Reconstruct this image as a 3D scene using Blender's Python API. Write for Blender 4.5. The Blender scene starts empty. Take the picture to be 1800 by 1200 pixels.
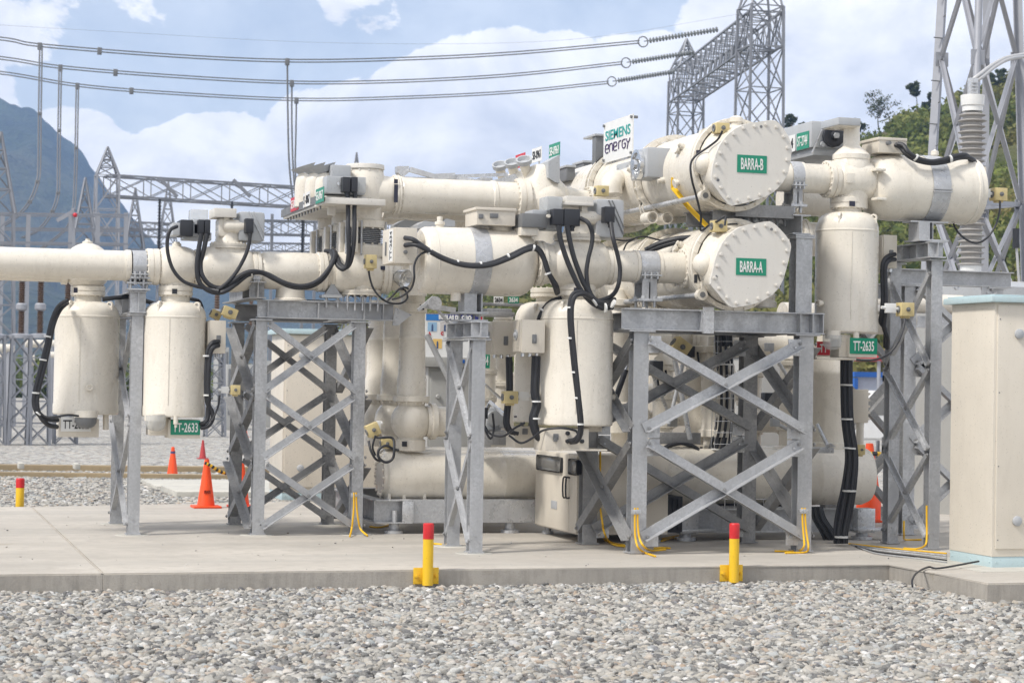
import bpy, bmesh, math, random
import numpy as np
from mathutils import Vector, Matrix, noise as mnoise

random.seed(7)
rng = np.random.default_rng(7)
S = bpy.context.scene
COL = S.collection

# ------------------------------------------------------------------ camera
FPX = 3600.0                                   # focal length in pixels of the 1800 px wide photograph (72 mm)
YAW, PIT, ROLL = math.atan(1100 / 3600.0), math.atan(70 / 3600.0), 0.0165
CAM = Vector((0.0, 0.0, 1.6))
_r0 = Vector((math.cos(YAW), -math.sin(YAW), 0.0))
FW = Vector((math.sin(YAW) * math.cos(PIT), math.cos(YAW) * math.cos(PIT), math.sin(PIT)))
_u0 = _r0.cross(FW)
RC = _r0 * math.cos(ROLL) + _u0 * math.sin(ROLL)
UC = _u0 * math.cos(ROLL) - _r0 * math.sin(ROLL)
cd = bpy.data.cameras.new('camera')
cam = bpy.data.objects.new('camera', cd)
COL.objects.link(cam)
m = Matrix((RC, UC, -FW)).transposed().to_4x4()
m.translation = CAM
cam.matrix_world = m
cd.sensor_width = 36.0
cd.lens = 72.0
cd.clip_end = 20000.0
cd.dof.use_dof = True
cd.dof.focus_distance = 19.0
cd.dof.aperture_fstop = 5.0
S.camera = cam

# ------------------------------------------------------------------ sky, sun, exposure
SUN_AZ, SUN_EL = math.radians(-110), math.radians(50)      # azimuth measured from +Y towards +X
w = bpy.data.worlds.new('World')
S.world = w
w.use_nodes = True
wn, wl = w.node_tree.nodes, w.node_tree.links
wn.clear()
def N(nt, typ, **kw):
    n = nt.nodes.new(typ)
    for k, v in kw.items():
        if k == 'inp':
            for a, b in v.items(): n.inputs[a].default_value = b
        else: setattr(n, k, v)
    return n
WT = w.node_tree
sky = N(WT, 'ShaderNodeTexSky', sky_type='NISHITA', sun_disc=False, sun_elevation=SUN_EL, sun_rotation=SUN_AZ, altitude=600.0,
        air_density=1.0, dust_density=3.0, ozone_density=1.0)
bg_sky = N(WT, 'ShaderNodeBackground', inp={'Strength': 0.135})
wl.new(sky.outputs[0], bg_sky.inputs['Color'])
tc = N(WT, 'ShaderNodeTexCoord')
# cumulus: a noise field over the direction, gathered into banks around a few bearings
mp = N(WT, 'ShaderNodeMapping'); mp.inputs['Scale'].default_value = (1.0, 1.0, 1.35)
wl.new(tc.outputs['Generated'], mp.inputs['Vector'])
nz = N(WT, 'ShaderNodeTexNoise', inp={'Scale': 11.0, 'Detail': 12.0, 'Roughness': 0.60, 'Distortion': 0.25})
wl.new(mp.outputs[0], nz.inputs['Vector'])
nbig = N(WT, 'ShaderNodeTexNoise', inp={'Scale': 2.3, 'Detail': 4.0, 'Roughness': 0.5})
wl.new(mp.outputs[0], nbig.inputs['Vector'])
def mth(op, a, b=None, c=None, clamp=False):
    n = N(WT, 'ShaderNodeMath', operation=op, use_clamp=clamp)
    for i, v in enumerate((a, b, c)):
        if v is None: continue
        if isinstance(v, (int, float)): n.inputs[i].default_value = v
        else: wl.new(v, n.inputs[i])
    return n.outputs[0]
def dirpx(px, py):
    return (FW + RC * ((px - 900) / FPX) - UC * ((py - 600) / FPX)).normalized()
BANKS = [  # bearing (as seen from the camera position), half width, how dense
    (640, 330, .075, 1.0), (470, 400, .06, 1.0), (790, 240, .060, 1.0), (800, 300, .08, 1.0), (960, 230, .075, 1.0), (1120, 240, .075, 1.0),
    (1330, 260, .09, 1.0), (1500, 80, .10, .95), (1700, 60, .10, .95), (1250, 420, .10, 1.0), (900, 450, .12, 1.0), (560, 480, .09, 1.0),
    (300, 330, .045, 1.0), (380, 300, .045, 1.0), (110, 300, .050, .9), (230, 330, .035, .8), (20, 20, .050, .75), (210, 48, .040, .60), (-250, 200, .10, .9), (2000, 200, .14, 1.0), (640, 14, .030, .42), (1420, 130, .075, 1.0)]
acc = None
for px, py, rad, k in BANKS:
    d = dirpx(px, py)
    vd = N(WT, 'ShaderNodeVectorMath', operation='DISTANCE')
    sc_ = N(WT, 'ShaderNodeVectorMath', operation='MULTIPLY'); sc_.inputs[1].default_value = (1, 1, 1.25)
    wl.new(tc.outputs['Generated'], sc_.inputs[0])
    wl.new(sc_.outputs[0], vd.inputs[0]); vd.inputs[1].default_value = (d.x, d.y, d.z * 1.25)
    mr = N(WT, 'ShaderNodeMapRange', inp={'From Min': rad * 0.45, 'From Max': rad * 1.15, 'To Min': k, 'To Max': 0.0})
    mr.interpolation_type = 'SMOOTHSTEP'
    wl.new(vd.outputs['Value'], mr.inputs['Value'])
    acc = mr.outputs[0] if acc is None else mth('MAXIMUM', acc, mr.outputs[0])
# away from the view the sky is a broken deck
away = N(WT, 'ShaderNodeVectorMath', operation='DOT_PRODUCT'); away.inputs[1].default_value = tuple(FW)
wl.new(tc.outputs['Generated'], away.inputs[0])
aw = N(WT, 'ShaderNodeMapRange', inp={'From Min': 0.93, 'From Max': 0.75, 'To Min': 0.0, 'To Max': 0.52})
wl.new(away.outputs['Value'], aw.inputs['Value'])
acc = mth('MAXIMUM', acc, aw.outputs[0])
nsum = mth('ADD', mth('MULTIPLY', nz.outputs[0], 0.75), mth('MULTIPLY', nbig.outputs[0], 0.25))
dens = mth('ADD', mth('MULTIPLY', acc, 1.12), mth('MULTIPLY', mth('SUBTRACT', nsum, 0.5), 2.8))
cm = N(WT, 'ShaderNodeMapRange', inp={'From Min': 0.45, 'From Max': 0.57, 'To Min': 0.0, 'To Max': 1.0}); cm.interpolation_type = 'SMOOTHSTEP'
wl.new(dens, cm.inputs['Value'])
# lit tops and greyer hollows come from a second look at the noise a little towards the sun
mp2 = N(WT, 'ShaderNodeMapping'); mp2.inputs['Scale'].default_value = (1.0, 1.0, 1.35); mp2.inputs['Location'].default_value = (-0.012, 0.0, 0.02)
wl.new(tc.outputs['Generated'], mp2.inputs['Vector'])
nz2 = N(WT, 'ShaderNodeTexNoise', inp={'Scale': 11.0, 'Detail': 8.0, 'Roughness': 0.56, 'Distortion': 0.25})
wl.new(mp2.outputs[0], nz2.inputs['Vector'])
relief = mth('ADD', mth('MULTIPLY', mth('SUBTRACT', nz.outputs[0], nz2.outputs[0]), 3.6), 0.60, clamp=True)
cr = N(WT, 'ShaderNodeMix', data_type='RGBA')
cr.inputs['A'].default_value = (0.62, 0.63, 0.665, 1); cr.inputs['B'].default_value = (1.0, 0.975, 0.945, 1)
wl.new(relief, cr.inputs['Factor'])
bg_cl = N(WT, 'ShaderNodeBackground', inp={'Strength': 1.22})
wl.new(cr.outputs['Result'], bg_cl.inputs['Color'])
mxs = N(WT, 'ShaderNodeMixShader')
wl.new(mth('MAXIMUM', cm.outputs[0], 0.43), mxs.inputs[0]); wl.new(bg_sky.outputs[0], mxs.inputs[1]); wl.new(bg_cl.outputs[0], mxs.inputs[2])
wo = N(WT, 'ShaderNodeOutputWorld')
wl.new(mxs.outputs[0], wo.inputs['Surface'])

sd = bpy.data.lights.new('sun', 'SUN')
sd.energy = 2.9
sd.angle = math.radians(8)
sd.color = (1.0, 0.955, 0.89)
sun = bpy.data.objects.new('sun', sd)
COL.objects.link(sun)
sdir = Vector((math.sin(SUN_AZ) * math.cos(SUN_EL), math.cos(SUN_AZ) * math.cos(SUN_EL), math.sin(SUN_EL)))
sun.rotation_euler = sdir.to_track_quat('Z', 'Y').to_euler()

S.view_settings.view_transform = 'Standard'
S.view_settings.look = 'None'
S.view_settings.exposure = 0.42
S.view_settings.gamma = 1.0
S.cycles.use_denoising = True
S.cycles.max_bounces = 8
S.cycles.transparent_max_bounces = 12

# ------------------------------------------------------------------ measuring helpers: bearings to points of the station grid (X along the slab, Y into the yard)
def ray(px, py): return FW + RC * ((px - 900) / FPX) - UC * ((py - 600) / FPX)
def K(px, py, Y):
    d = ray(px, py); return CAM + d * (Y / d.y)
def G(px, py, z=0.0):
    d = ray(px, py); return CAM + d * ((z - CAM.z) / d.z)
def xat(px, Y, z):
    k = (px - 900) / FPX
    v = RC - FW * k
    return -(Y * v.y + (z - CAM.z) * v.z) / v.x
def zat(py, X, Y):
    k = -(py - 600) / FPX
    v = UC - FW * k
    return CAM.z - (X * v.x + Y * v.y) / v.z
def yat(px, X, z):
    k = (px - 900) / FPX
    v = RC - FW * k
    return -(X * v.x + (z - CAM.z) * v.z) / v.y
def ppm(p): return FPX / ((Vector(p) - CAM).dot(FW))

# ------------------------------------------------------------------ mesh builder
AX = {'x': (Vector((1, 0, 0)), Vector((0, 1, 0)), Vector((0, 0, 1))),
      'y': (Vector((0, 1, 0)), Vector((1, 0, 0)), Vector((0, 0, 1))),
      'z': (Vector((0, 0, 1)), Vector((1, 0, 0)), Vector((0, 1, 0)))}
def frame(axis):
    if isinstance(axis, str): return AX[axis]
    a = Vector(axis).normalized()
    h = Vector((0, 0, 1)) if abs(a.z) < 0.9 else Vector((1, 0, 0))
    u = a.cross(h).normalized()
    return a, u, a.cross(u).normalized()
def prof_rect(w_, h_): return [(-w_ / 2, -h_ / 2), (w_ / 2, -h_ / 2), (w_ / 2, h_ / 2), (-w_ / 2, h_ / 2)]
def prof_H(w_, h_, tf=.012, tw=.009):
    a, b, t = w_ / 2, h_ / 2, tw / 2
    return [(-a, -b), (a, -b), (a, -b + tf), (t, -b + tf), (t, b - tf), (a, b - tf), (a, b), (-a, b), (-a, b - tf), (-t, b - tf), (-t, -b + tf), (-a, -b + tf)]
def prof_L(a, t=.008): return [(0, 0), (a, 0), (a, t), (t, t), (t, a), (0, a)]
def prof_U(w_, h_, t=.008): return [(-w_/2, -h_/2), (w_/2, -h_/2), (w_/2, -h_/2 + t), (-w_/2 + t, -h_/2 + t), (-w_/2 + t, h_/2 - t), (w_/2, h_/2 - t), (w_/2, h_/2), (-w_/2, h_/2)]
def catmull(pts, n=8):
    pts = [Vector(p) for p in pts]
    if len(pts) < 3: return pts
    P = [pts[0] * 2 - pts[1]] + pts + [pts[-1] * 2 - pts[-2]]
    out = []
    for i in range(1, len(P) - 2):
        a, b, c, d = P[i - 1], P[i], P[i + 1], P[i + 2]
        for k in range(n):
            t = k / n
            out.append(0.5 * ((2 * b) + (c - a) * t + (2 * a - 5 * b + 4 * c - d) * t * t + (3 * b - a - 3 * c + d) * t ** 3))
    out.append(pts[-1])
    return out
class MB:
    def __init__(s): s.bm = bmesh.new()
    def box(s, a, b, bev=0.0, rot=None):
        a, b = Vector(a), Vector(b)
        lo = Vector(map(min, a, b)); hi = Vector(map(max, a, b)); c = (lo + hi) / 2
        v = []
        for z in (lo.z, hi.z):
            for x, y in ((lo.x, lo.y), (hi.x, lo.y), (hi.x, hi.y), (lo.x, hi.y)):
                p = Vector((x, y, z))
                if rot is not None: p = c + rot @ (p - c)
                v.append(s.bm.verts.new(p))
        f = [s.bm.faces.new([v[i] for i in q]) for q in ((3, 2, 1, 0), (4, 5, 6, 7), (0, 1, 5, 4), (1, 2, 6, 5), (2, 3, 7, 6), (3, 0, 4, 7))]
        if bev > 0:
            es = {e for q in f for e in q.edges}
            bmesh.ops.bevel(s.bm, geom=list(es), offset=bev, segments=2, affect='EDGES', profile=0.6)
        return s
    def cbox(s, c, size, bev=0.0, rot=None):
        c, h = Vector(c), Vector(size) / 2
        return s.box(c - h, c + h, bev, rot)
    def lathe(s, c, axis, prof, seg=40, cap=True, a0=0.0, a1=2 * math.pi):
        a, u, v = frame(axis); c = Vector(c); rings = []
        full = abs(a1 - a0 - 2 * math.pi) < 1e-6
        for t, r in prof:
            o = c + a * t
            if r < 1e-5: rings.append([s.bm.verts.new(o)]); continue
            n = seg if full else seg + 1
            rings.append([s.bm.verts.new(o + (u * math.cos(a0 + (a1 - a0) * i / seg) + v * math.sin(a0 + (a1 - a0) * i / seg)) * r) for i in range(n)])
        for A, B in zip(rings, rings[1:]):
            n = max(len(A), len(B))
            for i in range(n if full else n - 1):
                j = (i + 1) % n
                q = [A[i % len(A)], A[j % len(A)], B[j % len(B)], B[i % len(B)]]
                q = list(dict.fromkeys(q))
                if len(q) >= 3:
                    try: s.bm.faces.new(q)
                    except ValueError: pass
        if cap and full:
            for R in (rings[0], rings[-1]):
                if len(R) > 2: s.bm.faces.new(R)
        return s
    def cyl(s, p0, p1, r, seg=20, r1=None):
        p0, p1 = Vector(p0), Vector(p1)
        return s.lathe(p0, p1 - p0, [(0, r), ((p1 - p0).length, r if r1 is None else r1)], seg)
    def ball(s, c, r, seg=32, sz=1.0, axis='z'):
        n = 14
        return s.lathe(c, axis, [(-r * sz * math.cos(math.pi * i / n), r * math.sin(math.pi * i / n)) for i in range(n + 1)], seg)
    def bar(s, p0, p1, prof, up=(0, 0, 1), ang=0.0):
        p0, p1 = Vector(p0), Vector(p1); a = (p1 - p0).normalized(); up = Vector(up)
        if abs(a.dot(up)) > 0.98: up = Vector((0, 1, 0))
        u = up.cross(a).normalized(); v = a.cross(u).normalized()
        ca, sa = math.cos(ang), math.sin(ang)
        R = []
        for o in (p0, p1):
            R.append([s.bm.verts.new(o + u * (x * ca - y * sa) + v * (x * sa + y * ca)) for x, y in prof])
        n = len(prof)
        for i in range(n):
            j = (i + 1) % n
            s.bm.faces.new([R[0][i], R[0][j], R[1][j], R[1][i]])
        s.bm.faces.new(R[0]); s.bm.faces.new(R[1])
        return s
    def tube(s, pts, r, seg=10, smooth=8):
        P = catmull(pts, smooth); rings = []
        up = Vector((0, 0, 1)); t0 = (P[1] - P[0]).normalized()
        u = t0.cross(up)
        if u.length < .05: u = t0.cross(Vector((1, 0, 0)))
        u.normalize()
        for i, p in enumerate(P):
            t = (P[min(i + 1, len(P) - 1)] - P[max(i - 1, 0)]).normalized()
            u = (u - t * u.dot(t)).normalized(); v = t.cross(u)
            rr = r(i / (len(P) - 1)) if callable(r) else r
            rings.append([s.bm.verts.new(p + (u * math.cos(2 * math.pi * k / seg) + v * math.sin(2 * math.pi * k / seg)) * rr) for k in range(seg)])
        for A, B in zip(rings, rings[1:]):
            for k in range(seg):
                s.bm.faces.new([A[k], A[(k + 1) % seg], B[(k + 1) % seg], B[k]])
        s.bm.faces.new(rings[0]); s.bm.faces.new(rings[-1])
        return s
    def bolts(s, c, axis, R, n, r=.012, h=.012, a0=0.0, seg=6):
        a, u, v = frame(axis); c = Vector(c)
        for i in range(n):
            t = a0 + 2 * math.pi * i / n
            o = c + (u * math.cos(t) + v * math.sin(t)) * R
            s.lathe(o, a, [(0, r), (h, r)], seg)
        return s
    def poly(s, pts, thick, nrm):
        nrm = Vector(nrm); A = [s.bm.verts.new(Vector(p)) for p in pts]; B = [s.bm.verts.new(Vector(p) + nrm * thick) for p in pts]
        n = len(pts)
        s.bm.faces.new(A); s.bm.faces.new(B)
        for i in range(n): s.bm.faces.new([A[i], A[(i + 1) % n], B[(i + 1) % n], B[i]])
        return s
    def build(s, name, mat, parent=None, sharp=0.6, smooth=True, origin=None):
        bm = s.bm
        bmesh.ops.recalc_face_normals(bm, faces=bm.faces)
        off = Vector((0, 0, 0))
        q = parent
        while q is not None: off += q.location; q = q.parent
        o_loc = Vector((0, 0, 0))
        if parent is None and origin is not None: o_loc = Vector(origin); off = o_loc
        for v in bm.verts: v.co -= off
        if smooth:
            for f in bm.faces: f.smooth = True
            for e in bm.edges:
                if len(e.link_faces) == 2 and e.calc_face_angle(0) > sharp: e.smooth = False
        me = bpy.data.meshes.new(name)
        bm.to_mesh(me); bm.free()
        o = bpy.data.objects.new(name, me)
        COL.objects.link(o)
        if mat is not None: me.materials.append(mat)
        o.parent = parent; o.location = o_loc
        return o
def tag(o, label=None, cat=None, group=None, kind=None):
    if label: o['label'] = label
    if cat: o['category'] = cat
    if group: o['group'] = group
    if kind: o['kind'] = kind
    return o
def thing(name, label, cat, loc=(0, 0, 0), group=None):
    o = bpy.data.objects.new(name, None); COL.objects.link(o); o.location = loc
    o.empty_display_size = 0.1
    return tag(o, label, cat, group)
def dup(root, loc=None, label=None, group=None):
    def cp(o, par):
        c = o.copy(); COL.objects.link(c); c.parent = par
        for ch in list(o.children): cp(ch, c)
        return c
    r = cp(root, None)
    if loc is not None: r.location = loc
    if label: r['label'] = label
    if group: r['group'] = group
    return r
def text_mesh(name, body, mat, parent, c, size, right=(1, 0, 0), up=(0, 0, 1), sx=0.85, bold=0.0, thick=0.0015, width=None, shear=0.0):
    """flat lettering centred at c, cap height about 0.7*size, fitted to width when given"""
    cu = bpy.data.curves.new('t', 'FONT'); cu.body = body; cu.size = size; cu.align_x = 'CENTER'; cu.align_y = 'CENTER'
    cu.extrude = thick; cu.offset = bold; cu.resolution_u = 3; cu.shear = shear
    to = bpy.data.objects.new('t', cu); COL.objects.link(to)
    dg = bpy.context.evaluated_depsgraph_get()
    me = bpy.data.meshes.new_from_object(to.evaluated_get(dg))
    bpy.data.objects.remove(to); bpy.data.curves.remove(cu)
    xs = [v.co.x for v in me.vertices]; ys = [v.co.y for v in me.vertices]
    wx = (max(xs) - min(xs)) or 1; cx = (max(xs) + min(xs)) / 2; cy = (max(ys) + min(ys)) / 2
    k = (width / wx) if width else sx
    R, U = Vector(right).normalized(), Vector(up).normalized(); Nn = R.cross(U)
    off = Vector((0, 0, 0)); q = parent
    while q is not None: off += q.location; q = q.parent
    for v in me.vertices:
        v.co = Vector(c) + R * ((v.co.x - cx) * k) + U * (v.co.y - cy) + Nn * v.co.z - off
    me.name = name; me.materials.clear(); me.materials.append(mat)
    o = bpy.data.objects.new(name, me); COL.objects.link(o); o.parent = parent
    return o

# ------------------------------------------------------------------ materials
MATS = {}
def base(name, rough=.5, metal=0.0, spec=.5):
    mt = bpy.data.materials.new(name); mt.use_nodes = True
    nt = mt.node_tree; b = nt.nodes['Principled BSDF']
    b.inputs['Roughness'].default_value = rough; b.inputs['Metallic'].default_value = metal
    b.inputs['Specular IOR Level'].default_value = spec
    MATS[name] = mt
    return mt, nt, b
def mixcol(nt, fac, a, b, typ='MIX'):
    mx = N(nt, 'ShaderNodeMix', data_type='RGBA', blend_type=typ)
    for k, v in (('A', a), ('B', b)):
        if isinstance(v, tuple): mx.inputs[k].default_value = (*v, 1) if len(v) == 3 else v
        else: nt.links.new(v, mx.inputs[k])
    if isinstance(fac, (int, float)): mx.inputs['Factor'].default_value = fac
    else: nt.links.new(fac, mx.inputs['Factor'])
    return mx.outputs['Result']
def noise_fac(nt, scale, lo=.4, hi=.6, detail=5, coord='Object', stretch=None, rough=.55):
    t = N(nt, 'ShaderNodeTexCoord'); src = t.outputs[coord]
    if stretch:
        mpn = N(nt, 'ShaderNodeMapping'); mpn.inputs['Scale'].default_value = stretch
        nt.links.new(src, mpn.inputs['Vector']); src = mpn.outputs[0]
    n = N(nt, 'ShaderNodeTexNoise', inp={'Scale': scale, 'Detail': detail, 'Roughness': rough})
    nt.links.new(src, n.inputs['Vector'])
    mr = N(nt, 'ShaderNodeMapRange', inp={'From Min': lo, 'From Max': hi})
    nt.links.new(n.outputs[0], mr.inputs['Value'])
    return mr.outputs[0]
def bump(nt, b, fac, strength=.2, dist=.002):
    bp = N(nt, 'ShaderNodeBump', inp={'Strength': strength, 'Distance': dist})
    nt.links.new(fac, bp.inputs['Height']); nt.links.new(bp.outputs[0], b.inputs['Normal'])
def paint(name, col, rough=.42, var=.10, dirt=(.30, .25, .18), dirt_amt=.18, scale=2.2, bump_s=.04):
    mt, nt, b = base(name, rough)
    dk = tuple(c * (1 - var) for c in col)
    c1 = mixcol(nt, noise_fac(nt, scale, .35, .65), col, dk)
    f2 = noise_fac(nt, 11.0, .50, .78, 8, stretch=(1, 1, .22), rough=.65)
    mm = N(nt, 'ShaderNodeMath', operation='MULTIPLY'); mm.inputs[1].default_value = dirt_amt * 1.5
    nt.links.new(f2, mm.inputs[0])
    c1 = mixcol(nt, noise_fac(nt, 70.0, .66, .72, 2), c1, tuple(c * .6 for c in col))
    nt.links.new(mixcol(nt, mm.outputs[0], c1, dirt), b.inputs['Base Color'])
    rr = N(nt, 'ShaderNodeMapRange', inp={'To Min': rough - .06, 'To Max': rough + .12})
    nt.links.new(noise_fac(nt, 6.0), rr.inputs['Value']); nt.links.new(rr.outputs[0], b.inputs['Roughness'])
    if bump_s: bump(nt, b, noise_fac(nt, 60.0, .3, .7, 3), bump_s, .002)
    return mt
def galv(name, col=(.48, .488, .50), metal=.35, rough=.42):
    mt, nt, b = base(name, rough, metal)
    t = N(nt, 'ShaderNodeTexCoord')
    vo = N(nt, 'ShaderNodeTexVoronoi', inp={'Scale': 55.0}); nt.links.new(t.outputs['Object'], vo.inputs['Vector'])
    sp = N(nt, 'ShaderNodeSeparateColor'); nt.links.new(vo.outputs['Color'], sp.inputs[0])
    lt = tuple(min(1, c * 1.16) for c in col); dk = tuple(c * .84 for c in col)
    c1 = mixcol(nt, sp.outputs[0], dk, lt)
    c2 = mixcol(nt, noise_fac(nt, 3.5, .38, .70, 7, stretch=(1, 1, .3)), c1, tuple(c * .74 for c in col))
    c2 = mixcol(nt, noise_fac(nt, 26.0, .60, .80, 6, stretch=(1, 1, .15)), c2, tuple(c * .62 for c in col))
    c3 = mixcol(nt, noise_fac(nt, 5.0, .58, .80, 8, rough=.7), c2, tuple(min(1, c * 1.32) for c in col))
    oi = N(nt, 'ShaderNodeObjectInfo'); vr = N(nt, 'ShaderNodeMapRange', inp={'To Min': .0, 'To Max': .45}); nt.links.new(oi.outputs['Random'], vr.inputs['Value'])
    c3 = mixcol(nt, vr.outputs[0], c3, tuple(c * .70 for c in col))
    nt.links.new(c3, b.inputs['Base Color'])
    rr = N(nt, 'ShaderNodeMapRange', inp={'To Min': rough - .1, 'To Max': rough + .2})
    nt.links.new(noise_fac(nt, 12.0), rr.inputs['Value']); nt.links.new(rr.outputs[0], b.inputs['Roughness'])
    return mt
def flat(name, col, rough=.5, metal=0.0, var=.08, spec=.5):
    mt, nt, b = base(name, rough, metal, spec)
    nt.links.new(mixcol(nt, noise_fac(nt, 8.0, .3, .7), col, tuple(c * (1 - var) for c in col)), b.inputs['Base Color'])
    return mt
CREAM = paint('cream enamel', (.71, .665, .58), .27, .06, dirt_amt=.18)
CREAM_B = paint('cream cabinet', (.63, .58, .495), .45, .05, dirt_amt=.08)
FACE = paint('pale grey cream plate', (.64, .615, .565), .5, .05, dirt_amt=.08)
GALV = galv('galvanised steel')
GALV_D = galv('dark galvanised steel', (.33, .33, .33), .3, .5)  # darker, rougher copy, mostly for rear posts, inner braces and bolts
GALV_L = galv('bright galvanised band', (.56, .57, .585), .45, .36)
GREYBOX = paint('grey drive housing', (.40, .415, .43), .45, .06, dirt_amt=.1)
GREY_D = paint('dark grey housing', (.16, .165, .17), .5, .08, dirt_amt=.05)
BLACK = flat('black plastic', (.022, .024, .030), .42)
CABLE = flat('black cable sheath', (.020, .021, .025), .5)
NAVY = flat('navy sticker', (.02, .022, .045), .5)
TIE = flat('white cable tie', (.7, .7, .68), .5)
BRASS = paint('beige brass box', (.60, .49, .24), .45, .10, dirt_amt=.15, scale=6)
GREEN = flat('green sign enamel', (.004, .235, .135), .35)
RED = flat('red sign enamel', (.55, .018, .03), .4)
WHITE = flat('white sign', (.74, .74, .72), .4)
SIGNB = flat('black lettering', (.015, .015, .018), .5)
YELLOW = paint('safety yellow', (.80, .50, .018), .42, .08, dirt_amt=.12, scale=5)
REDP = paint('safety red', (.60, .015, .018), .38, .15, dirt_amt=.2, scale=8)
ORANGE = paint('cone orange', (.90, .085, .012), .5, .08, dirt_amt=.15)
CYEL = flat('yellow earth cable', (.80, .47, .012), .5)
LBLUE = paint('pale blue trim', (.44, .56, .585), .45, .06, dirt_amt=.12)
CHROME = flat('bright steel', (.62, .63, .64), .22, .9)
PORC = paint('grey silicone sheds', (.36, .345, .325), .45, .06, dirt_amt=.1)
BROWN = paint('brown porcelain', (.13, .085, .06), .3, .1, dirt_amt=.05)
BLUE = flat('blue board', (.012, .11, .42), .5)
GREYCAB = paint('grey cubicle', (.36, .36, .345), .5, .05, dirt_amt=.1)
STEELFAR = flat('lattice steel', (.23, .24, .265), .55, .2)
STEELFAR_L = flat('light lattice steel', (.33, .34, .37), .5, .2)
WIRE = flat('aluminium conductor', (.16, .165, .175), .5, .3)
WIRE_L = flat('bright conductor', (.5, .5, .5), .45, .3)
GLASSI = flat('grey glass discs', (.20, .215, .22), .25)
def glass(name, col, rough=.1, alpha=.4):
    mt, nt, b = base(name, rough); b.inputs['Base Color'].default_value = (*col, 1); b.inputs['Alpha'].default_value = alpha
    return mt
CLEAR = glass('clear polycarbonate cover', (.62, .63, .62), .12, .45)
WIN = flat('dark viewing window', (.17, .168, .16), .15)
# concrete
def concrete(name, col, seam=False):
    mt, nt, b = base(name, .85)
    c1 = mixcol(nt, noise_fac(nt, 1.1, .32, .68, 7, stretch=(.35, 1, 1)), col, tuple(c * .80 for c in col))
    c1 = mixcol(nt, noise_fac(nt, 1.6, .48, .62, 3, stretch=(.10, 1, 1)), c1, (col[0] * .78, col[1] * .79, col[2] * .80))
    c2 = mixcol(nt, noise_fac(nt, 7.0, .5, .75, 8), c1, tuple(c * .72 for c in col))
    c3 = mixcol(nt, noise_fac(nt, 90.0, .56, .72, 3), c2, tuple(c * .66 for c in col))
    c3 = mixcol(nt, noise_fac(nt, .45, .50, .66, 9, rough=.68), c3, tuple(c * .70 for c in col))
    c3 = mixcol(nt, noise_fac(nt, 2.2, .62, .70, 9, stretch=(.3, 1, 1), rough=.7), c3, (col[0] * .62, col[1] * .58, col[2] * .50))
    c3 = mixcol(nt, noise_fac(nt, 9.0, .46, .74, 8, stretch=(1, 1, .16), rough=.7), c3, tuple(c * .58 for c in col)) if seam else c3
    nt.links.new(c3, b.inputs['Base Color'])
    bump(nt, b, noise_fac(nt, 45.0, .3, .7, 6), .3, .004)
    return mt
CONC = concrete('concrete slab', (.50, .462, .405))
CONC_E = concrete('concrete kerb face', (.42, .39, .345), True)
CONC_T = concrete('tan trench kerb', (.36, .28, .17))
CONC_P = concrete('pale concrete cover', (.55, .53, .47))

# ================================================================== GROUND AND SLAB
GZ = -0.17
def gravel_mat(name, scale, per_instance=False):
    mt, nt, b = base(name, .9)
    cr_ = N(nt, 'ShaderNodeValToRGB')
    e = cr_.color_ramp.elements
    stops = [(0, (.085, .085, .09)), (.12, (.15, .148, .14)), (.26, (.25, .243, .225)), (.40, (.36, .345, .31)), (.56, (.45, .43, .39)), (.66, (.36, .32, .26)),
             (.75, (.32, .345, .35)), (.83, (.56, .545, .51)), (.90, (.34, .26, .19)), (.95, (.15, .155, .17)), (1, (.68, .665, .64))]
    e[0].position, e[0].color = stops[0][0], (*stops[0][1], 1)
    e[1].position, e[1].color = 1.0, (*stops[-1][1], 1)
    for p, c in stops[1:-1]:
        q = e.new(p); q.color = (*c, 1)
    if per_instance:
        oi = N(nt, 'ShaderNodeObjectInfo'); nt.links.new(oi.outputs['Random'], cr_.inputs[0])
        cc = mixcol(nt, noise_fac(nt, 3.0, .45, .95, 4), cr_.outputs[0], (.32, .31, .29))
        nt.links.new(cc, b.inputs['Base Color'])
        bump(nt, b, noise_fac(nt, 7.0), .3, .1)
    else:
        t = N(nt, 'ShaderNodeTexCoord'); vo = N(nt, 'ShaderNodeTexVoronoi', inp={'Scale': scale})
        nt.links.new(t.outputs['Object'], vo.inputs['Vector'])
        sp = N(nt, 'ShaderNodeSeparateColor'); nt.links.new(vo.outputs['Color'], sp.inputs[0])
        nt.links.new(sp.outputs[0], cr_.inputs[0])
        c2 = mixcol(nt, noise_fac(nt, .35, .45, .95, 5), cr_.outputs[0], (.30, .29, .265))
        gap = N(nt, 'ShaderNodeMapRange', inp={'From Min': .3, 'From Max': .62, 'To Min': 0, 'To Max': .55})
        nt.links.new(vo.outputs['Distance'], gap.inputs['Value'])
        nt.links.new(c2, b.inputs['Base Color'])
        inv = N(nt, 'ShaderNodeMath', operation='SUBTRACT'); inv.inputs[0].default_value = 1; nt.links.new(vo.outputs['Distance'], inv.inputs[1])
        bump(nt, b, inv.outputs[0], .9, .03)
    return mt
GRAVEL = gravel_mat('gravel bed', 12.0)
PEBBLE = gravel_mat('river pebbles', 1.0, True)
mb = MB()
gx = [-2590, -60, -10, 30, 120, 2890]; gy = [-390, -20, 8, 40, 140, 2070]
gv = [[mb.bm.verts.new((x, y, GZ)) for x in gx] for y in gy]
for j in range(5):
    for i in range(5): mb.bm.faces.new([gv[j][i], gv[j][i + 1], gv[j + 1][i + 1], gv[j + 1][i]])
tag(mb.build('ground', GRAVEL, smooth=False), kind='structure')

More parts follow.
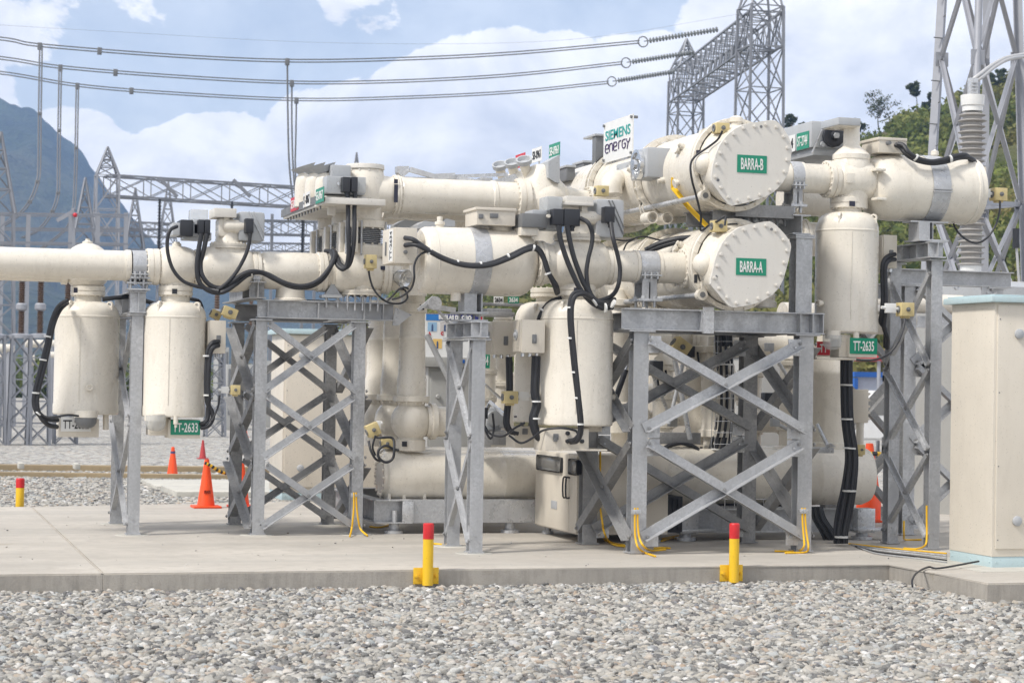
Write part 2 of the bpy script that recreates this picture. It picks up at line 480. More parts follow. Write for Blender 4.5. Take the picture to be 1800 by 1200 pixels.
# slab: a main plate with a step towards the viewer at its right end
SY, SX, SYR, SYB = 16.78, 8.74, 15.05, 25.25
mb = MB()
bv = .012
def slab_poly(mb, pts, z0, z1):
    A = [mb.bm.verts.new((x, y, z0)) for x, y in pts]; B = [mb.bm.verts.new((x, y, z1)) for x, y in pts]
    mb.bm.faces.new(B); mb.bm.faces.new(A)
    for i in range(len(pts)): mb.bm.faces.new([A[i], A[(i + 1) % len(pts)], B[(i + 1) % len(pts)], B[i]])
slab_poly(mb, [(1.708, SY), (1.708, SYB), (-6, SYB), (-6, SY)], -.6, 0)
slab_poly(mb, [(1.712, SY), (SX, SY), (SX, SYR), (16, SYR), (16, SYB + 4), (1.712, SYB)], -.6, 0)
bmesh.ops.bevel(mb.bm, geom=[e for e in mb.bm.edges if all(v.co.z > -.01 for v in e.verts)], offset=bv, segments=2, affect='EDGES')
tag(mb.build('slab', CONC, sharp=.5), kind='structure')
mb = MB()                                                   # the cast faces of the kerb stand 3 mm proud
for a, b_ in (((-6, SY - .003, -.55), (1.695, SY + .01, -.013)), ((1.717, SY - .003, -.55), (SX - .003, SY + .01, -.013)),
              ((SX - .003, SYR - .003, -.55), (SX + .01, SY - .003, -.013)), ((SX + .01, SYR - .003, -.55), (16, SYR + .01, -.013))):
    mb.box(a, b_)
tag(mb.build('kerb_face', CONC_E, smooth=False), kind='structure')
mb = MB(); mb.box((1.6955, SY + .003, -.5), (1.7165, SY + .05, -.004))
tag(mb.build('slab_joint', concrete('joint filler', (.20, .19, .17)), smooth=False), kind='structure')
# pale grout pads under the posts are made with the frames

# pebbles: nobody could count them
SHADED_SOIL = flat('shaded soil bed', (.105, .098, .088), .95, 0, .3)  # soil bed, darkened in colour to stand for shade between the pebbles
def pebble_field(name, rects, dens, smin, smax, seed, tilt=.5, bed=True):
    mb = MB()
    for x0, y0, x1, y1, z0, z1 in rects:
        v = [mb.bm.verts.new(p) for p in ((x0, y0, z0), (x1, y0, z0), (x1, y1, z1), (x0, y1, z1))]
        mb.bm.faces.new(v)
    o = mb.build(name, SHADED_SOIL, smooth=False)
    tag(o, None, None, None, 'stuff')
    o['label'] = name_label[name]; o['category'] = 'gravel'
    ng = bpy.data.node_groups.new(name, 'GeometryNodeTree')
    ng.interface.new_socket('Geometry', in_out='INPUT', socket_type='NodeSocketGeometry')
    ng.interface.new_socket('Geometry', in_out='OUTPUT', socket_type='NodeSocketGeometry')
    gi, go = N(ng, 'NodeGroupInput'), N(ng, 'NodeGroupOutput')
    dp = N(ng, 'GeometryNodeDistributePointsOnFaces', inp={'Density': dens, 'Seed': seed})
    ico = N(ng, 'GeometryNodeMeshIcoSphere', inp={'Radius': 1.0, 'Subdivisions': 2})
    sp_ = N(ng, 'GeometryNodeSetPosition')
    nzv = N(ng, 'ShaderNodeTexNoise', inp={'Scale': 0.9, 'Detail': 2.0})
    sub = N(ng, 'ShaderNodeVectorMath', operation='SUBTRACT'); sub.inputs[1].default_value = (.5, .5, .5)
    mul = N(ng, 'ShaderNodeVectorMath', operation='SCALE'); mul.inputs['Scale'].default_value = 1.7
    ss = N(ng, 'GeometryNodeSetShadeSmooth')
    sm = N(ng, 'GeometryNodeSetMaterial'); sm.inputs['Material'].default_value = PEBBLE
    L = ng.links.new
    L(nzv.outputs['Color'], sub.inputs[0]); L(sub.outputs[0], mul.inputs[0]); L(mul.outputs[0], sp_.inputs['Offset'])
    L(ico.outputs['Mesh'], sp_.inputs['Geometry']); L(sp_.outputs[0], ss.inputs[0]); L(ss.outputs[0], sm.inputs[0])
    rr = N(ng, 'FunctionNodeRandomValue', data_type='FLOAT_VECTOR'); rr.inputs[0].default_value = (-tilt, -tilt, 0); rr.inputs[1].default_value = (tilt, tilt, 6.28)
    rs = N(ng, 'FunctionNodeRandomValue', data_type='FLOAT_VECTOR'); rs.inputs[0].default_value = (.75, .55, .38); rs.inputs[1].default_value = (1.45, 1.0, .75)
    rk = N(ng, 'FunctionNodeRandomValue', data_type='FLOAT'); rk.inputs[2].default_value = 0.0; rk.inputs[3].default_value = 1.0
    pw = N(ng, 'ShaderNodeMath', operation='POWER'); pw.inputs[1].default_value = 2.2
    mrn = N(ng, 'ShaderNodeMapRange', inp={'To Min': smin, 'To Max': smax})
    vs = N(ng, 'ShaderNodeVectorMath', operation='SCALE')
    io = N(ng, 'GeometryNodeInstanceOnPoints')
    jn = N(ng, 'GeometryNodeJoinGeometry')
    L(rk.outputs[1], pw.inputs[0]); L(pw.outputs[0], mrn.inputs['Value'])
    L(rs.outputs[0], vs.inputs[0]); L(mrn.outputs[0], vs.inputs['Scale'])
    L(gi.outputs[0], dp.inputs[0]); L(dp.outputs['Points'], io.inputs['Points']); L(sm.outputs[0], io.inputs['Instance'])
    L(rr.outputs[0], io.inputs['Rotation']); L(vs.outputs[0], io.inputs['Scale'])
    if bed: L(gi.outputs[0], jn.inputs[0])
    L(io.outputs[0], jn.inputs[0]); L(jn.outputs[0], go.inputs[0])
    md = o.modifiers.new('pebbles', 'NODES'); md.node_group = ng
    return o
name_label = {'foreground_gravel': 'rounded grey river gravel spread in front of the concrete slab', 'yard_gravel': 'pale gravel in the yard behind the slab at the left'}
pebble_field('foreground_gravel', [(-1.6, 10.9, SX + 2.6, 14.9, GZ + .004, GZ + .004), (-1.6, 14.9, SX - .012, SY - .012, GZ + .004, GZ + .012)], 1900, .008, .046, 3, .8)
pebble_field('yard_gravel', [(-.5, SYB + .02, 6.5, 30.5, GZ + .004, GZ + .004), (0, 30.6, 9, 39, GZ + .004, GZ + .004)], 500, .020, .05, 5)

name_label['stray_pebbles'] = 'stray pebbles and grit scattered over the concrete slab'
pebble_field('stray_pebbles', [(-2, SY + .03, SX, SY + .5, .003, .003), (-2, SY + .5, 10, 24, .003, .003)], 1.6, .004, .013, 9, .5, False)

# ================================================================== STEEL SUPPORT FRAMES
def post(par, x, y, z0, z1, w_, h_, mat=GALV):
    mb = MB()
    mb.bar((x, y, z0 + .014), (x, y, z1 - .014), prof_H(w_, h_))
    mb.cbox((x, y, z0 + .007), (w_ * 1.25, h_ * 1.25, .014))
    mb.cbox((x, y, z1 - .007), (w_ * 1.7, h_ * 1.5, .014))
    mb.cbox((x - w_ * .1, y - h_ / 2 - .004, z0 + .16), (w_ * .14, .008, w_ * .14)).bolts((x + w_ * .2, y - h_ / 2 - .006, z0 + .1), 'y', .0, 1, .009, .006)
    return mb.build('post', mat, par)
def grout(par, x, y):
    mb = MB(); mb.lathe((x, y, .0), 'z', [(-.01, .19), (.006, .17)], 14)
    return mb.build('grout_pad', CONC_P, par)
def brace(par, p0, p1, size, up, ang=0.0, mat=GALV):
    mb = MB(); p0, p1 = Vector(p0), Vector(p1)
    mb.bar(p0, p1, prof_L(size), up, ang)
    a = (p1 - p0).normalized()
    nrm = Vector(up).cross(a).normalized()
    return mb.build('brace', mat, par)
def gusset(par, c, sx, sz, face, side=0.0):
    """plate with a bolt; face = 'x' or 'y' is the way it is thin"""
    mb = MB(); c = Vector(c)
    if face == 'y':
        mb.cbox(c, (sx, .008, sz)); mb.lathe(c + Vector((0, -.004, 0)), (0, -1, 0), [(0, .022), (.012, .022), (.012, .012), (.026, .012)], 10)
    else:
        mb.cbox(c, (.008, sx, sz)); mb.lathe(c + Vector((-.004, 0, 0)), (-1, 0, 0), [(0, .022), (.012, .022), (.012, .012), (.026, .012)], 10)
    return mb.build('gusset_plate', GALV_L, par)
def xpanel(par, A, B, z0, z1, size=.075, out=(0, -1, 0), off=.085, mat=GALV, plates=True):
    """two crossing angle braces between post axes A and B (x, y) over z0..z1, on the side 'out'"""
    o = Vector(out) * off; d = (Vector((*B, 0)) - Vector((*A, 0))).normalized() * (.05 if out[1] else -.03)
    a, b = Vector((*A, 0)) + o, Vector((*B, 0)) + o
    up = Vector((0, 0, 1))
    def Z(p, z): return Vector((p.x, p.y, z))
    brace(par, Z(a, z1) + d, Z(b, z0) - d, size, up, math.pi * .5, mat)
    o2 = Vector(out) * .012
    brace(par, Z(a, z0) + d + Vector(out) * -.012, Z(b, z1) - d + Vector(out) * -.012, size, up, math.pi * .5 if out[1] else 0, mat)
    mb = MB(); mid = (Z(a, z1) + Z(b, z0)) / 2 + Vector((0, 0, size * .45))
    mb.lathe(mid + Vector(out) * .004, out, [(0, .02), (.012, .02), (.012, .012), (.02, .012)], 8)
    mb.build('brace_bolt', GALV_D, par)
    for p in (Z(a, z1) + d * 1.6, Z(b, z0) - d * 1.6, Z(a, z0) + d * 1.6, Z(b, z1) - d * 1.6):
        mb = MB(); mb.lathe(p + Vector((0, 0, size * .42)) + Vector(out) * .004, out, [(0, .017), (.010, .017), (.010, .010), (.018, .010)], 8); mb.build('brace_bolt', GALV_D, par)
    if plates and abs(out[1]) > .5:
        for p, zz, s in ((a, z0 + .03, 1), (a, z1 - .0, 1), (b, z0 + .03, -1), (b, z1 - .0, -1)):
            gusset(par, (p.x + s * .13, p.y + .020, zz), .13, .16, 'y')
def ibeam(par, p0, p1, w_, h_, name='beam', mat=GALV, stiff=()):
    mb = MB(); p0, p1 = Vector(p0), Vector(p1)
    mb.bar(p0, p1, prof_H(w_, h_))
    a = (p1 - p0).normalized()
    for t in stiff:
        c = p0 + a * t
        s = Vector((.010, w_ - .006, h_ - .026)) if abs(a.x) > .5 else Vector((w_ - .006, .010, h_ - .026))
        mb.cbox(c, s)
    return mb.build(name, mat, par)

# --- left narrow trestle under the incoming pipe
tA = thing('support_frame', 'narrow two-legged galvanised trestle between the two hanging tanks at the left', 'support frame', (2.40, 21.5, 0), 'galvanised support frames')
for y in (20.74, 22.3):
    post(tA, 2.40, y, .006, 2.21, .115, .12); grout(tA, 2.40, y)
for z0, z1 in ((1.18, 2.12), (.10, 1.08)):
    xpanel(tA, (2.40, 20.74), (2.40, 22.3), z0, z1, .05, (-1, 0, 0), .06)
ibeam(tA, (2.40, 20.62, 2.33), (2.40, 22.45, 2.33), .16, .22, stiff=(.06, .18, .8, 1.5))
for c_, s_ in (((2.40, 20.7, 2.455), (.22, .22, .016)), ((2.40, 20.7, 2.52), (.24, .2, .014))):
    mb = MB(); mb.cbox(c_, s_); mb.build('levelling_plate', GALV_L, tA)
mb = MB()
for dx in (-.08, .08):
    for dy in (-.06, .06): mb = MB(); mb.cyl((2.40 + dx, 20.7 + dy, 2.44), (2.40 + dx, 20.7 + dy, 2.56), .012, 8); mb.build('levelling_stud', GALV_L, tA)

# --- four-legged trestle
tB = thing('support_frame', 'four-legged galvanised trestle with three rows of crossed braces left of the centre', 'support frame', (4.15, 21.4, 0), 'galvanised support frames')
BX, BY = (3.64, 4.66), (20.66, 22.06)
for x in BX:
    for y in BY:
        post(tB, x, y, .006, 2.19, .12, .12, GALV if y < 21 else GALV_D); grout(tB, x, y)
BP = ((1.44, 2.12), (.76, 1.38), (.06, .68))
for z0, z1 in BP:
    xpanel(tB, (BX[0], BY[0]), (BX[1], BY[0]), z0, z1, .07, (0, -1, 0), .07, plates=False)
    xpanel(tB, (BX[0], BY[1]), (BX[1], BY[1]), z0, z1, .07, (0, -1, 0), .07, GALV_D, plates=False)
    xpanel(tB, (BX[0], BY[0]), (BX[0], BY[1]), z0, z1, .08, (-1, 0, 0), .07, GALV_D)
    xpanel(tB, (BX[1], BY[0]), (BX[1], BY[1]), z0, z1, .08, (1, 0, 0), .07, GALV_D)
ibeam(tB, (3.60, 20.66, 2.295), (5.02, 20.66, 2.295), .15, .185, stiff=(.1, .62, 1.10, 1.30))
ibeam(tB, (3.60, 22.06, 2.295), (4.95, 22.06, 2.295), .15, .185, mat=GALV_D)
ibeam(tB, (3.58, 20.50, 2.48), (3.58, 22.3, 2.48), .16, .17, mat=GALV_D, stiff=(.1, .5))
ibeam(tB, (4.62, 20.74, 2.295), (4.62, 21.98, 2.295), .13, .18, mat=GALV_D)
mb = MB()
pts = [K(695, 540, 20.6), K(724, 553, 20.6), K(700, 572, 20.6), K(690, 572, 20.6)]
mb.poly(pts, .02, (0, 1, 0)); mb.build('end_bracket', GALV_L, tB)

# --- narrow two-legged trestle at the centre
tC = thing('support_frame', 'narrow two-legged galvanised trestle carrying the big lying tank at the centre', 'support frame', (5.26, 18.7, 0), 'galvanised support frames')
for y in (18.31, 19.10):
    post(tC, 5.26, y, .006, 1.99, .125, .12); grout(tC, 5.26, y)
for z0, z1 in ((1.08, 1.94), (.10, 1.02)):
    xpanel(tC, (5.26, 18.31), (5.26, 19.10), z0, z1, .05, (-1, 0, 0), .055)
ibeam(tC, (5.26, 18.2, 2.075), (5.26, 19.24, 2.075), .17, .15, stiff=(.05, .3, .6, .9))
mb = MB()
mb.box((5.13, 18.42, 2.155), (5.39, 18.80, 2.172))
for dx in (-.07, .07):
    for dy in (-.1, .1): mb.cyl((5.26 + dx, 18.6 + dy, 2.15), (5.26 + dx, 18.6 + dy, 2.23), .012, 8)
mb.box((5.12, 18.44, 2.225), (5.40, 18.78, 2.245)).box((5.18, 18.50, 2.245), (5.30, 18.72, 2.45)).box((5.34, 18.48, 2.245), (5.352, 18.72, 2.42))
mb.build('saddle_block', GALV, tC)

# --- large frame under the lower busbar
tD = thing('support_frame', 'wide galvanised frame with tall crossed braces under the lower busbar vessel', 'support frame', (7.65, 18.7, 0), 'galvanised support frames')
DX, DY, DR = (6.80, 8.50), (18.15, 19.20), (6.68, 8.38)
for x in DX:
    for y in DY:
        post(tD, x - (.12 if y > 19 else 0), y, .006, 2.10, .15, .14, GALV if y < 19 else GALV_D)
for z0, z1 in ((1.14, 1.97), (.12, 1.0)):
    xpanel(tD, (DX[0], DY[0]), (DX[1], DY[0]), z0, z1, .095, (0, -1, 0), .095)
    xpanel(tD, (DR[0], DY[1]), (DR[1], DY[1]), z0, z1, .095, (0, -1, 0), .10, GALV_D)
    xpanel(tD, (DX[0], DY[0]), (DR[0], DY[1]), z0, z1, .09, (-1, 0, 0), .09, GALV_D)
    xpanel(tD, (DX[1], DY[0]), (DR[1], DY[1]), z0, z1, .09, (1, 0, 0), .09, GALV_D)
ibeam(tD, (6.62, 18.15, 2.205), (7.40, 18.15, 2.205), .17, .205)
ibeam(tD, (7.53, 18.15, 2.205), (8.68, 18.15, 2.205), .17, .205, stiff=(.90, 1.03, 1.14))
mb = MB(); mb.box((7.40, 18.075, 2.10), (7.412, 18.225, 2.31)).box((7.518, 18.075, 2.10), (7.53, 18.225, 2.31)).bar((7.465, 18.06, 2.085), (7.465, 18.06, 2.335), prof_rect(.104, .03))
mb.lathe((7.465, 18.045, 2.23), (0, -1, 0), [(0, .022), (.004, .022)], 12)
mb.build('splice', GALV_L, tD)
for x in DX: ibeam(tD, (x, 18.24, 2.19), (x, 19.3, 2.19), .15, .17, mat=GALV_D)
ibeam(tD, (6.7, 19.3, 2.19), (8.7, 19.3, 2.19), .15, .17, mat=GALV_D)
ibeam(tD, (6.8, 18.72, 2.18), (8.5, 18.72, 2.18), .13, .13, 'cross_beam', GALV_D)
# upper stub post that carries the upper busbar's pipe clamp
ux = xat(1407, 18.2, 2.6)
uz0, uz1 = 2.312, zat(420, ux, 18.2)
mb = MB(); mb.bar((ux, 18.2, uz0), (ux, 18.2, uz1), prof_H(.17, .16)); mb.cbox((ux, 18.2, uz1 + .009), (.20, .2, .016)).cbox((ux, 18.2, uz1 + .028), (.20, .2, .016))
mb.build('upper_post', GALV, tD)
ibeam(tD, (ux - .03, 18.12, uz1 + .135), (ux - .03, 19.6, uz1 + .135), .19, .19, 'upper_beam', GALV)
mb = MB(); mb.bar((ux - .9, 18.95, uz1 + .21), (ux - .10, 18.95, uz1 + .21), prof_H(.12, .14)); mb.build('upper_cross_beam', GALV_D, tD)
mb = MB(); mb.bar((ux - .9, 18.3, uz1 + .2), (ux - .14, 18.3, uz1 + .2), prof_U(.08, .1))
mb.build('upper_cross_beam', GALV_D, tD)

# --- right frame under the lying tank
tE = thing('support_frame', 'tall slim galvanised frame beside the tall cream kiosk at the right', 'support frame', (9.95, 18.7, 0), 'galvanised support frames')
for x, y in ((9.97, 18.27), (9.90, 19.0)):
    post(tE, x, y, .006, 2.88, .12, .12)
for z0, z1 in ((1.82, 2.72), (.98, 1.76), (.12, .92)):
    xpanel(tE, (9.95, 18.27), (9.90, 19.0), z0, z1, .05, (-1, 0, 0), .055)
ibeam(tE, (9.93, 18.12, 2.97), (9.93, 19.3, 2.97), .17, .16, stiff=(.06, .3, .6))
mb = MB(); mb.box((9.78, 18.22, 3.06), (10.1, 18.55, 3.078)).box((9.80, 18.28, 3.078), (9.92, 18.5, 3.26)).box((9.96, 18.3, 3.078), (9.97, 18.5, 3.25)).box((9.72, 18.3, 3.25), (10.14, 18.48, 3.265))
mb.build('saddle_block', GALV, tE)
tE2 = thing('support_frame', 'heavy cross-braced galvanised frame standing behind the slim right frame', 'support frame', (10.9, 20.1, 0), 'galvanised support frames')
EX = (xat(1593, 20.1, 1), xat(1745, 20.1, 1))
for x in EX: post(tE2, x, 20.1, .006, 2.72, .14, .13, GALV)
for z0, z1 in ((1.85, 2.66), (1.0, 1.8), (.12, .95)): xpanel(tE2, (EX[0], 20.1), (EX[1], 20.1), z0, z1, .085, (0, -1, 0), .08)
ibeam(tE2, (EX[0] - .15, 20.1, 2.81), (EX[1] + .2, 20.1, 2.81), .15, .17)
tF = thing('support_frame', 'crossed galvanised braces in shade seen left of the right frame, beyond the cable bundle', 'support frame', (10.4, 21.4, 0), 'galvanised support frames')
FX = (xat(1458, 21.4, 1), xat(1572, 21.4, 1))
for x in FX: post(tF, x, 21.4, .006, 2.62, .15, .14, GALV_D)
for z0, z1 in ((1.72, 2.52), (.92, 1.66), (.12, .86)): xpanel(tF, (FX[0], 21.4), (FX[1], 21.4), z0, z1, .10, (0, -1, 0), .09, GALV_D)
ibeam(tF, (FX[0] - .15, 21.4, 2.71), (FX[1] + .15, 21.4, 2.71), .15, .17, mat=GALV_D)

# ================================================================== SWITCHGEAR: shared shape helpers
YL, YR = 20.72, 18.50            # depth of the front phase on the left line and on the right line
def LX(mb, Y, z, prof, seg=40, cap=True):
    """lathe along X through (Y, z); prof = [(bearing px, radius px)]"""
    pts = []
    for px, rp in prof:
        x = xat(px, Y, z); pts.append((x, rp / ppm((x, Y, z))))
    return mb.lathe((0, Y, z), 'x', pts, seg, cap)
def LZ(mb, X, Y, prof, seg=40, cap=True):
    return mb.lathe((X, Y, 0), 'z', [(zat(py, X, Y), rp / ppm((X, Y, zat(py, X, Y)))) for py, rp in prof], seg, cap)
def flangeX(mb, Y, z, px0, px1, rp, n=16, split=True):
    x0, x1 = xat(px0, Y, z), xat(px1, Y, z); r = rp / ppm((x0, Y, z)); t = x1 - x0
    if split:
        mb.lathe((x0, Y, z), 'x', [(0, r * .94), (.006, r), (t * .45, r), (t * .46, r * .965), (t * .54, r * .965), (t * .55, r), (t - .006, r), (t, r * .94)], 40)
    else:
        mb.lathe((x0, Y, z), 'x', [(0, r * .96), (.006, r), (t - .006, r), (t, r * .96)], 40)
    mb.bolts((x0 - .011, Y, z), 'x', r * .9, n, .011, .012); mb.bolts((x1, Y, z), 'x', r * .9, n, .011, .012)
    return mb
def flangeZ(mb, X, Y, py0, py1, rp, n=14):
    z0, z1 = zat(py1, X, Y), zat(py0, X, Y); r = rp / ppm((X, Y, z0)); t = z1 - z0
    mb.lathe((X, Y, z0), 'z', [(0, r * .93), (.005, r), (t * .40, r), (t * .41, r * .96), (t * .5, r * .96), (t * .51, r), (t - .005, r), (t, r * .93)], 40)
    mb.bolts((X, Y, z0 - .010), 'z', r * .9, n, .010, .011); mb.bolts((X, Y, z1), 'z', r * .9, n, .010, .011)
    return mb
def PB(mb, px0, py0, px1, py1, Y, depth, bev=.005):
    cx, cy = (px0 + px1) / 2, (py0 + py1) / 2
    x0, x1 = K(px0, cy, Y).x, K(px1, cy, Y).x; z0, z1 = K(cx, py1, Y).z, K(cx, py0, Y).z
    return mb.box((x0, Y, z0), (x1, Y + depth, z1), bev)
def sticker(par, px, py, Y, wpx, hpx, mat=NAVY, name='sticker'):
    p = K(px, py, Y); s = ppm(p); mb = MB(); mb.cbox(p, (wpx / s, .004, hpx / s))
    return mb.build(name, mat, par, smooth=False)
def front_sign(par, px0, py0, px1, py1, Y, body, bgm, fgm, name='name_plate', label=None, tw=.8, th=.62, body_off=0.0):
    mb = MB(); PB(mb, px0, py0, px1, py1, Y, .004, 0)
    o = mb.build(name, bgm, par, smooth=False)
    if label: o['label'] = label
    c = K((px0 + px1) / 2 + body_off, (py0 + py1) / 2, Y); s = ppm(c)
    c.y -= .0022
    text_mesh('lettering', body, fgm, o, c, th * (py1 - py0) / s * 1.38, width=(px1 - px0) / s * tw * 1.045, bold=.002)
    return o
def side_sign(par, X, y_far, y_near, z0, z1, body, bgm, fgm, name='name_plate', label=None, tw=.84, th=.6, origin=None, thick=.004):
    """plate facing -X, read from the left"""
    mb = MB(); mb.box((X, y_near, z0), (X + thick, y_far, z1))
    o = mb.build(name, bgm, par, smooth=False, origin=origin)
    if label and par is not None: o['label'] = label
    if body:
        text_mesh('lettering', body, fgm, o, (X - .0025, (y_far + y_near) / 2, (z0 + z1) / 2), (z1 - z0) * th * 1.38, right=(0, -1, 0), width=abs(y_far - y_near) * tw, bold=.0012)
    return o
def lug(mb, X, Y, z, ang, r):
    d = Vector((math.cos(ang), math.sin(ang), 0)); c = Vector((X, Y, z)) + d * r
    rot = Matrix.Rotation(ang, 3, 'Z')
    mb.cbox(c, (.07, .02, .11), .006, rot)
    t = Vector((-math.sin(ang), math.cos(ang), 0))
    mb.lathe(c + Vector((0, 0, .06)) - t * .012, t, [(0, .022), (0, .038), (.024, .038), (.024, .022), (0, .022)], 14, False)

# ================================================================== HANGING INSTRUMENT TRANSFORMER TANKS
def vt_tank(label, pxc, Y, fl, neck, dome, bot, rb, rf, rn, seam=True, group='hanging instrument transformer tanks'):
    """fl=(y0,y1) flange, neck=y of neck end, dome=(y0,y1), bot=y of bottom; radii in px"""
    X = K(pxc, (dome[1] + bot) / 2, Y).x
    zt = zat(fl[0], X, Y)
    t = thing('transformer_tank', label, 'transformer', (X, Y, zat(bot, X, Y)), group)
    mb = MB(); d = dome[1] - dome[0]; hh = bot - dome[1]
    pr = [(bot, 0), (bot, rb * .99), (bot - 2, rb * 1.015), (bot - hh * .10, rb * 1.015), (bot - hh * .115, rb), (dome[1] + 3, rb), (dome[1] + 2, rb * 1.012), (dome[1], rb * 1.012), (dome[1] - 1, rb * .995)]
    for k in range(1, 9):
        a = k / 8 * math.pi / 2
        pr.append((dome[1] - 1 - d * math.sin(a), rn + (rb * .995 - rn) * (math.cos(a) ** .8)))
    pr.append((neck, rn)); pr.append((fl[1], rn))
    LZ(mb, X, Y, pr, 56)
    s = ppm((X, Y, zt)); R = rb / s
    for a in (-2.3, -.75, .9, 2.3): lug(mb, X, Y, zat(dome[0] + d * .62, X, Y), a, R * .86)
    if seam:
        mb.bar((X - R * .3, Y - R * .958, zat(dome[1] + 4, X, Y)), (X - R * .3, Y - R * .958, zat(bot - hh * .12, X, Y)), prof_rect(.008, .006))
    mb.build('tank_body', CREAM, t, .5)
    mb = MB(); flangeZ(mb, X, Y, fl[0], fl[1], rf, 16)
    mb.build('neck_flange', CREAM, t, .5)
    return t, X, R
def valve_stub(par, p, axis=(0, -1, 0), r=.03, L=.06):
    mb = MB(); mb.lathe(p, axis, [(0, r), (L * .5, r), (L * .5, r * 1.25), (L, r * 1.25), (L, r * .6), (L * .8, r * .5)], 16)
    mb.bolts(Vector(p) + Vector(axis).normalized() * L, axis, r * .95, 6, .006, .008)
    return mb.build('valve', CREAM, par)

# left white-phase tank
t, X, R = vt_tank('cream hanging tank with a white plate, furthest left, below a domed housing', 152, 21.45, (503, 520), 533, (531, 556), 728, 56, 30, 24)
mb = MB(); PB(mb, 103, 736, 174, 768, 21.22, .3); PB(mb, 135, 727, 170, 740, 21.2, .2); mb.build('terminal_box', CREAM_B, t)
front_sign(t, 107, 733, 160, 758, 21.21, 'TT-2632', WHITE, SIGNB, label='white plate lettered TT-2632 half hidden by a glass bowl')
mb = MB(); c = K(151, 738, 21.12); mb.lathe(c, 'z', [(-.085, 0), (-.08, .05), (-.06, .085), (-.03, .105), (0, .11), (.03, .11)], 24); mb.build('inspection_bowl', GREY_D, t)
mb = MB(); mb.lathe(K(151, 730, 21.12), 'z', [(-.02, .118), (.05, .118)], 24); mb.build('bowl_collar', CREAM, t)
valve_stub(t, (X + .0, 21.45 - R - .0, K(157, 680, 21.1).z))
mb = MB(); mb.cyl(K(186, 728, 21.3), K(186, 755, 21.3), .03, 12); mb.build('drain_stub', CREAM, t)
sticker(t, 133, 510, 21.25, 7, 9)
# left green-phase tank
t, X, R = vt_tank('cream hanging tank with the green TT-2633 plate, right of the narrow left trestle', 306, YL, (503, 520), 534, (532, 557), 732, 54, 30, 25)
mb = MB(); PB(mb, 296, 738, 352, 770, 20.52, .3); PB(mb, 262, 731, 300, 765, 20.6, .25); mb.build('terminal_box', CREAM_B, t)
front_sign(t, 300, 738, 352, 764, 20.51, 'TT-2633', GREEN, WHITE)
mb = MB(); c = K(274, 740, 20.45); mb.lathe(c, 'z', [(-.10, 0), (-.095, .05), (-.07, .085), (-.03, .10), (.06, .10)], 24); mb.build('inspection_bowl', CLEAR, t)
mb = MB(); mb.lathe(K(273, 736, 20.5), 'z', [(-.02, .11), (.05, .11)], 24); mb.build('bowl_collar', CREAM, t)
mb = MB(); mb.cyl(K(309, 731, 20.42), K(309, 745, 20.42), .024, 12); mb.cyl(K(309, 745, 20.42), K(309, 751, 20.42), .014, 8); mb.build('drain_stub', CREAM, t)
sticker(t, 307, 512, 20.53, 9, 9, BLACK)
# side cubicle of the left green tank
def cubicle(label, px0, py0, px1, py1, Y, depth, group='small cream terminal boxes', side_lock=True, front_lock=True):
    t = thing('terminal_cubicle', label, 'terminal box', K((px0 + px1) / 2, py1, Y), group)
    mb = MB(); PB(mb, px0, py0, px1, py1, Y, depth, .006)
    x0, x1 = K(px0, (py0 + py1) / 2, Y).x, K(px1, (py0 + py1) / 2, Y).x; z0, z1 = K((px0 + px1) / 2, py1, Y).z, K((px0 + px1) / 2, py0, Y).z
    mb.build('housing', CREAM_B, t)
    mb = MB(); mb.box((x0 - .012, Y + .012, z0 + .01), (x0 + .004, Y + depth - .012, z1 - .01), .004); mb.build('door', CREAM_B, t)
    if front_lock:
        mb = MB(); c = Vector(((x0 + x1) / 2 + .01, Y, z0 + (z1 - z0) * .42)); mb.cbox(c, (.045, .02, .085), .006).cbox(c + Vector((0, -.015, -.015)), (.02, .02, .04), .004)
        mb.build('latch', GREY_D, t)
    if side_lock:
        mb = MB(); mb.lathe((x0 - .013, Y + depth * .5, z0 + (z1 - z0) * .55), (-1, 0, 0), [(0, .05), (.01, .05), (.01, .025), (.025, .02)], 18); mb.build('lock', GREYBOX, t)
    for k in range(3):
        mb = MB(); mb.cyl((x0 + (x1 - x0) * (.2 + .3 * k), Y + depth * .4, z0), (x0 + (x1 - x0) * (.2 + .3 * k), Y + depth * .4, z0 - .035), .018, 10); mb.build('gland', CHROME, t)
    return t
cubicle('cream terminal box with a latch, hung on the right of the green-plated left tank', 368, 563, 397, 621, 20.55, .22, side_lock=False)
# centre front tank
t, X, R = vt_tank('largest cream hanging tank, at the centre, with a thick black cable down its front', 1011, YR, (500, 521), 530, (528, 560), 747, 66, 35, 27)
mb = MB(); PB(mb, 958, 753, 1035, 792, 18.2, .34); mb.box((X - R * .62, 18.18, zat(792, X, 18.2)), (X + R * .62, 18.56, zat(789, X, 18.2))); mb.build('terminal_box', CREAM_B, t)
mb = MB(); PB(mb, 973, 762, 982, 773, 18.185, .02, .003); PB(mb, 974, 767, 980, 776, 18.175, .02, .003); mb.build('latch', GREY_D, t)
for px, py in ((997, 761), (997, 775), (1022, 775)):
    mb = MB(); mb.lathe(K(px, py, 18.2), (0, -1, 0), [(0, .02), (.03, .02), (.03, .012), (.05, .012)], 12); mb.build('gland', BLACK, t)
mb = MB(); mb.lathe((X + .17, 18.55, zat(747, X, YR) - .06), 'z', [(0, .12), (.06, .12)], 20); mb.build('bowl_collar', CREAM, t)
for sx in (-1, 1): valve_stub(t, (X + sx * R * 1.0, YR - .02, zat(697, X, YR)), (sx, 0, 0), .028, .05)
sticker(t, 1013, 511, 18.31, 9, 11)
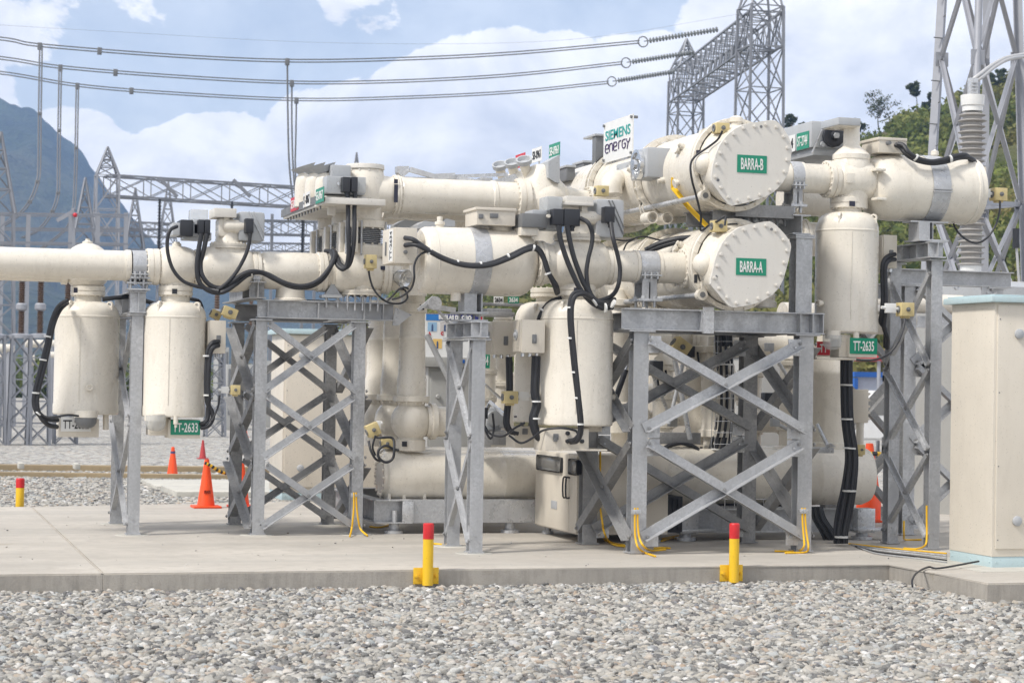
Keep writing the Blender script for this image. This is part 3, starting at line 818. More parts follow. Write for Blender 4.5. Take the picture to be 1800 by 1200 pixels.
# second centre tank behind
t, X, R = vt_tank('cream hanging tank half hidden behind the largest one, with a box on its left', 962, 19.2, (507, 523), 534, (532, 565), 742, 59, 32, 22)
mb = MB(); PB(mb, 905, 750, 956, 787, 18.95, .3); mb.build('terminal_box', CREAM_B, t)
mb = MB(); PB(mb, 919, 753, 928, 763, 18.93, .02, .003); mb.build('latch', GREY_D, t)
sticker(t, 906, 732, 18.72, 5, 3)
# third behind (a rim shows past the second)
cubicle('cream terminal box with a black latch, left one of the close pair at the centre', 868, 565, 907, 623, 18.85, .26)
cubicle('cream terminal box with a black latch, right one of the close pair at the centre', 917, 562, 958, 620, 18.30, .26)
# right tank
t, X, R = vt_tank('cream hanging tank with the green TT-2635 plate, right of the busbar vessels', 1488, YR, (348, 367), 377, (375, 406), 585, 55, 31, 25)
mb = MB(); PB(mb, 1493, 594, 1542, 628, 18.2, .3); PB(mb, 1475, 588, 1495, 628, 18.26, .2); PB(mb, 1436, 629, 1540, 632, 18.22, .3, 0); mb.build('terminal_box', CREAM_B, t)
front_sign(t, 1494, 594, 1542, 622, 18.19, 'TT-2635', GREEN, WHITE)
mb = MB(); c = K(1463, 600, 18.25); mb.lathe(c, 'z', [(-.085, 0), (-.08, .05), (-.05, .085), (-.0, .095), (.06, .095)], 24); mb.build('inspection_bowl', CLEAR, t)
mb = MB(); mb.lathe(K(1464, 590, 18.25), 'z', [(-.03, .075), (.05, .075)], 24); mb.build('bowl_collar', CREAM, t)
mb = MB(); mb.cyl(K(1505, 584, 18.22), K(1505, 600, 18.22), .03, 12); mb.cyl(K(1505, 600, 18.22), K(1505, 606, 18.22), .018, 8); mb.build('drain_stub', CREAM, t)
valve_stub(t, (X - R, YR - .1, zat(535, X, YR)), (-1, -.3, 0), .026, .06)
sticker(t, 1498, 358, 18.32, 11, 9)
for py in (476, 548):
    valve_stub(t, (X + R, YR - .06, zat(py, X, YR)), (1, -.1, 0), .016, .07)
cubicle('cream terminal box hung on the right of the green-plated right tank', 1553, 413, 1577, 471, 18.5, .2, side_lock=False)
# red-phase plate seen behind the frame post at the right
side = thing('warning_plate', 'small red plate with white lettering behind the right post of the wide frame', 'sign', K(1447, 612, 19.1))
front_sign(side, 1436, 600, 1459, 624, 19.1, 'TT', RED, WHITE, name='plate', tw=.6)

# ================================================================== LEFT LINE
zL = K(120, 464, YL).z
t = thing('gas_pipe', 'long cream gas pipe running out of the picture at the left', 'pipe', (xat(60, YL, zL), YL, zL - .17), 'cream gas pipes')
mb = MB(); LX(mb, YL, zL, [(-160, 26.5), (219, 26.5), (219, 28), (224, 28.5), (229, 28), (229, 25)], 48); mb.build('tube', CREAM, t)
t = thing('gas_pipe', 'cream gas pipe of the middle phase just behind the long left pipe', 'pipe', (xat(60, 21.45, zL), 21.45, zL - .17), 'cream gas pipes')
mb = MB(); LX(mb, 21.45, zL, [(-140, 26), (108, 26), (108, 30), (118, 30), (118, 26)], 40); mb.build('tube', CREAM, t)
def pipe_clamp(label, Y, z, px0, px1, rp, zfoot, par_group='galvanised pipe clamps', wf=1.0):
    x0, x1 = xat(px0, Y, z), xat(px1, Y, z); xc = (x0 + x1) / 2; r = rp / ppm((x0, Y, z)); wd = x1 - x0
    t = thing('pipe_clamp', label, 'pipe clamp', (xc, Y, zfoot), par_group)
    mb = MB(); mb.lathe((x0, Y, z), 'x', [(0, r), (0, r + .008), (wd, r + .008), (wd, r)], 48, False); mb.build('band', GALV_L, t)
    mb = MB(); mb.box((x0 - .01, Y - r - .03, z - r * .62), (x1 + .01, Y - r * .7, z - r * .62 + .012)); mb.box((x0 - .01, Y + r * .7, z - r * .62), (x1 + .01, Y + r + .03, z - r * .62 + .012))
    for k in range(3): mb.cyl((x0 + wd * (.15 + .35 * k), Y - r - .012, z - r * .62 - .03), (x0 + wd * (.15 + .35 * k), Y - r - .012, z - r * .62 + .035), .012, 8)
    mb.build('clamp_ear', GALV_L, t)
    mb = MB(); h = z - r * .62 - .02
    mb.box((x0 + wd * .1, Y - r * .8, zfoot + .05), (x1 - wd * .1, Y - r * .8 + .012, h)).box((xc - .006, Y - r * .8, zfoot + .05), (xc + .006, Y + r * .8, z - r)).box((x0 + wd * .1, Y + r * .6, zfoot + .05), (x1 - wd * .1, Y + r * .6 + .012, h))
    mb.lathe((x0 + wd * .25, Y - r * .8, h - .06), (0, -1, 0), [(0, .012), (.003, .012)], 8)
    mb.build('saddle', GALV, t)
    mb = MB(); mb.box((x0 - .02 * wf, Y - r * .95, zfoot + .03), (x1 + .03 * wf, Y + r, zfoot + .055))
    for sx in (.2, .8):
        for sy in (-.7, .7): mb.cyl((x0 + wd * sx, Y + r * sy, zfoot - .03), (x0 + wd * sx, Y + r * sy, zfoot + .10), .015, 8).cyl((x0 + wd * sx, Y + r * sy, zfoot + .055), (x0 + wd * sx, Y + r * sy, zfoot + .08), .026, 6)
    mb.build('foot_plate', GALV_L, t)
    return t
pipe_clamp('galvanised clamp gripping the long left pipe above the narrow trestle', YL, zL, 231, 256, 26.5, 2.53)
# first corner housing
def bulge(mb, Y, z, pxl, pxr, rp, rl, rr):
    """swollen body along X between two openings"""
    n = 14; prof = []
    for i in range(n + 1):
        a = i / n; px = pxl + (pxr - pxl) * a
        e = math.sqrt(max(0, 1 - (2 * a - 1) ** 2))
        base_r = rl + (rr - rl) * a
        prof.append((px, base_r + (rp - base_r) * e ** .9))
    return LX(mb, Y, z, prof, 48)
t = thing('corner_housing', 'rounded cream housing above the green-plated left tank, with a cap nub on top', 'switchgear housing', (xat(310, YL, zL), YL, zL - .25), 'cream switchgear housings')
mb = MB(); X = xat(310, YL, zL); bulge(mb, YL, zL, 278, 342, 38, 26, 26)
LZ(mb, X, YL, [(520, 24), (500, 26), (480, 30)], 36); LZ(mb, X, YL, [(436, 8), (428, 8), (428, 6), (425, 5)], 14)
mb.build('body', CREAM, t)
mb = MB(); flangeX(mb, YL, zL, 257, 279, 32, 16); mb.build('flange', CREAM, t)
mb = MB(); flangeX(mb, YL, zL, 341, 352, 33, 16); mb.build('flange', CREAM, t)
t = thing('corner_housing', 'domed cream housing rising behind the long left pipe', 'switchgear housing', (xat(155, 21.45, zL), 21.45, zL - .25), 'cream switchgear housings')
mb = MB(); X = xat(153, 21.45, zL); zt_ = zat(427, X, 21.45); mb.ball((X, 21.45, zt_ - .25), .25, 40); LZ(mb, X, 21.45, [(520, 24), (490, 27)], 36); LZ(mb, X, 21.45, [(432, 9), (425, 9), (423, 4), (420, 4)], 14)
mb.build('body', CREAM, t)

def switch_unit(label, Y, z, pc, rb, pxl, pxr, neck, cap):
    """round switch housing with a mechanism tower on top. pc = centre px; neck/cap = px tables"""
    X = xat(pc, Y, z)
    t = thing('switch_unit', label, 'switch', (X, Y, z - .3), 'switch units with drive boxes')
    mb = MB(); bulge(mb, Y, z, pxl, pxr, rb, rb * .74, rb * .74); LZ(mb, X, Y, neck, 40)
    mb.build('body', CREAM, t)
    return t, X
def connectors(par, rects, Y, depth=.12, name='plug_connector', mat=None):
    for r in rects:
        mb = MB(); PB(mb, *r, Y, depth, .006); px, py = (r[0] + r[2]) / 2, r[3]
        p = K(px, py, Y + .05); mb.lathe(p + Vector((0, 0, .0)), (0, 0, -1), [(0, .028), (.02, .028), (.02, .02), (.05, .02)], 12)
        mb.build(name, mat or BLACK, par)
t, X = switch_unit('switch unit over the four-legged trestle, dark drive box and grey box on its tower', YL, zL, 401, 41, 350, 442, [(505, 24), (495, 26), (440, 30), (432, 30), (425, 24), (400, 20), (395, 20)], None)
mb = MB(); flangeZ(mb, X, YL, 428, 438, 33, 14); mb.build('flange', CREAM, t)
mb = MB(); PB(mb, 385, 384, 412, 416, YL - .12, .26, .02); LX(mb, YL - .1, K(410, 398, YL - .1).z, [(392, 9), (398, 12), (436, 12)], 24); PB(mb, 394, 378, 404, 392, YL - .13, .1, .004); mb.build('mechanism_tower', CREAM, t)
mb = MB(); PB(mb, 377, 366, 416, 382, YL - .18, .36, .006); mb.build('tower_cap', FACE, t)
mb = MB(); PB(mb, 304, 392, 352, 414, YL - .2, .28, .01); PB(mb, 322, 408, 372, 422, YL - .16, .2, .01); mb.build('drive_base', GREYBOX, t)
mb = MB(); PB(mb, 317, 386, 340, 415, YL - .24, .30, .014); mb.build('drive_box', BLACK, t)
mb = MB(); PB(mb, 336, 368, 366, 388, YL - .12, .2, .01); mb.build('glass_cover', CLEAR, t)
mb = MB(); PB(mb, 341, 385, 369, 412, YL - .2, .2, .006); mb.build('drive_face', GREYBOX, t)
connectors(t, [(349, 386, 359, 410), (360, 386, 370, 410)], YL - .32)
mb = MB(); PB(mb, 420, 372, 466, 424, YL - .16, .34, .035); mb.build('grey_drive', GREYBOX, t)
mb = MB(); mb.bar(K(438, 372, YL - .165), K(464, 424, YL - .165), prof_rect(.012, .01)); mb.bar(K(446, 372, YL - .165), K(464, 408, YL - .165), prof_rect(.008, .008)); mb.build('drive_rail', GALV_L, t)
connectors(t, [(432, 384, 446, 409)], YL - .28)
mb = MB(); flangeX(mb, YL, zL, 441, 456, 33, 16); mb.build('side_flange', CREAM, t)

t = thing('gas_pipe', 'short thick cream pipe with a flared saddle, over the four-legged trestle', 'pipe', (xat(505, YL, zL), YL, zL - .25), 'cream gas pipes')
mb = MB(); LX(mb, YL, zL, [(456, 28), (462, 32), (468, 33), (548, 33), (556, 31), (558, 28)], 48); mb.build('tube', CREAM, t)
mb = MB(); LZ(mb, xat(511, YL, zL), YL, [(529, 29), (526, 29), (524, 26), (500, 24), (488, 26)], 36); mb.build('saddle_foot', CREAM, t)
mb = MB(); flangeX(mb, YL, zL, 556, 572, 35, 18); mb.build('flange', CREAM, t)
pipe_clamp('galvanised pad under the joint left of the thick pipe', YL, zL, 441, 452, 28, 2.57)
# triangular stand-off
t = thing('standoff_bracket', 'pointed grey stand-off bracket on studs, over the four-legged trestle', 'bracket', K(585, 535, 20.6))
mb = MB(); mb.poly([K(585, 494, 20.6), K(599, 519, 20.6), K(571, 519, 20.6)], .1, (0, 1, 0)); PB(mb, 568, 518, 601, 523, 20.55, .2, 0)
mb.build('wedge', GREYBOX, t)
mb = MB()
for px in (574, 594): mb.cyl(K(px, 522, 20.62), K(px, 541, 20.62), .014, 8).cyl(K(px, 527, 20.62), K(px, 531, 20.62), .03, 6)
mb.build('stud', GALV_L, t)
# T housing below the bellows
t = thing('tee_housing', 'round cream tee housing below the ribbed bellows, with a square-bolted foot', 'switchgear housing', (xat(634, YL, zL), YL, zL - .3), 'cream switchgear housings')
X = xat(634, YL, zL)
mb = MB(); bulge(mb, YL, zL, 585, 668, 38, 32, 30); LZ(mb, X, YL, [(520, 28), (508, 30), (470, 36), (452, 36), (446, 33), (430, 33)], 48); mb.build('body', CREAM, t)
mb = MB(); flangeZ(mb, X, YL, 510, 520, 37, 18); mb.build('flange', CREAM, t)
mb = MB()
for k in range(5): mb.cyl((X - .16 + .08 * k, YL - .12, 2.30), (X - .16 + .08 * k, YL - .12, zat(520, X, YL)), .012, 8)
mb.build('stud', GALV_L, t)
mb = MB(); flangeX(mb, YL, zL, 572, 586, 30, 16); mb.build('side_flange', CREAM, t)
mb = MB(); flangeX(mb, YL, zL, 668, 683, 35, 16); mb.build('side_flange', CREAM, t)
sticker(t, 673, 471, YL - .20, 8, 7)
# elbow down to the breaker column
Xc = K(725, 600, YL).x
t = thing('pipe_elbow', 'cream elbow with a bright rupture disc, under the left end of the big lying tank', 'pipe', (xat(705, YL, zL), YL, zL - .3), 'cream gas pipes')
mb = MB(); LX(mb, YL, zL, [(683, 28), (700, 28), (700, 30), (716, 30)], 40); mb.ball((Xc, YL, zL), 31 / 171, 32); LZ(mb, Xc, YL, [(520, 24), (480, 26)], 36); mb.build('tube', CREAM, t)
mb = MB(); c = K(712, 490, YL - .24); mb.lathe(c, (.75, -1, -.35), [(-.10, .07), (0, .10), (.010, .10), (.010, .09), (-.03, .05), (-.04, .0)], 28); mb.build('rupture_disc', CHROME, t)

# ================================================================== UPPER LEFT: bellows, tee and domes of three phases
XU = K(640, 400, YL).x
def bellows_leg(Y, label, front=False):
    sh = 0
    t = thing('bellows_leg', label, 'switchgear bellows', (XU, Y, zat(452, XU, YL)), 'ribbed bellows legs')
    zz = lambda py: zat(py, XU, YL)
    s = ppm((XU, YL, 2.8)); rr = lambda p: p / s
    mb = MB(); mb.lathe((XU, Y, 0), 'z', [(zz(452), rr(34)), (zz(447), rr(37)), (zz(433), rr(37)), (zz(431), rr(33))], 40); mb.bolts((XU, Y, zz(431)), 'z', rr(35), 14, .012, .014); mb.build('lower_flange', CREAM, t)
    mb = MB(); pr = []
    z0, z1 = zz(432), zz(402); n = 9
    for k in range(n):
        a = z0 + (z1 - z0) * k / n; b = z0 + (z1 - z0) * (k + 1) / n
        pr += [(a, rr(26)), (a + (b - a) * .35, rr(33)), (a + (b - a) * .55, rr(33)), (b - .001, rr(26))]
    mb.lathe((XU, Y, 0), 'z', pr, 40); mb.build('bellows', GALV, t)
    mb = MB(); mb.lathe((XU, Y, 0), 'z', [(zz(402), rr(34)), (zz(401), rr(37)), (zz(389), rr(37)), (zz(387), rr(31)), (zz(376), rr(31)), (zz(350), rr(31))], 40); mb.bolts((XU, Y, zz(404)), 'z', rr(35), 14, .012, .014); mb.build('upper_flange', CREAM, t)
    mb = MB()
    for a in (-2.7, -1.9, -.4, .6, 2.0):
        p = Vector((XU + math.cos(a) * rr(39), Y + math.sin(a) * rr(39), 0))
        mb.cyl(p + Vector((0, 0, zz(450))), p + Vector((0, 0, zz(390))), .011, 8)
    mb.build('tie_rod', GALV_L, t)
    mb = MB()
    for a in (math.pi, -2.2): mb.cbox((XU + math.cos(a) * rr(40), Y + math.sin(a) * rr(40), (zz(392) + zz(446)) / 2), (.05, .09, zz(392) - zz(446)), .006)
    mb.build('guide_plate', CREAM, t)
    return t
bellows_leg(YL, 'ribbed bellows of the front phase, between tee housing and upper tee')
bellows_leg(YL + .75, 'ribbed bellows of the middle phase, second of the three from the front')
bellows_leg(YL + 1.5, 'ribbed bellows of the rear phase, furthest left of the three')
zU = K(800, 347, YL).z
t = thing('upper_tee', 'cream upper tee with a flat bolted lid and grey drive box above the bellows', 'switchgear housing', (XU, YL, zU - .3), 'cream switchgear housings')
mb = MB(); LZ(mb, XU, YL, [(380, 31), (372, 31), (352, 37), (338, 38), (322, 37), (305, 33), (298, 30), (292, 30)], 48)
LX(mb, YL, zU, [(645, 34), (668, 33), (690, 31)], 44); mb.build('body', CREAM, t)
mb = MB(); LZ(mb, XU, YL, [(299, 32), (298, 34), (293, 34), (290, 33), (290, 0)], 40); mb.bolts((XU, YL, zat(303, XU, YL)), 'z', 32 / 172, 12, .012, .02); mb.build('lid', FACE, t)
mb = MB(); flangeX(mb, YL, zU, 690, 700, 35, 18); mb.build('flange', CREAM, t)
for py, h in ((319, 8), (340, 32)): sticker(t, 696, py, YL - .205, 7, h)
mb = MB(); PB(mb, 574, 310, 642, 341, YL - .34, .34, .012); mb.build('drive_box', GREYBOX, t)
mb = MB(); PB(mb, 583, 290, 617, 310, YL - .25, .34, .012); mb.build('drive_top', GREYBOX, t)
mb = MB(); PB(mb, 627, 311, 644, 339, YL - .37, .3, .012); mb.build('glass_cover', CLEAR, t)
mb = MB(); mb.lathe(K(595, 323, YL - .35), (0, -1, 0), [(0, .018), (.02, .018)], 12); mb.build('knob', CHROME, t)
connectors(t, [(603, 311, 616, 337), (618, 311, 629, 337)], YL - .46)
mb = MB(); PB(mb, 572, 344, 645, 358, YL - .25, .5, .02); PB(mb, 577, 362, 590, 378, YL - .2, .05, .004); mb.build('drive_shelf', FACE, t)
# domed relief housings, each with a scoop
for k, (Y, lab) in enumerate(((YL - .05, 'cream domed relief housing with a grey scoop, nearest the drive box'), (YL + .40, 'cream domed relief housing with a grey scoop, middle of the three'), (YL + .85, 'cream domed relief housing with a grey scoop, furthest left of the three'))):
    px = 572 - 17.5 * k
    p = K(px, 340, Y); s = ppm(p)
    t = thing('relief_housing', lab, 'switchgear housing', (p.x, Y, zat(362, p.x, Y)), 'domed relief housings')
    mb = MB(); LZ(mb, p.x, Y, [(366, 17), (364, 19), (330, 19), (320, 18), (312, 16), (305, 12)], 28); mb.build('body', CREAM, t)
    mb = MB(); z = zat(298, p.x, Y); mb.lathe((p.x - .02, Y, z), (-.35, 0, 1), [(-.03, .075), (0, .10), (.035, .14), (.035, .125), (0, .07)], 24); mb.cbox((p.x + .09, Y, z + .0), (.14, .13, .06), .02); mb.build('scoop', GREYBOX, t)
# carrier plate with three coloured plates
x0p = K(573, 355, 20.15).x
t = thing('carrier_plate', 'sloping cream carrier plate below the three relief housings', 'bracket', (XU - .6, YL + .5, zat(372, XU, YL)))
mb = MB(); mb.box((x0p, 20.2, zat(368, XU, YL)), (XU + .1, YL + 1.75, zat(357, XU, YL)), .006); mb.build('plate', FACE, t)
for k in range(12):
    mb = MB(); mb.cyl((x0p + .02, YL - .2 + .16 * k, zat(374, XU, YL)), (x0p + .02, YL - .2 + .16 * k, zat(366, XU, YL)), .010, 8); mb.build('bolt', GREY_D, t)
mb = MB(); mb.box((x0p - .014, 20.22, zat(364, XU, YL)), (x0p - .002, YL + 1.8, zat(350, XU, YL)), .0); mb.build('sign_rail', GREY_D, t)
for px0, px1, py0, py1, Y, bgm, fgm, lab in ((555, 569, 333, 361, YL - .12, GREEN, WHITE, 'green upright plate lettered SE-8967 beside the drive box'), (533, 545, 343, 367, YL + .62, WHITE, SIGNB, 'white upright plate lettered SE-8967 left of the drive box'), (511, 524, 351, 377, YL + 1.4, RED, WHITE, 'red upright plate lettered SE-8967 furthest left of its three')):
    zc = K((px0 + px1) / 2, (py0 + py1) / 2, Y).z
    Xs = x0p - .02
    o = side_sign(None, Xs, yat(px0, Xs, zc), yat(px1, Xs, zc), zc - .075, zc + .075, 'SE-8967', bgm, fgm, name='phase_sign', origin=(Xs, Y, zc))
    tag(o, lab, 'sign', 'phase signs on the left drive')
# upper gas pipes of three phases
for k, lab in ((0, 'upper cream gas pipe of the front phase, between two bolted flanges'), (1, 'upper cream gas pipe of the middle phase, glimpsed below the front one'), (2, 'upper cream gas pipe of the rear phase, behind the other two upper pipes')):
    Y = YL + .75 * k
    t = thing('gas_pipe', lab, 'pipe', (xat(800, Y, zU), Y, zU - .18), 'cream gas pipes')
    dx = 0 if k == 0 else -29 * k
    mb = MB(); LX(mb, Y, zU, [(700 + dx, 31), (703 + dx, 33), (710 + dx, 31), (860 + dx, 31), (862 + dx, 32.5), (868 + dx, 32.5), (870 + dx, 31), (906 + dx, 31)], 48); mb.build('tube', CREAM, t)
    mb = MB(); flangeX(mb, Y, zU, 905 + dx, 926 + dx, 38, 20); mb.build('flange', CREAM, t)
# linkage on top of the pipe
t = thing('drive_linkage', 'long grey drive linkage of rods and levers above the upper pipe', 'linkage', K(800, 312, YL))
ly = YL + .05
mb = MB(); mb.poly([K(699, 292, ly), K(719, 292, ly), K(719, 303, ly), K(708, 312, ly), K(699, 303, ly)], .12, (0, 1, 0)); mb.build('end_bracket', GALV_L, t)
mb = MB(); mb.bar(K(720, 298, ly), K(765, 311, ly), prof_rect(.05, .05)); mb.bar(K(762, 311, ly), K(800, 309, ly), prof_rect(.03, .06)); mb.bar(K(800, 310, ly + .03), K(892, 307, ly + .03), prof_rect(.025, .035)); mb.bar(K(800, 313, ly - .03), K(850, 320, ly - .03), prof_rect(.025, .035)); mb.bar(K(710, 312, ly), K(800, 316, ly), prof_rect(.02, .02)); mb.build('rod', GALV_L, t)
mb = MB(); PB(mb, 793, 308, 802, 318, ly - .06, .16, .004); PB(mb, 846, 312, 866, 322, ly - .06, .18, .004); mb.build('lever_block', GALV, t)
mb = MB(); mb.poly([K(855, 321, ly - .05), K(905, 305, ly - .05), K(915, 318, ly - .05), K(880, 322, ly - .05)], .02, (0, 1, 0)); mb.build('lever', GALV_L, t)
# relief caps
for k, (px, py, Y) in enumerate(((924, 296, YL), (903, 300, YL + .7), (881, 304, YL + 1.4))):
    p = K(px, py, Y); t = thing('relief_elbow', ('cream relief elbow with a grey mouth, nearest of three by the pipe end', 'cream relief elbow with a grey mouth, middle of three by the pipe end', 'cream relief elbow with a grey mouth, furthest of three by the pipe end')[k], 'relief cap', p - Vector((0, 0, .1)), 'relief elbows')
    mb = MB(); mb.tube([p + Vector((.12, .1, -.2)), p + Vector((.05, .04, -.08)), p + Vector((-.01, -.02, .0)), p + Vector((-.03, -.05, .05))], .055, 16); mb.build('elbow', CREAM, t)
    mb = MB(); mb.lathe(p + Vector((-.03, -.05, .05)), (-.3, -.5, .85), [(0, .055), (.0, .08), (.05, .085), (.05, .07), (.01, .05), (.01, 0)], 20); mb.build('mouth', GREYBOX, t)
# housings at the right end of the upper pipe
XH = xat(960, YL, zU)
for k, lab in ((0, 'tall lobed cream housing at the right end of the upper pipe'), (1, 'lobed cream housing of the middle phase behind the front one')):
    Y = YL + .75 * k
    t = thing('end_housing', lab, 'switchgear housing', (XH, Y, zU - .3), 'lobed end housings')
    mb = MB(); s = ppm((XH, YL, zU)); dz = 0
    mb.ball((XH, Y, zU - .0), 44 / s, 40); mb.lathe((XH - 8 / s, Y, zU), 'z', [(0, 40 / s), (.16, 36 / s), (.26, 30 / s), (.32, 27 / s), (.36, 23 / s), (.385, 15 / s), (.39, 0)], 36)
    mb.lathe((XH, Y, zU), 'z', [(-.5, 24 / s), (-.2, 30 / s), (0, 40 / s)], 36)
    mb.lathe((XH, Y, zU), 'x', [(-45 / s, 32 / s), (0, 36 / s), (55 / s, 24 / s), (80 / s, 22 / s)], 36); mb.build('body', CREAM, t)
    mb = MB(); mb.lathe((XH + 76 / s, Y, zU), 'x', [(0, 30 / s), (.06, 30 / s)], 36); mb.bolts((XH + 72 / s, Y, zU), 'x', 27 / s, 14, .012, .02); mb.build('flange', CREAM, t)
t = thing('cover_hood', 'folded grey sheet hood standing on the lobed end housing', 'hood', K(975, 320, YL - .2))
mb = MB(); mb.poly([K(970, 280, YL - .25), K(984, 272, YL - .25), K(984, 322, YL - .25), K(976, 320, YL - .25), K(964, 312, YL - .25), K(964, 284, YL - .25)], .28, (0, 1, 0)); mb.build('hood', GREYBOX, t)
for px0, px1, py0, py1, Y, bgm, fgm, lab in ((965, 984, 250, 275, YL - .1, GREEN, WHITE, 'green upright plate lettered SB-0961 on the end housing'), (935, 952, 258, 282, YL + .65, WHITE, SIGNB, 'white upright plate lettered SB-0961, middle of its three'), (906, 923, 269, 292, YL + 1.4, RED, WHITE, 'red upright plate lettered SB-0961, furthest of its three')):
    Xs = K(px1, (py0 + py1) / 2, Y).x; zc = K(px1, (py0 + py1) / 2, Y).z + .005
    t = thing('phase_sign', lab, 'sign', (Xs, Y, zc - .3), 'phase signs by the end housing')
    side_sign(t, Xs, yat(px0, Xs, zc), Y, zc - .078, zc + .078, 'SB-0961', bgm, fgm, name='plate')
    mb = MB(); mb.cbox((Xs + .012, Y + .12, zc - .14), (.012, .03, .34)); mb.build('stem', GALV_L, t)
# small dark housings beyond
for px0, py0, px1, py1, Y, lab in ((996, 293, 1011, 317, 21.9, 'small dark box with a pale rim left of the company sign'), (1026, 285, 1041, 309, 22.6, 'small dark box higher up, just left of the company sign'), (1047, 238, 1061, 298, 21.2, 'tall dark slab standing behind the company sign')):
    t = thing('indicator_box', lab, 'indicator box', K((px0 + px1) / 2, py1, Y), 'dark indicator boxes')
    mb = MB(); PB(mb, px0, py0, px1, py1, Y, .5 if py1 - py0 < 30 else .12, .006); mb.build('case', GREY_D, t)
    mb = MB(); PB(mb, px0 - 1, py0 - 3, px1 + 2, py0 + 1, Y - .02, .4, .004); mb.build('rim', GREYBOX, t)

YK = 21.0
XK = K(725, 600, YK).x
# ================================================================== BREAKER COLUMNS (three phases) AND LYING BREAKERS
for k, lab in ((0, 'cream upright column of the front phase left of the board, on a round housing'), (1, 'cream upright column of the middle phase, second from the front'), (2, 'cream upright column of the rear phase, furthest left')):
    Y = YK + .75 * k; X = XK
    t = thing('breaker_column', lab, 'switchgear column', (X, Y, zat(792, X, YK)), 'upright breaker columns')
    z_ = lambda py: zat(py, X, YK)
    s = ppm((X, YK, 1.5)); r_ = lambda p: p / s
    mb = MB(); pr = [(z_(695), 0), (z_(695), r_(26)), (z_(666), r_(26)), (z_(664), r_(25)), (z_(661), r_(25)), (z_(659), r_(24)), (z_(598), r_(22.5)), (z_(596), r_(23.5)), (z_(592), r_(23.5)), (z_(590), r_(22.5)), (z_(545), r_(21.5)), (z_(520), r_(21))]
    mb.lathe((X, Y, 0), 'z', pr, 40); mb.build('tube', CREAM, t)
    mb = MB(); mb.lathe((X, Y, 0), 'z', [(z_(550), r_(23)), (z_(549), r_(25)), (z_(534), r_(25)), (z_(532), r_(22))], 36); mb.build('collar', CREAM, t)
    mb = MB(); mb.lathe((X, Y, 0), 'z', [(z_(706), r_(30)), (z_(705), r_(32)), (z_(696), r_(32)), (z_(695), r_(28))], 36); mb.bolts((X, Y, z_(709)), 'z', r_(29), 12, .011, .02); mb.build('flange', CREAM, t)
    mb = MB(); mb.lathe((X, Y, 0), 'z', [(z_(772), r_(22))] + [(z_(740) - r_(36) * math.cos(a), r_(36) * math.sin(a)) for a in (.65, .9, 1.2, 1.57, 1.9, 2.2, 2.45)] + [(z_(705), r_(26))], 44)
    mb.build('round_housing', CREAM, t)
    mb = MB(); mb.lathe((X + r_(26), Y, z_(740)), 'x', [(0, r_(27)), (.04, r_(28)), (.05, r_(32)), (.10, r_(32)), (.11, r_(27)), (.25, r_(26)), (.3, r_(24))], 36); mb.build('side_nozzle', CREAM, t)
    mb = MB(); mb.lathe((X, Y, 0), 'z', [(z_(792), r_(24)), (z_(791), r_(26)), (z_(773), r_(26)), (z_(771), r_(23))], 36); mb.build('neck_flange', CREAM, t)
    if k == 0:
        sticker(t, 711, 780, Y - r_(27), 9, 9, BLACK); sticker(t, 742, 540, Y - r_(26) + .01, 8, 9, BLACK)
zB = K(820, 838, YK).z
def lying_breaker(label, Y, z, px0, px1, rp, legs=True):
    x0, x1 = xat(px0, Y, z), xat(px1, Y, z)
    t = thing('breaker_tank', label, 'circuit breaker', ((x0 + x1) / 2, Y, z - .3), 'lying breaker tanks')
    mb = MB(); r = rp / ppm((x0, Y, z)); L = x1 - x0
    mb.lathe((x0, Y, z), 'x', [(0, 0), (0, r * .82), (.03, r * .86), (.05, r * .98), (.12, r * 1.04), (.40, r * 1.04), (.46, r), (L * .72, r), (L * .725, r * 1.012), (L * .735, r * 1.012), (L * .74, r), (L - .1, r), (L - .03, r * .9), (L, r * .7), (L, 0)], 56)
    mb.build('body', CREAM, t)
    mb = MB()
    for xx in (.06, .22, .44):
        mb.cbox((x0 + xx, Y - r * .55, z - r * .9), (.035, .1, r * .5), .008)
        mb.cbox((x0 + xx, Y + r * .55, z - r * .9), (.035, .1, r * .5), .008)
    mb.bolts((x0 - .02, Y, z), 'x', r * .74, 14, .014, .03)
    mb.build('foot_rib', CREAM, t)
    return t
for k, lab in ((0, 'lying cream breaker tank of the front phase on the left skid'), (1, 'lying cream breaker tank of the middle phase, its bolted end seen at the left'), (2, 'lying cream breaker tank of the rear phase, furthest left end')):
    lying_breaker(lab, YK + .75 * k, zB, 668 - 0, 956 if k == 0 else 950, 42)
# skid
t = thing('skid_frame', 'low grey steel skid on levelling feet under the left breakers', 'skid', (xat(800, 20.75, .1), 21.2, 0), 'steel skids')
xs0 = xat(664, 20.75, .2); xs1 = xat(945, 20.75, .2); zs0, zs1 = K(800, 922, 20.4).z, K(800, 881, 20.4).z
ibeam(t, (xs0 - .04, 20.75, (zs0 + zs1) / 2), (xs1, 20.75, (zs0 + zs1) / 2), .14, zs1 - zs0, 'side_beam', GALV, stiff=())
mb = MB(); mb.box((xs0 + .32, 20.675, zs0 + .004), (xs1, 20.685, zs1 - .004))
for k in range(3): mb.lathe((xs0 + .58 + .07 * k, 20.675, zs1 - .12), (0, -1, 0), [(0, .010), (.002, .010)], 8)
mb.build('web_plate', GALV_L, t)
ibeam(t, (xs0, 23.0, (zs0 + zs1) / 2), (xs1, 23.0, (zs0 + zs1) / 2), .14, zs1 - zs0, 'side_beam', GALV_D)
ibeam(t, (xs0 + .02, 20.8, (zs0 + zs1) / 2), (xs0 + .02, 22.9, (zs0 + zs1) / 2), .14, zs1 - zs0 - .01, 'end_beam', GALV_D)
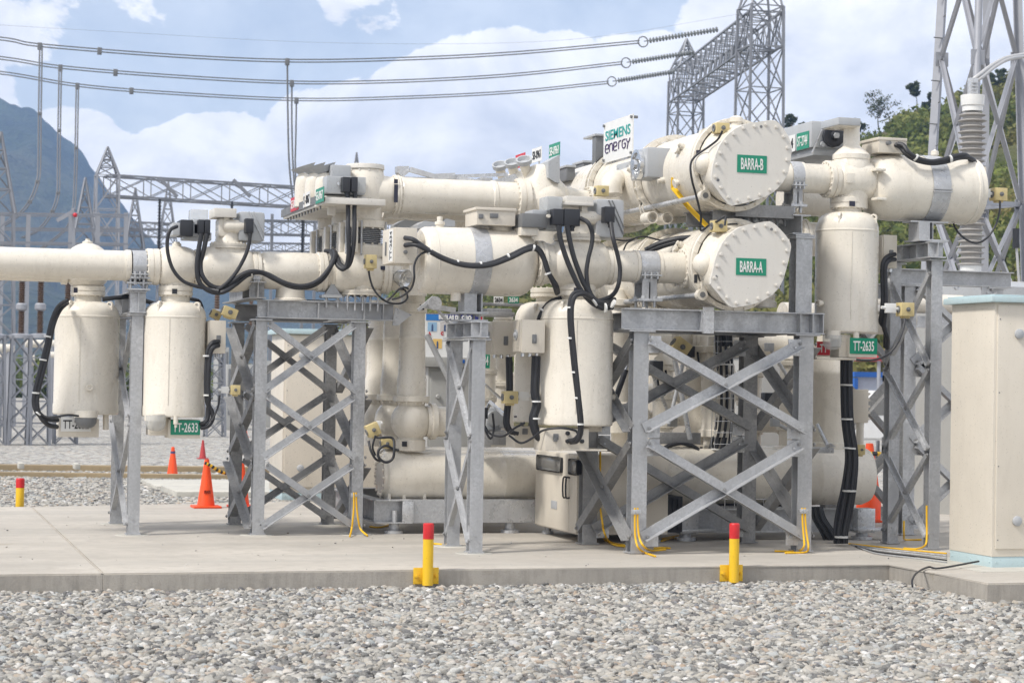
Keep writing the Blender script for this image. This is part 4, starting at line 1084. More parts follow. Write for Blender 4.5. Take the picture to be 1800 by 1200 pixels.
mb = MB(); mb.box((xs0 + .1, 20.65, zs0), (xs0 + .35, 20.82, zs0 + .012)).box((xs0 + .1, 20.65, zs1 - .01), (xs0 + .35, 20.82, zs1 + .003)).box((xs0 + .24, 20.65, zs0 + .01), (xs0 + .36, 20.675, zs1 - .01), .004)
mb.cyl((xs0 + .17, 20.71, zs0), (xs0 + .17, 20.71, zs0 + .13), .03, 8)
mb.build('jack_box', GALV_L, t)
for xx, yy in ((xs0 + .18, 20.77), (xs1 - .3, 20.77), (xs0 + .18, 23.0), (xs1 - .3, 23.0)):
    mb = MB(); mb.lathe((xx, yy, 0), 'z', [(0.001, .10), (.03, .10), (.03, .07), (.05, .055), (zs0 + .002, .055)], 18); mb.build('foot', GALV_L, t)

# ================================================================== RIGHT LINE
zR = K(832, 460, 18.6).z
# big lying tank at the centre
Yt = 18.6
t = thing('lying_tank', 'big lying cream tank with a galvanised band and the TT-2634 box at its left end', 'instrument transformer', (xat(830, Yt, zR), Yt, zR - .32), 'lying instrument transformer tanks')
mb = MB(); LX(mb, Yt, zR, [(737, 0), (737, 52), (740, 56), (745, 58.5), (756, 59), (848, 59), (905, 59), (915, 57.5), (924, 53), (931, 46), (936, 36), (940, 30), (946, 28)], 64); mb.build('tank_body', CREAM, t)
mb = MB(); x = xat(757, Yt, zR); mb.lathe((x, Yt, zR), 'x', [(0, 59.2 / 187), (.004, 59.8 / 187), (.012, 59.2 / 187)], 56, False); mb.build('weld_ring', CREAM, t)
x0, x1 = xat(820, Yt, zR), xat(849, Yt, zR); r = 59 / 187
mb = MB(); mb.lathe((x0, Yt, zR), 'x', [(0, r), (0, r + .007), (x1 - x0, r + .007), (x1 - x0, r)], 64, False); mb.build('band', GALV_L, t)
mb = MB(); mb.box((x0 - .005, Yt - r - .025, zR - .03), (x1 + .005, Yt - r + .02, zR - .018)).box((x0 - .005, Yt - r - .025, zR - .055), (x1 + .005, Yt - r + .02, zR - .043)); mb.build('band_ear', GALV, t)
mb = MB(); PB(mb, 838, 368, 906, 396, Yt - .22, .40, .006); PB(mb, 836, 365, 908, 370, Yt - .235, .43, .004); mb.build('top_box', CREAM_B, t)
mb = MB(); PB(mb, 842, 376, 850, 384, Yt - .24, .03, .004); PB(mb, 862, 375, 876, 383, Yt - .24, .03, .004); mb.build('latch', GREY_D, t)
mb = MB(); LZ(mb, K(880, 400, Yt).x, Yt, [(408, 22), (401, 20), (396, 20)], 28); mb.build('top_neck', CREAM, t)
mb = MB(); LZ(mb, K(773, 390, Yt).x, Yt, [(402, 7), (396, 7), (395, 9), (390, 9), (389, 5), (381, 5), (380, 0)], 14); mb.build('fill_valve', CREAM, t)
mb = MB(); c = K(930, 490, Yt - .2); mb.cbox(c, (.10, .03, .03), .006); c = K(801, 529, Yt - .05); mb.cyl(c, c + Vector((0, 0, .08)), .05, 14); mb.build('drain_lug', CREAM, t)
# TT-2634 box on the tank's left end
t2 = thing('terminal_cubicle', 'cream terminal box lettered TT-2634 at the left end of the big lying tank', 'terminal box', K(710, 465, 18.5), 'small cream terminal boxes')
mb = MB(); bx0, bx1 = K(694, 433, 18.36).x, K(733, 433, 18.36).x; bz0, bz1 = K(712, 463, 18.36).z, K(712, 400, 18.36).z
mb.box((bx0, 18.36, bz0), (bx1, 18.80, bz1), .006); mb.build('housing', CREAM_B, t2)
mb = MB(); mb.box((bx0 - .014, 18.37, bz0 + .004), (bx0 + .002, 18.79, bz1 - .004), .004); mb.build('door', CREAM_B, t2)
mb = MB(); mb.box((bx0 - .016, 18.38, bz0 + .02), (bx0 - .0145, 18.53, bz1 - .02)); pl = mb.build('name_plate', WHITE, t2)
text_mesh('lettering', 'TT-2634', SIGNB, pl, (bx0 - .0165, 18.455, (bz0 + bz1) / 2), .11, right=(0, 0, 1), up=(0, 1, 0), width=(bz1 - bz0) * .8, bold=.002)
mb = MB(); mb.cbox((bx0 - .02, 18.64, (bz0 + bz1) / 2 - .02), (.012, .03, .13), .004); mb.build('latch', GREY_D, t2)
for px, py in ((712, 418), (712, 431), (712, 443)):
    mb = MB(); mb.lathe(K(px, py, 18.36), (0, -1, 0), [(0, .018), (.03, .018), (.03, .012), (.045, .012)], 12); mb.build('gland', GREY_D, t2)
mb = MB(); PB(mb, 712, 462, 720, 472, 18.45, .1, .004); PB(mb, 700, 462, 716, 466, 18.42, .12, .003); mb.build('bracket', CREAM, t2)
# front switch unit
t, X = switch_unit('switch unit above the largest hanging tank, with dark plug boxes on its tower', YR, zR, 1014, 45, 968, 1062, [(530, 26), (520, 29), (497, 33), (480, 40), (430, 38), (422, 32), (412, 26), (395, 22)], None)
mb = MB(); flangeZ(mb, X, YR, 413, 425, 42, 14); mb.build('flange', CREAM, t)
mb = MB(); flangeX(mb, YR, zR, 940, 954, 40, 18); LX(mb, YR, zR, [(953, 37), (962, 36), (970, 33), (975, 33)]); mb.build('side_flange', CREAM, t)
mb = MB(); flangeX(mb, YR, zR, 1061, 1077, 34, 16); mb.build('side_flange', CREAM, t)
mb = MB(); PB(mb, 1012, 374, 1036, 416, YR - .12, .26, .02); LX(mb, YR - .1, K(1035, 383, YR - .1).z, [(1014, 8), (1020, 12), (1054, 12)], 24); PB(mb, 1023, 361, 1033, 377, YR - .13, .1, .004); mb.build('mechanism_tower', CREAM, t)
mb = MB(); PB(mb, 996, 345, 1043, 360, YR - .18, .36, .006); PB(mb, 992, 356, 1044, 361, YR - .2, .4, .004); mb.build('tower_cap', FACE, t)
mb = MB(); PB(mb, 918, 375, 962, 400, YR - .24, .34, .014); mb.build('drive_box', GREY_D, t)
mb = MB(); PB(mb, 936, 369, 962, 378, YR - .2, .25, .008); PB(mb, 960, 346, 989, 404, YR - .14, .22, .008); mb.build('drive_plate', GREYBOX, t)
mb = MB(); PB(mb, 962, 345, 988, 370, YR - .22, .22, .012); mb.build('glass_cover', CLEAR, t)
mb = MB(); PB(mb, 916, 399, 946, 414, YR - .2, .3, .006); mb.build('drive_foot', CREAM, t)
mb = MB(); mb.lathe(K(963, 380, YR - .26), (0, -1, 0), [(0, .018), (.03, .018)], 12); mb.build('knob', CREAM, t)
connectors(t, [(973, 367, 991, 395), (992, 367, 1020, 397)], YR - .34)
mb = MB(); PB(mb, 1048, 350, 1098, 418, YR - .16, .36, .035); mb.build('grey_drive', GREYBOX, t)
mb = MB(); mb.bar(K(1070, 352, YR - .165), K(1096, 412, YR - .165), prof_rect(.012, .01)); mb.bar(K(1076, 352, YR - .165), K(1097, 400, YR - .165), prof_rect(.007, .008)); mb.build('drive_rail', GREY_D, t)
connectors(t, [(1064, 363, 1081, 391)], YR - .3)
t = thing('gas_pipe', 'short cream pipe either side of the clamp, left of the lower busbar vessel', 'pipe', (xat(1135, YR, zR), YR, zR - .17), 'cream gas pipes')
mb = MB(); LX(mb, YR, zR, [(1077, 27), (1113, 27.5), (1113, 29), (1118, 29), (1118, 27), (1152, 27), (1152, 29), (1157, 29), (1158, 27.5), (1198, 27.5)], 48); mb.build('tube', CREAM, t)
mb = MB(); flangeX(mb, YR, zR, 1197, 1216, 35, 18); mb.build('flange', CREAM, t)
pipe_clamp('galvanised clamp on studs left of the lower busbar vessel', YR, zR, 1119, 1151, 27, 2.36)

# ------------------------------------------------------------------ the two busbar vessels
OUT_A = [(1080,130),(1170,108),(1250,92),(1320,85),(1360,105),(1400,145),(1440,190),(1470,230),(1486,262),(1490,290),(1478,350),(1462,420),(1430,540),(1395,610),(1340,670),(1260,720),(1160,748),(1050,768),(1018,766),(990,752),(945,700),(900,645),(865,605),(848,580),(850,540),(870,470),(885,400),(910,330),(945,260),(980,210),(1025,165)]
OUT_A = [(1060 + x / 4.5, 370 + y / 4.5) for x, y in OUT_A]
OUT_B = [(1050,235),(1110,185),(1180,150),(1270,135),(1360,120),(1440,110),(1480,116),(1510,140),(1550,185),(1600,262),(1622,320),(1628,400),(1615,500),(1592,600),(1550,680),(1500,735),(1450,780),(1390,815),(1280,850),(1180,875),(1080,898),(1040,880),(990,815),(940,745),(900,690),(888,660),(892,600),(905,520),(930,430),(960,345),(1000,285)]
OUT_B = [(1080 + x / 5.217, 190 + y / 5.217) for x, y in OUT_B]
def busbar(label, out, cpx, sign, Yf, back, flist):
    c = K(cpx[0], cpx[1], Yf)
    t = thing('busbar_vessel', label, 'busbar vessel', (c.x, Yf, c.z - .4), 'busbar vessels')
    O = [K(x, y, Yf) for x, y in out]; cc = sum(O, Vector()) / len(O)
    mb = MB(); mb.poly(O, .028, (0, 1, 0))
    bmesh.ops.bevel(mb.bm, geom=[e for e in mb.bm.edges if all(abs(v.co.y - Yf) < 1e-4 for v in e.verts)], offset=.004, segments=1, affect='EDGES')
    plate = mb.build('end_plate', FACE, t, .5)
    # bolts along the rim
    per = 0; pts = [cc + (p - cc) * .90 for p in O]; L = [0]
    for i in range(len(pts)): per += (pts[(i + 1) % len(pts)] - pts[i]).length; L.append(per)
    nb = 20
    for k in range(nb):
        s = per * (k + .3) / nb
        i = max(j for j in range(len(pts)) if L[j] <= s); f = (s - L[i]) / (L[i + 1] - L[i])
        p = pts[i].lerp(pts[(i + 1) % len(pts)], f)
        mb = MB(); mb.lathe(p, (0, -1, 0), [(0, .019), (.010, .019), (.010, .013), (.022, .012)], 10); mb.build('bolt', FACE, plate)
    mb = MB()
    for q, w_ in ((4, .9), (24, .9)):
        p = cc + (O[q] - cc) * .86; mb.lathe(p, (0, -1, 0), [(-.002, .014), (.003, .014)], 12)
    mb.build('tapped_hole', GREY_D, plate)
    x0, y0, x1, y1, body = sign
    front_sign(t, x0, y0, x1, y1, Yf - .005, body, GREEN, WHITE, tw=.78, th=.66, label='green plate lettered ' + body)
    # cast cover lofted from the plate outline back to a round ring
    mb = MB(); rings = []; R = .40
    steps = [(.028, .965, 0), (.06, .955, 0), (.16, .945, .25), (.30, .93, .8), (.36, .93, 1.0)]
    for dy, k, mixr in steps:
        ring = []
        for i, p in enumerate(O):
            d = (p - cc); d.y = 0; rad = d.length; d.normalize()
            q = cc + d * (rad * k * (1 - mixr) + R * .97 * mixr); q.y = Yf + dy
            ring.append(mb.bm.verts.new(q))
        rings.append(ring)
    n = len(O)
    for A, B in zip(rings, rings[1:]):
        for i in range(n): mb.bm.faces.new([A[i], A[(i + 1) % n], B[(i + 1) % n], B[i]])
    mb.build('cast_cover', CREAM, t, .9)
    cy = cc.copy(); cy.y = Yf + .36
    mb = MB(); mb.lathe(cy, 'y', [(0, R), (0, R + .045), (.035, R + .05), (.038, R + .035), (.048, R + .035), (.05, R + .05), (.085, R + .045), (.085, R)], 64, False)
    mb.bolts(cy + Vector((0, -.012, 0)), 'y', R + .025, 24, .014, .016); mb.build('front_flange', CREAM, t)
    # body and the flange pairs further back
    mb = MB(); pr = [(.08, R * .98)]
    for dy in flist: pr += [(dy - Yf - .36 - .12, R * .98), (dy - Yf - .36, R * .985)]
    pr += [(back - Yf - .36, R * .98), (back - Yf - .3, R * .8)]
    mb.lathe(cy, 'y', sorted(pr), 64); mb.build('body', CREAM, t)
    for dy in flist:
        c2 = Vector((cy.x, dy, cy.z))
        mb = MB()
        for o_ in (0, .10): mb.lathe(c2 + Vector((0, o_, 0)), 'y', [(0, R), (0, R + .055), (.03, R + .055), (.03, R)], 64, False)
        mb.bolts(c2 + Vector((0, -.014, 0)), 'y', R + .03, 24, .016, .125); mb.build('flange_pair', CREAM, t)
    return t, cc, R
tbA, ccA, RA = busbar('lower busbar vessel with a bolted end plate and a green BARRA-A plate', OUT_A, (1312, 465), (1294, 454, 1347, 484, 'BARRA-A'), 17.72, 22.4, (19.6, 21.1))
tbB, ccB, RB = busbar('upper busbar vessel with a bolted end plate and a green BARRA-B plate', OUT_B, (1318, 287), (1296, 273, 1348, 304, 'BARRA-B'), 17.72, 22.4, (19.6, 21.1))
# side domes on the covers, lugs and top cap
for tt, px, py in ((tbA, 1238, 464), (tbB, 1240, 288)):
    mb = MB(); mb.ball(K(px, py, 17.98), 21 / 187, 24); mb.build('side_dome', CREAM, tt)
for tt, px, py, Y in ((tbA, 1233, 518, 18.05), (tbB, 1238, 344, 18.05)):
    mb = MB(); c = K(px, py, Y); mb.lathe(c, 'y', [(-.03, .052), (.05, .052)], 20); mb.cbox(c + Vector((.03, .02, .06)), (.06, .05, .14), .01); mb.build('rod_lug', CREAM, tt)
    mb = MB(); mb.lathe(c, 'y', [(-.035, .028), (.06, .028)], 16); mb.build('rod_end', GREY_D, tt)
    mb = MB(); p = Vector((c.x, Y, c.z)); mb.cyl(p, Vector((c.x, 20.9, c.z)), .026, 14); mb.build('tie_rod', GALV_L, tt)
    mb = MB()
    for yy in (19.62, 19.7): mb.poly([(c.x - .012, yy, c.z - .06), (c.x + .10, yy, c.z - .02), (c.x + .12, yy, c.z + .28), (c.x + .03, yy, c.z + .16), (c.x - .04, yy, c.z + .02)], .02, (0, 1, 0))
    mb.build('rod_bracket', CREAM, tt)
    mb = MB()
    for dx in (0, .16): mb.lathe((ccA.x - .42 + dx, 19.2, (ccB if tt is tbB else ccA).z - .44), 'y', [(0, .05), (0, .062), (.2, .062), (.2, .05), (0, .05)], 20, False)
    mb.build('lifting_eye', CREAM, tt)
for tt, z in ((tbA, ccA.z), (tbB, ccB.z)):
    mb = MB(); Y = 18.35
    for a in (2.7, 3.5): mb.lathe((ccA.x + math.cos(a) * RA, Y + .3, z + math.sin(a) * RA), (math.cos(a), 0, math.sin(a)), [(-.02, .03), (.02, .03), (.02, .045), (.04, .045)], 14)
    for yy, a in ((18.6, 2.6), (19.0, 3.35), (19.9, 2.9)): mb.lathe((ccA.x + math.cos(a) * RA, yy, z + math.sin(a) * RA), (math.cos(a), 0, math.sin(a)), [(-.02, .03), (.03, .03), (.03, .02), (.06, .02)], 14)
    mb.build('valve', CREAM, tt)
sticker(tbA, 1223, 490, 18.02, 6, 15, BLACK); sticker(tbB, 1227, 271, 18.02, 7, 14, NAVY)
mb = MB(); c = K(1294, 226, 18.05); mb.lathe(c, 'z', [(-.1, .05), (.06, .05), (.06, .065), (.10, .065), (.12, .03)], 18); mb.build('top_valve', CREAM, tbB)
mb = MB(); c = K(1308, 404, 18.05); mb.lathe(c, 'z', [(-.1, .05), (.04, .05), (.04, .065), (.07, .065)], 18); mb.build('top_valve', CREAM, tbA)
mb = MB(); c = K(1243, 238, 18.15); mb.poly([c + Vector((-.1, 0, -.1)), c + Vector((.1, 0, -.1)), c + Vector((.06, 0, .05)), c + Vector((0, 0, .075)), c + Vector((-.06, 0, .05))], .05, (0, 1, 0)); mb.build('lifting_lug', CREAM, tbB)
# arm of the upper vessel to its clamp on the right
zB2 = K(1430, 314, YR).z
t = thing('gas_pipe', 'short cream pipe between the upper busbar vessel and the right switch unit', 'pipe', (xat(1420, YR, zB2), YR, zB2 - .17), 'cream gas pipes')
mb = MB(); LX(mb, YR, zB2, [(1330, 26), (1404, 26), (1404, 28), (1409, 28), (1412, 26), (1452, 26)], 48); mb.build('tube', CREAM, t)
mb = MB(); flangeX(mb, YR, zB2, 1450, 1468, 33, 18); mb.build('flange', CREAM, t)
pipe_clamp('galvanised clamp right of the upper busbar plate, on the tall stub post', YR, zB2, 1384, 1404, 27, uz1 + .30)
# motor drive on the upper vessel
t = thing('gauge_drive', 'grey cast drive with a round grille on the side of the upper busbar vessel', 'drive', K(1195, 300, 18.9))
xx = ccB.x - RB
mb = MB(); mb.box((xx - .16, 19.0, ccB.z - .06), (xx + .10, 19.4, ccB.z + .24), .02); mb.build('case', GREYBOX, t)
mb = MB(); mb.lathe((xx - .16, 19.2, ccB.z + .08), (-1, 0, 0), [(0, .15), (.05, .15), (.05, .12), (.03, .11), (.03, .06), (.08, .05), (.08, 0)], 28); mb.cbox((xx - .2, 19.24, ccB.z + .03), (.06, .08, .22), .02); mb.build('grille', CHROME, t)
t = thing('yellow_lever', 'long yellow lever hanging from the drive of the upper busbar vessel', 'lever', K(1215, 360, 18.6))
mb = MB(); mb.bar(K(1184, 312, 18.75), K(1184, 332, 18.75), prof_rect(.05, .012), (0, 1, 0)); mb.bar(K(1183, 330, 18.75), K(1212, 366, 18.6), prof_rect(.05, .012), (0, 1, 0)); mb.bar(K(1212, 366, 18.6), K(1250, 405, 18.4), prof_rect(.045, .012), (0, 1, 0)); mb.build('bar', YELLOW, t)
# elbow with square plate in front of the rear flange pair
t = thing('elbow_outlet', 'cream elbow outlet with a square grey plate, below the company sign', 'pipe', K(1080, 318, 20.3))
p = K(1072, 318, 20.2); mb = MB(); mb.tube([p + Vector((.5, .3, 0)), p + Vector((.25, .1, .0)), p + Vector((.05, -.02, .0)), p + Vector((-.02, -.1, -.06)), p + Vector((-.02, -.12, -.16))], .115, 24); mb.build('elbow', CREAM, t)
mb = MB(); mb.cbox(p + Vector((.18, .05, .02)), (.05, .38, .36), .01); mb.bolts(p + Vector((.15, .05, .02)), 'x', .2, 4, .02, .02, .785); mb.build('plate', GREYBOX, t)
mb = MB(); mb.cbox(p + Vector((.36, -.12, .07)), (.14, .1, .1), .01); mb.cbox(p + Vector((.36, -.12, -.1)), (.14, .1, .1), .01); mb.build('hinge_block', CREAM, t)

# company sign
Ys = 20.1; Xs = K(1112, 235, Ys).x; zt_, zb_ = zat(200, Xs, Ys), zat(273, Xs, Ys); yf = yat(1061, Xs, (zt_ + zb_) / 2)
t = thing('company_sign', 'white company sign with teal and violet lettering, on the rear busbar vessel', 'sign', (Xs, (Ys + yf) / 2, zb_ - .2))
mb = MB(); mb.box((Xs, Ys, zb_), (Xs + .012, yf, zt_)); o = mb.build('panel', WHITE, t, smooth=False)
TEAL = flat('teal lettering', (.0, .30, .27), .4); VIOLET = flat('violet lettering', (.055, .03, .11), .4)
hh = zt_ - zb_; ww = yf - Ys; yc = (Ys + yf) / 2
text_mesh('lettering', 'SIEMENS', TEAL, o, (Xs - .003, yc - .0, zt_ - hh * .34), hh * .34, right=(0, -1, 0), width=ww * .86, bold=.002)
# the lower word: rounded single-stroke letters as thin tubes
vio = MB()
def stroke(pts, r=.0065):
    vio.tube([(Xs - .004, yy, zz) for yy, zz in pts], r, 6, 5)
lx = ww * .88 / 6; lh = hh * .20; y00 = yc + ww * .44; zb0 = zt_ - hh * .76
def LP(i, u, v): return (y00 - lx * (i + .12 + u * .76), zb0 + lh * v)
def arc(i, seq): stroke([LP(i, u, v) for u, v in seq])
arc(0, [(.1, .5), (.5, .5), (.95, .5), (1, .8), (.8, 1), (.25, 1), (.02, .8), (0, .5), (.02, .2), (.25, 0), (.9, 0)])
arc(1, [(0, 0), (0, .6), (.08, .9), (.35, 1), (.7, 1), (.95, .88), (1, .6), (1, 0)])
arc(2, [(.05, 1), (.7, 1), (1, .82), (.9, .55), (.3, .5), (.1, .5)]); arc(2, [(.05, .95), (0, .5), (.05, .12), (.3, 0), (.95, 0)])
arc(3, [(.25, 0), (.25, .6), (.32, .9), (.6, 1), (.95, 1)])
arc(4, [(.95, 1), (.3, 1), (.05, .85), (0, .5), (.05, .15), (.3, 0), (.75, 0), (.97, .15), (1, .5), (.55, .5)])
arc(5, [(0, 1), (.12, .7), (.5, .5)]); arc(5, [(1, 1), (.88, .7), (.5, .5), (.42, .2), (.2, -.25)])
vio.build('lettering', VIOLET, o)
mb = MB()
for yy in (Ys + .02, yf - .03):
    for zz in (zt_ - .03, zb_ + .03): mb.cyl((Xs - .02, yy, zz), (Xs + .06, yy, zz), .016, 8)
mb.build('bolt', GREY_D, t)
mb = MB()
for yy in (Ys + .2, yf - .25): mb.cbox((Xs + .04, yy, zb_ - .06), (.03, .05, hh * .6), .004)
mb.build('bracket', GALV_L, t)

# ------------------------------------------------------------------ right switch unit, drive cabinet and lying tank
t, X = switch_unit('switch unit at the upper right, with a plain tower and a flat square cap', YR, zB2, 1496, 38, 1466, 1530, [(367, 30), (352, 30), (340, 32), (310, 34), (282, 32), (276, 28)], None)
mb = MB(); LZ(mb, X, YR, [(282, 31), (281, 33), (273, 33), (271, 31), (264, 24), (259, 17), (256, 15), (226, 14), (220, 16)], 40); mb.bolts((X, YR, zat(284, X, YR)), 'z', 31 / 178, 14, .011, .06); mb.build('tower', CREAM, t)
mb = MB(); PB(mb, 1474, 207, 1513, 220, YR - .2, .4, .006); mb.build('tower_cap', GREYBOX, t)
mb = MB(); PB(mb, 1475, 215, 1512, 222, YR - .18, .36, .006); mb.build('cap_seat', CREAM, t)
mb = MB(); p = K(1495, 313, YR - .205); mb.cbox(p, (.09, .012, .10), .004); mb.build('blank_plate', CREAM, t)
Yk = 18.55
t = thing('lying_tank', 'lying cream tank at the upper right, black cable draped over its top', 'instrument transformer', (xat(1620, Yk, zB2 - .1), Yk, zB2 - .4), 'lying instrument transformer tanks')
zk = K(1600, 332, Yk).z
mb = MB(); LX(mb, Yk, zk, [(1516, 28), (1522, 34), (1526, 44), (1532, 51), (1541, 55.5), (1552, 57.5), (1565, 58), (1693, 58), (1694, 59), (1698, 59), (1700, 57), (1708, 57), (1711, 52), (1711, 0)], 64); mb.build('tank_body', CREAM, t)
x0, x1 = xat(1613, Yk, zk), xat(1643, Yk, zk); r = 58 / 172.5
mb = MB(); mb.lathe((x0, Yk, zk), 'x', [(0, r), (0, r + .007), (x1 - x0, r + .007), (x1 - x0, r)], 64, False); mb.build('band', GALV_L, t)
mb = MB(); mb.box((x0 - .005, Yk - r - .025, zk - .03), (x1 + .005, Yk - r + .02, zk - .018)).box((x0 - .005, Yk - r - .025, zk - .055), (x1 + .005, Yk - r + .02, zk - .043)); mb.build('band_ear', GALV, t)
mb = MB(); PB(mb, 1545, 245, 1594, 269, Yk - .2, .38, .006); PB(mb, 1544, 242, 1595, 247, Yk - .21, .40, .004); mb.build('top_box', CREAM_B, t)
mb = MB(); mb.lathe(K(1560, 252, Yk - .2), (0, -1, 0), [(0, .02), (.05, .02)], 12); mb.build('gland', GREY_D, t)
mb = MB(); LZ(mb, K(1570, 276, Yk).x, Yk, [(288, 18), (276, 15), (268, 15)], 28); mb.build('top_neck', CREAM, t)
mb = MB(); LZ(mb, K(1643, 276, Yk).x, Yk, [(280, 5), (274, 5), (273, 7), (266, 7), (265, 4), (262, 0)], 14); mb.build('fill_valve', CREAM, t)
mb = MB()
for px, py in ((1544, 299), (1545, 350)): mb.cbox(K(px, py, Yk - .28), (.11, .12, .028), .008)
mb.build('lifting_lug', CREAM, t)
mb = MB(); PB(mb, 1711, 293, 1734, 334, Yk - .2, .3, .006); mb.build('end_box', CREAM_B, t)
t = thing('drive_cabinet', 'large grey drive cabinet with a green ST-2744 plate, behind the upper busbar plate', 'drive cabinet', K(1440, 275, 19.2))
cx0 = xat(1425, 18.9, 3.6); cz0, cz1 = zat(268, cx0, 18.9), zat(212, cx0, 18.9)
mb = MB(); mb.box((cx0, 18.9, cz0 + .05), (cx0 + .48, 20.2, cz1), .02); mb.box((cx0 + .03, 18.92, cz0 - .03), (cx0 + .5, 20.1, cz0 + .06), .04); mb.build('case', GREYBOX, t)
yfar = yat(1400, cx0, 3.6)
side_sign(t, cx0 - .006, yfar, 18.95, zat(259, cx0, 18.9), zat(229, cx0, 18.9), 'ST-2744', GREEN, WHITE, tw=.8, label='green plate lettered ST-2744')
side_sign(t, cx0 - .006, yfar + .42, yfar + .04, zat(259, cx0, 18.9) + .0, zat(229, cx0, 18.9) + .0, '2744', WHITE, SIGNB, tw=.8, label='white plate lettered 2744')
mb = MB(); c = K(1463, 240, 18.86); mb.lathe(c, (0, -1, 0), [(0, .115), (.05, .115), (.06, .09), (.06, .05), (.09, .04), (.09, 0)], 12); mb.build('round_cover', BLACK, t)
mb = MB(); mb.lathe(c + Vector((0, -.07, 0)), (0, -1, 0), [(0, .035), (.04, .03)], 6); mb.cbox(c + Vector((.02, -.09, .0)), (.02, .02, .05), .0); mb.build('emblem', GREYBOX, t)
mb = MB(); mb.bar(K(1428, 268, 18.88), K(1452, 212, 18.88), prof_rect(.016, .012)); mb.build('stay', GALV_L, t)
mb = MB(); c = K(1445, 254, 18.89); mb.lathe(c, (0, -1, 0), [(0, .03), (.03, .025)], 14); mb.build('knob', GREYBOX, t)

# ================================================================== CABINETS
def kiosk(label, X0, Y0, X1, Y1, zb, zt, group='cream outdoor kiosks', doors=True, side_door=False, plinth=.1):
    t = thing('kiosk', label, 'cabinet', ((X0 + X1) / 2, (Y0 + Y1) / 2, zb), group)
    mb = MB(); mb.box((X0, Y0, zb + plinth), (X1, Y1, zt), .006); mb.build('body', CREAM_B, t)
    mb = MB(); mb.box((X0 + .006, Y0 + .006, zb), (X1 - .006, Y1 - .006, zb + plinth), .003)
    for k in range(3): mb.lathe((X0 + .05 + (X1 - X0 - .1) * k / 2, Y0 + .006, zb + plinth * .5), (0, -1, 0), [(0, .009), (.005, .008)], 8)
    for k in range(3): mb.lathe((X0 + .006, Y0 + .05 + (Y1 - Y0 - .1) * k / 2, zb + plinth * .5), (-1, 0, 0), [(0, .009), (.005, .008)], 8)
    mb.build('plinth', LBLUE, t)
    mb = MB(); mb.box((X0 - .06, Y0 - .06, zt), (X1 + .06, Y1 + .06, zt + .055), .008); mb.box((X0 - .03, Y0 - .03, zt + .055), (X1 + .03, Y1 + .03, zt + .07), .004); mb.build('roof', LBLUE, t)
    mb = MB(); mb.box((X0 + .03, Y0 - .016, zb + plinth + .07), (X1 - .03, Y0 + .002, zt - .02), .004); d = mb.build('door', CREAM_B, t)
    for z in (zb + plinth + .32, zt - .28):
        mb = MB(); mb.lathe((X0 + .24, Y0 - .016, z), (0, -1, 0), [(0, .045), (.02, .045), (.03, .03)], 20); mb.build('lock', GREYBOX, d)
    mb = MB()
    for k in range(4): mb.lathe((X0 + .05, Y0 - .016, zb + plinth + .15 + (zt - zb - plinth - .3) * k / 3), (0, -1, 0), [(0, .007), (.003, .006)], 6)
    mb.build('screw', GREY_D, d)
    return t
kiosk('tall cream kiosk with pale blue roof and plinth at the right edge', 9.52, 16.33, 10.62, 17.10, .0, zat(531, 9.52, 16.33))
mb = MB(); mb.box((9.2, 15.95, .0), (11.2, 17.4, .004)); tag(mb.build('kiosk_pad', CONC_P, smooth=False), kind='structure')
kiosk('cream kiosk with pale blue roof edge seen through the four-legged trestle', 4.98, 26.5, 6.30, 27.4, .0, zat(577, 4.98, 26.5) - .07)
# local control cabinet under the centre tank
CX, CY0, CY1 = 6.62, 19.30, 20.68
cz = zat(793, CX, 20.2)
t = thing('control_cabinet', 'cream control cabinet with two slim doors and dark windows under the centre tanks', 'cabinet', (7.1, 20.0, .08))
mb = MB(); mb.box((CX, CY0, .085), (CX + .95, CY1, cz), .006); mb.build('body', CREAM_B, t)
ysp = yat(1003.5, CX, .7)
for y0, y1, wa, wb in ((CY0 + .01, ysp - .003, 1022, 1006), (ysp + .003, CY1 - .01, 994, 950)):
    mb = MB(); mb.box((CX - .02, y0, .10), (CX + .002, y1, cz - .01), .004); d = mb.build('door', CREAM_B, t)
    yw0, yw1 = yat(wa, CX, 1), yat(wb, CX, 1); zz0, zz1 = cz - .205, cz - .045
    mb = MB(); mb.box((CX - .026, yw0, zz0), (CX - .01, yw1, zz1), .035); mb.build('window_frame', BLACK, d)
    mb = MB(); mb.box((CX - .031, yw0 + .015, zz0 + .014), (CX - .02, yw1 - .015, zz1 - .014), .03); mb.build('window', WIN, d)
    yh = ysp - .03 if y0 < CY0 + .1 else ysp + .06
    mb = MB(); mb.tube([(CX - .02, yh, cz - .24), (CX - .06, yh, cz - .25), (CX - .06, yh, cz - .43), (CX - .02, yh, cz - .44)], .009, 8, 3); mb.build('handle', BLACK, d)
mb = MB(); mb.box((CX - .026, yat(983, CX, .5), .30), (CX - .018, yat(973, CX, .5), cz - .50), .002); mb.build('vent_panel', GREYBOX, t)
mb = MB()
for x, y in ((CX + .1, CY0 + .1), (CX + .1, CY1 - .1), (CX + .85, CY0 + .1), (CX + .85, CY1 - .1)): mb.lathe((x, y, .001), 'z', [(0, .06), (.03, .06), (.03, .035), (.08, .035)], 14)
mb.build('foot', GALV, t)
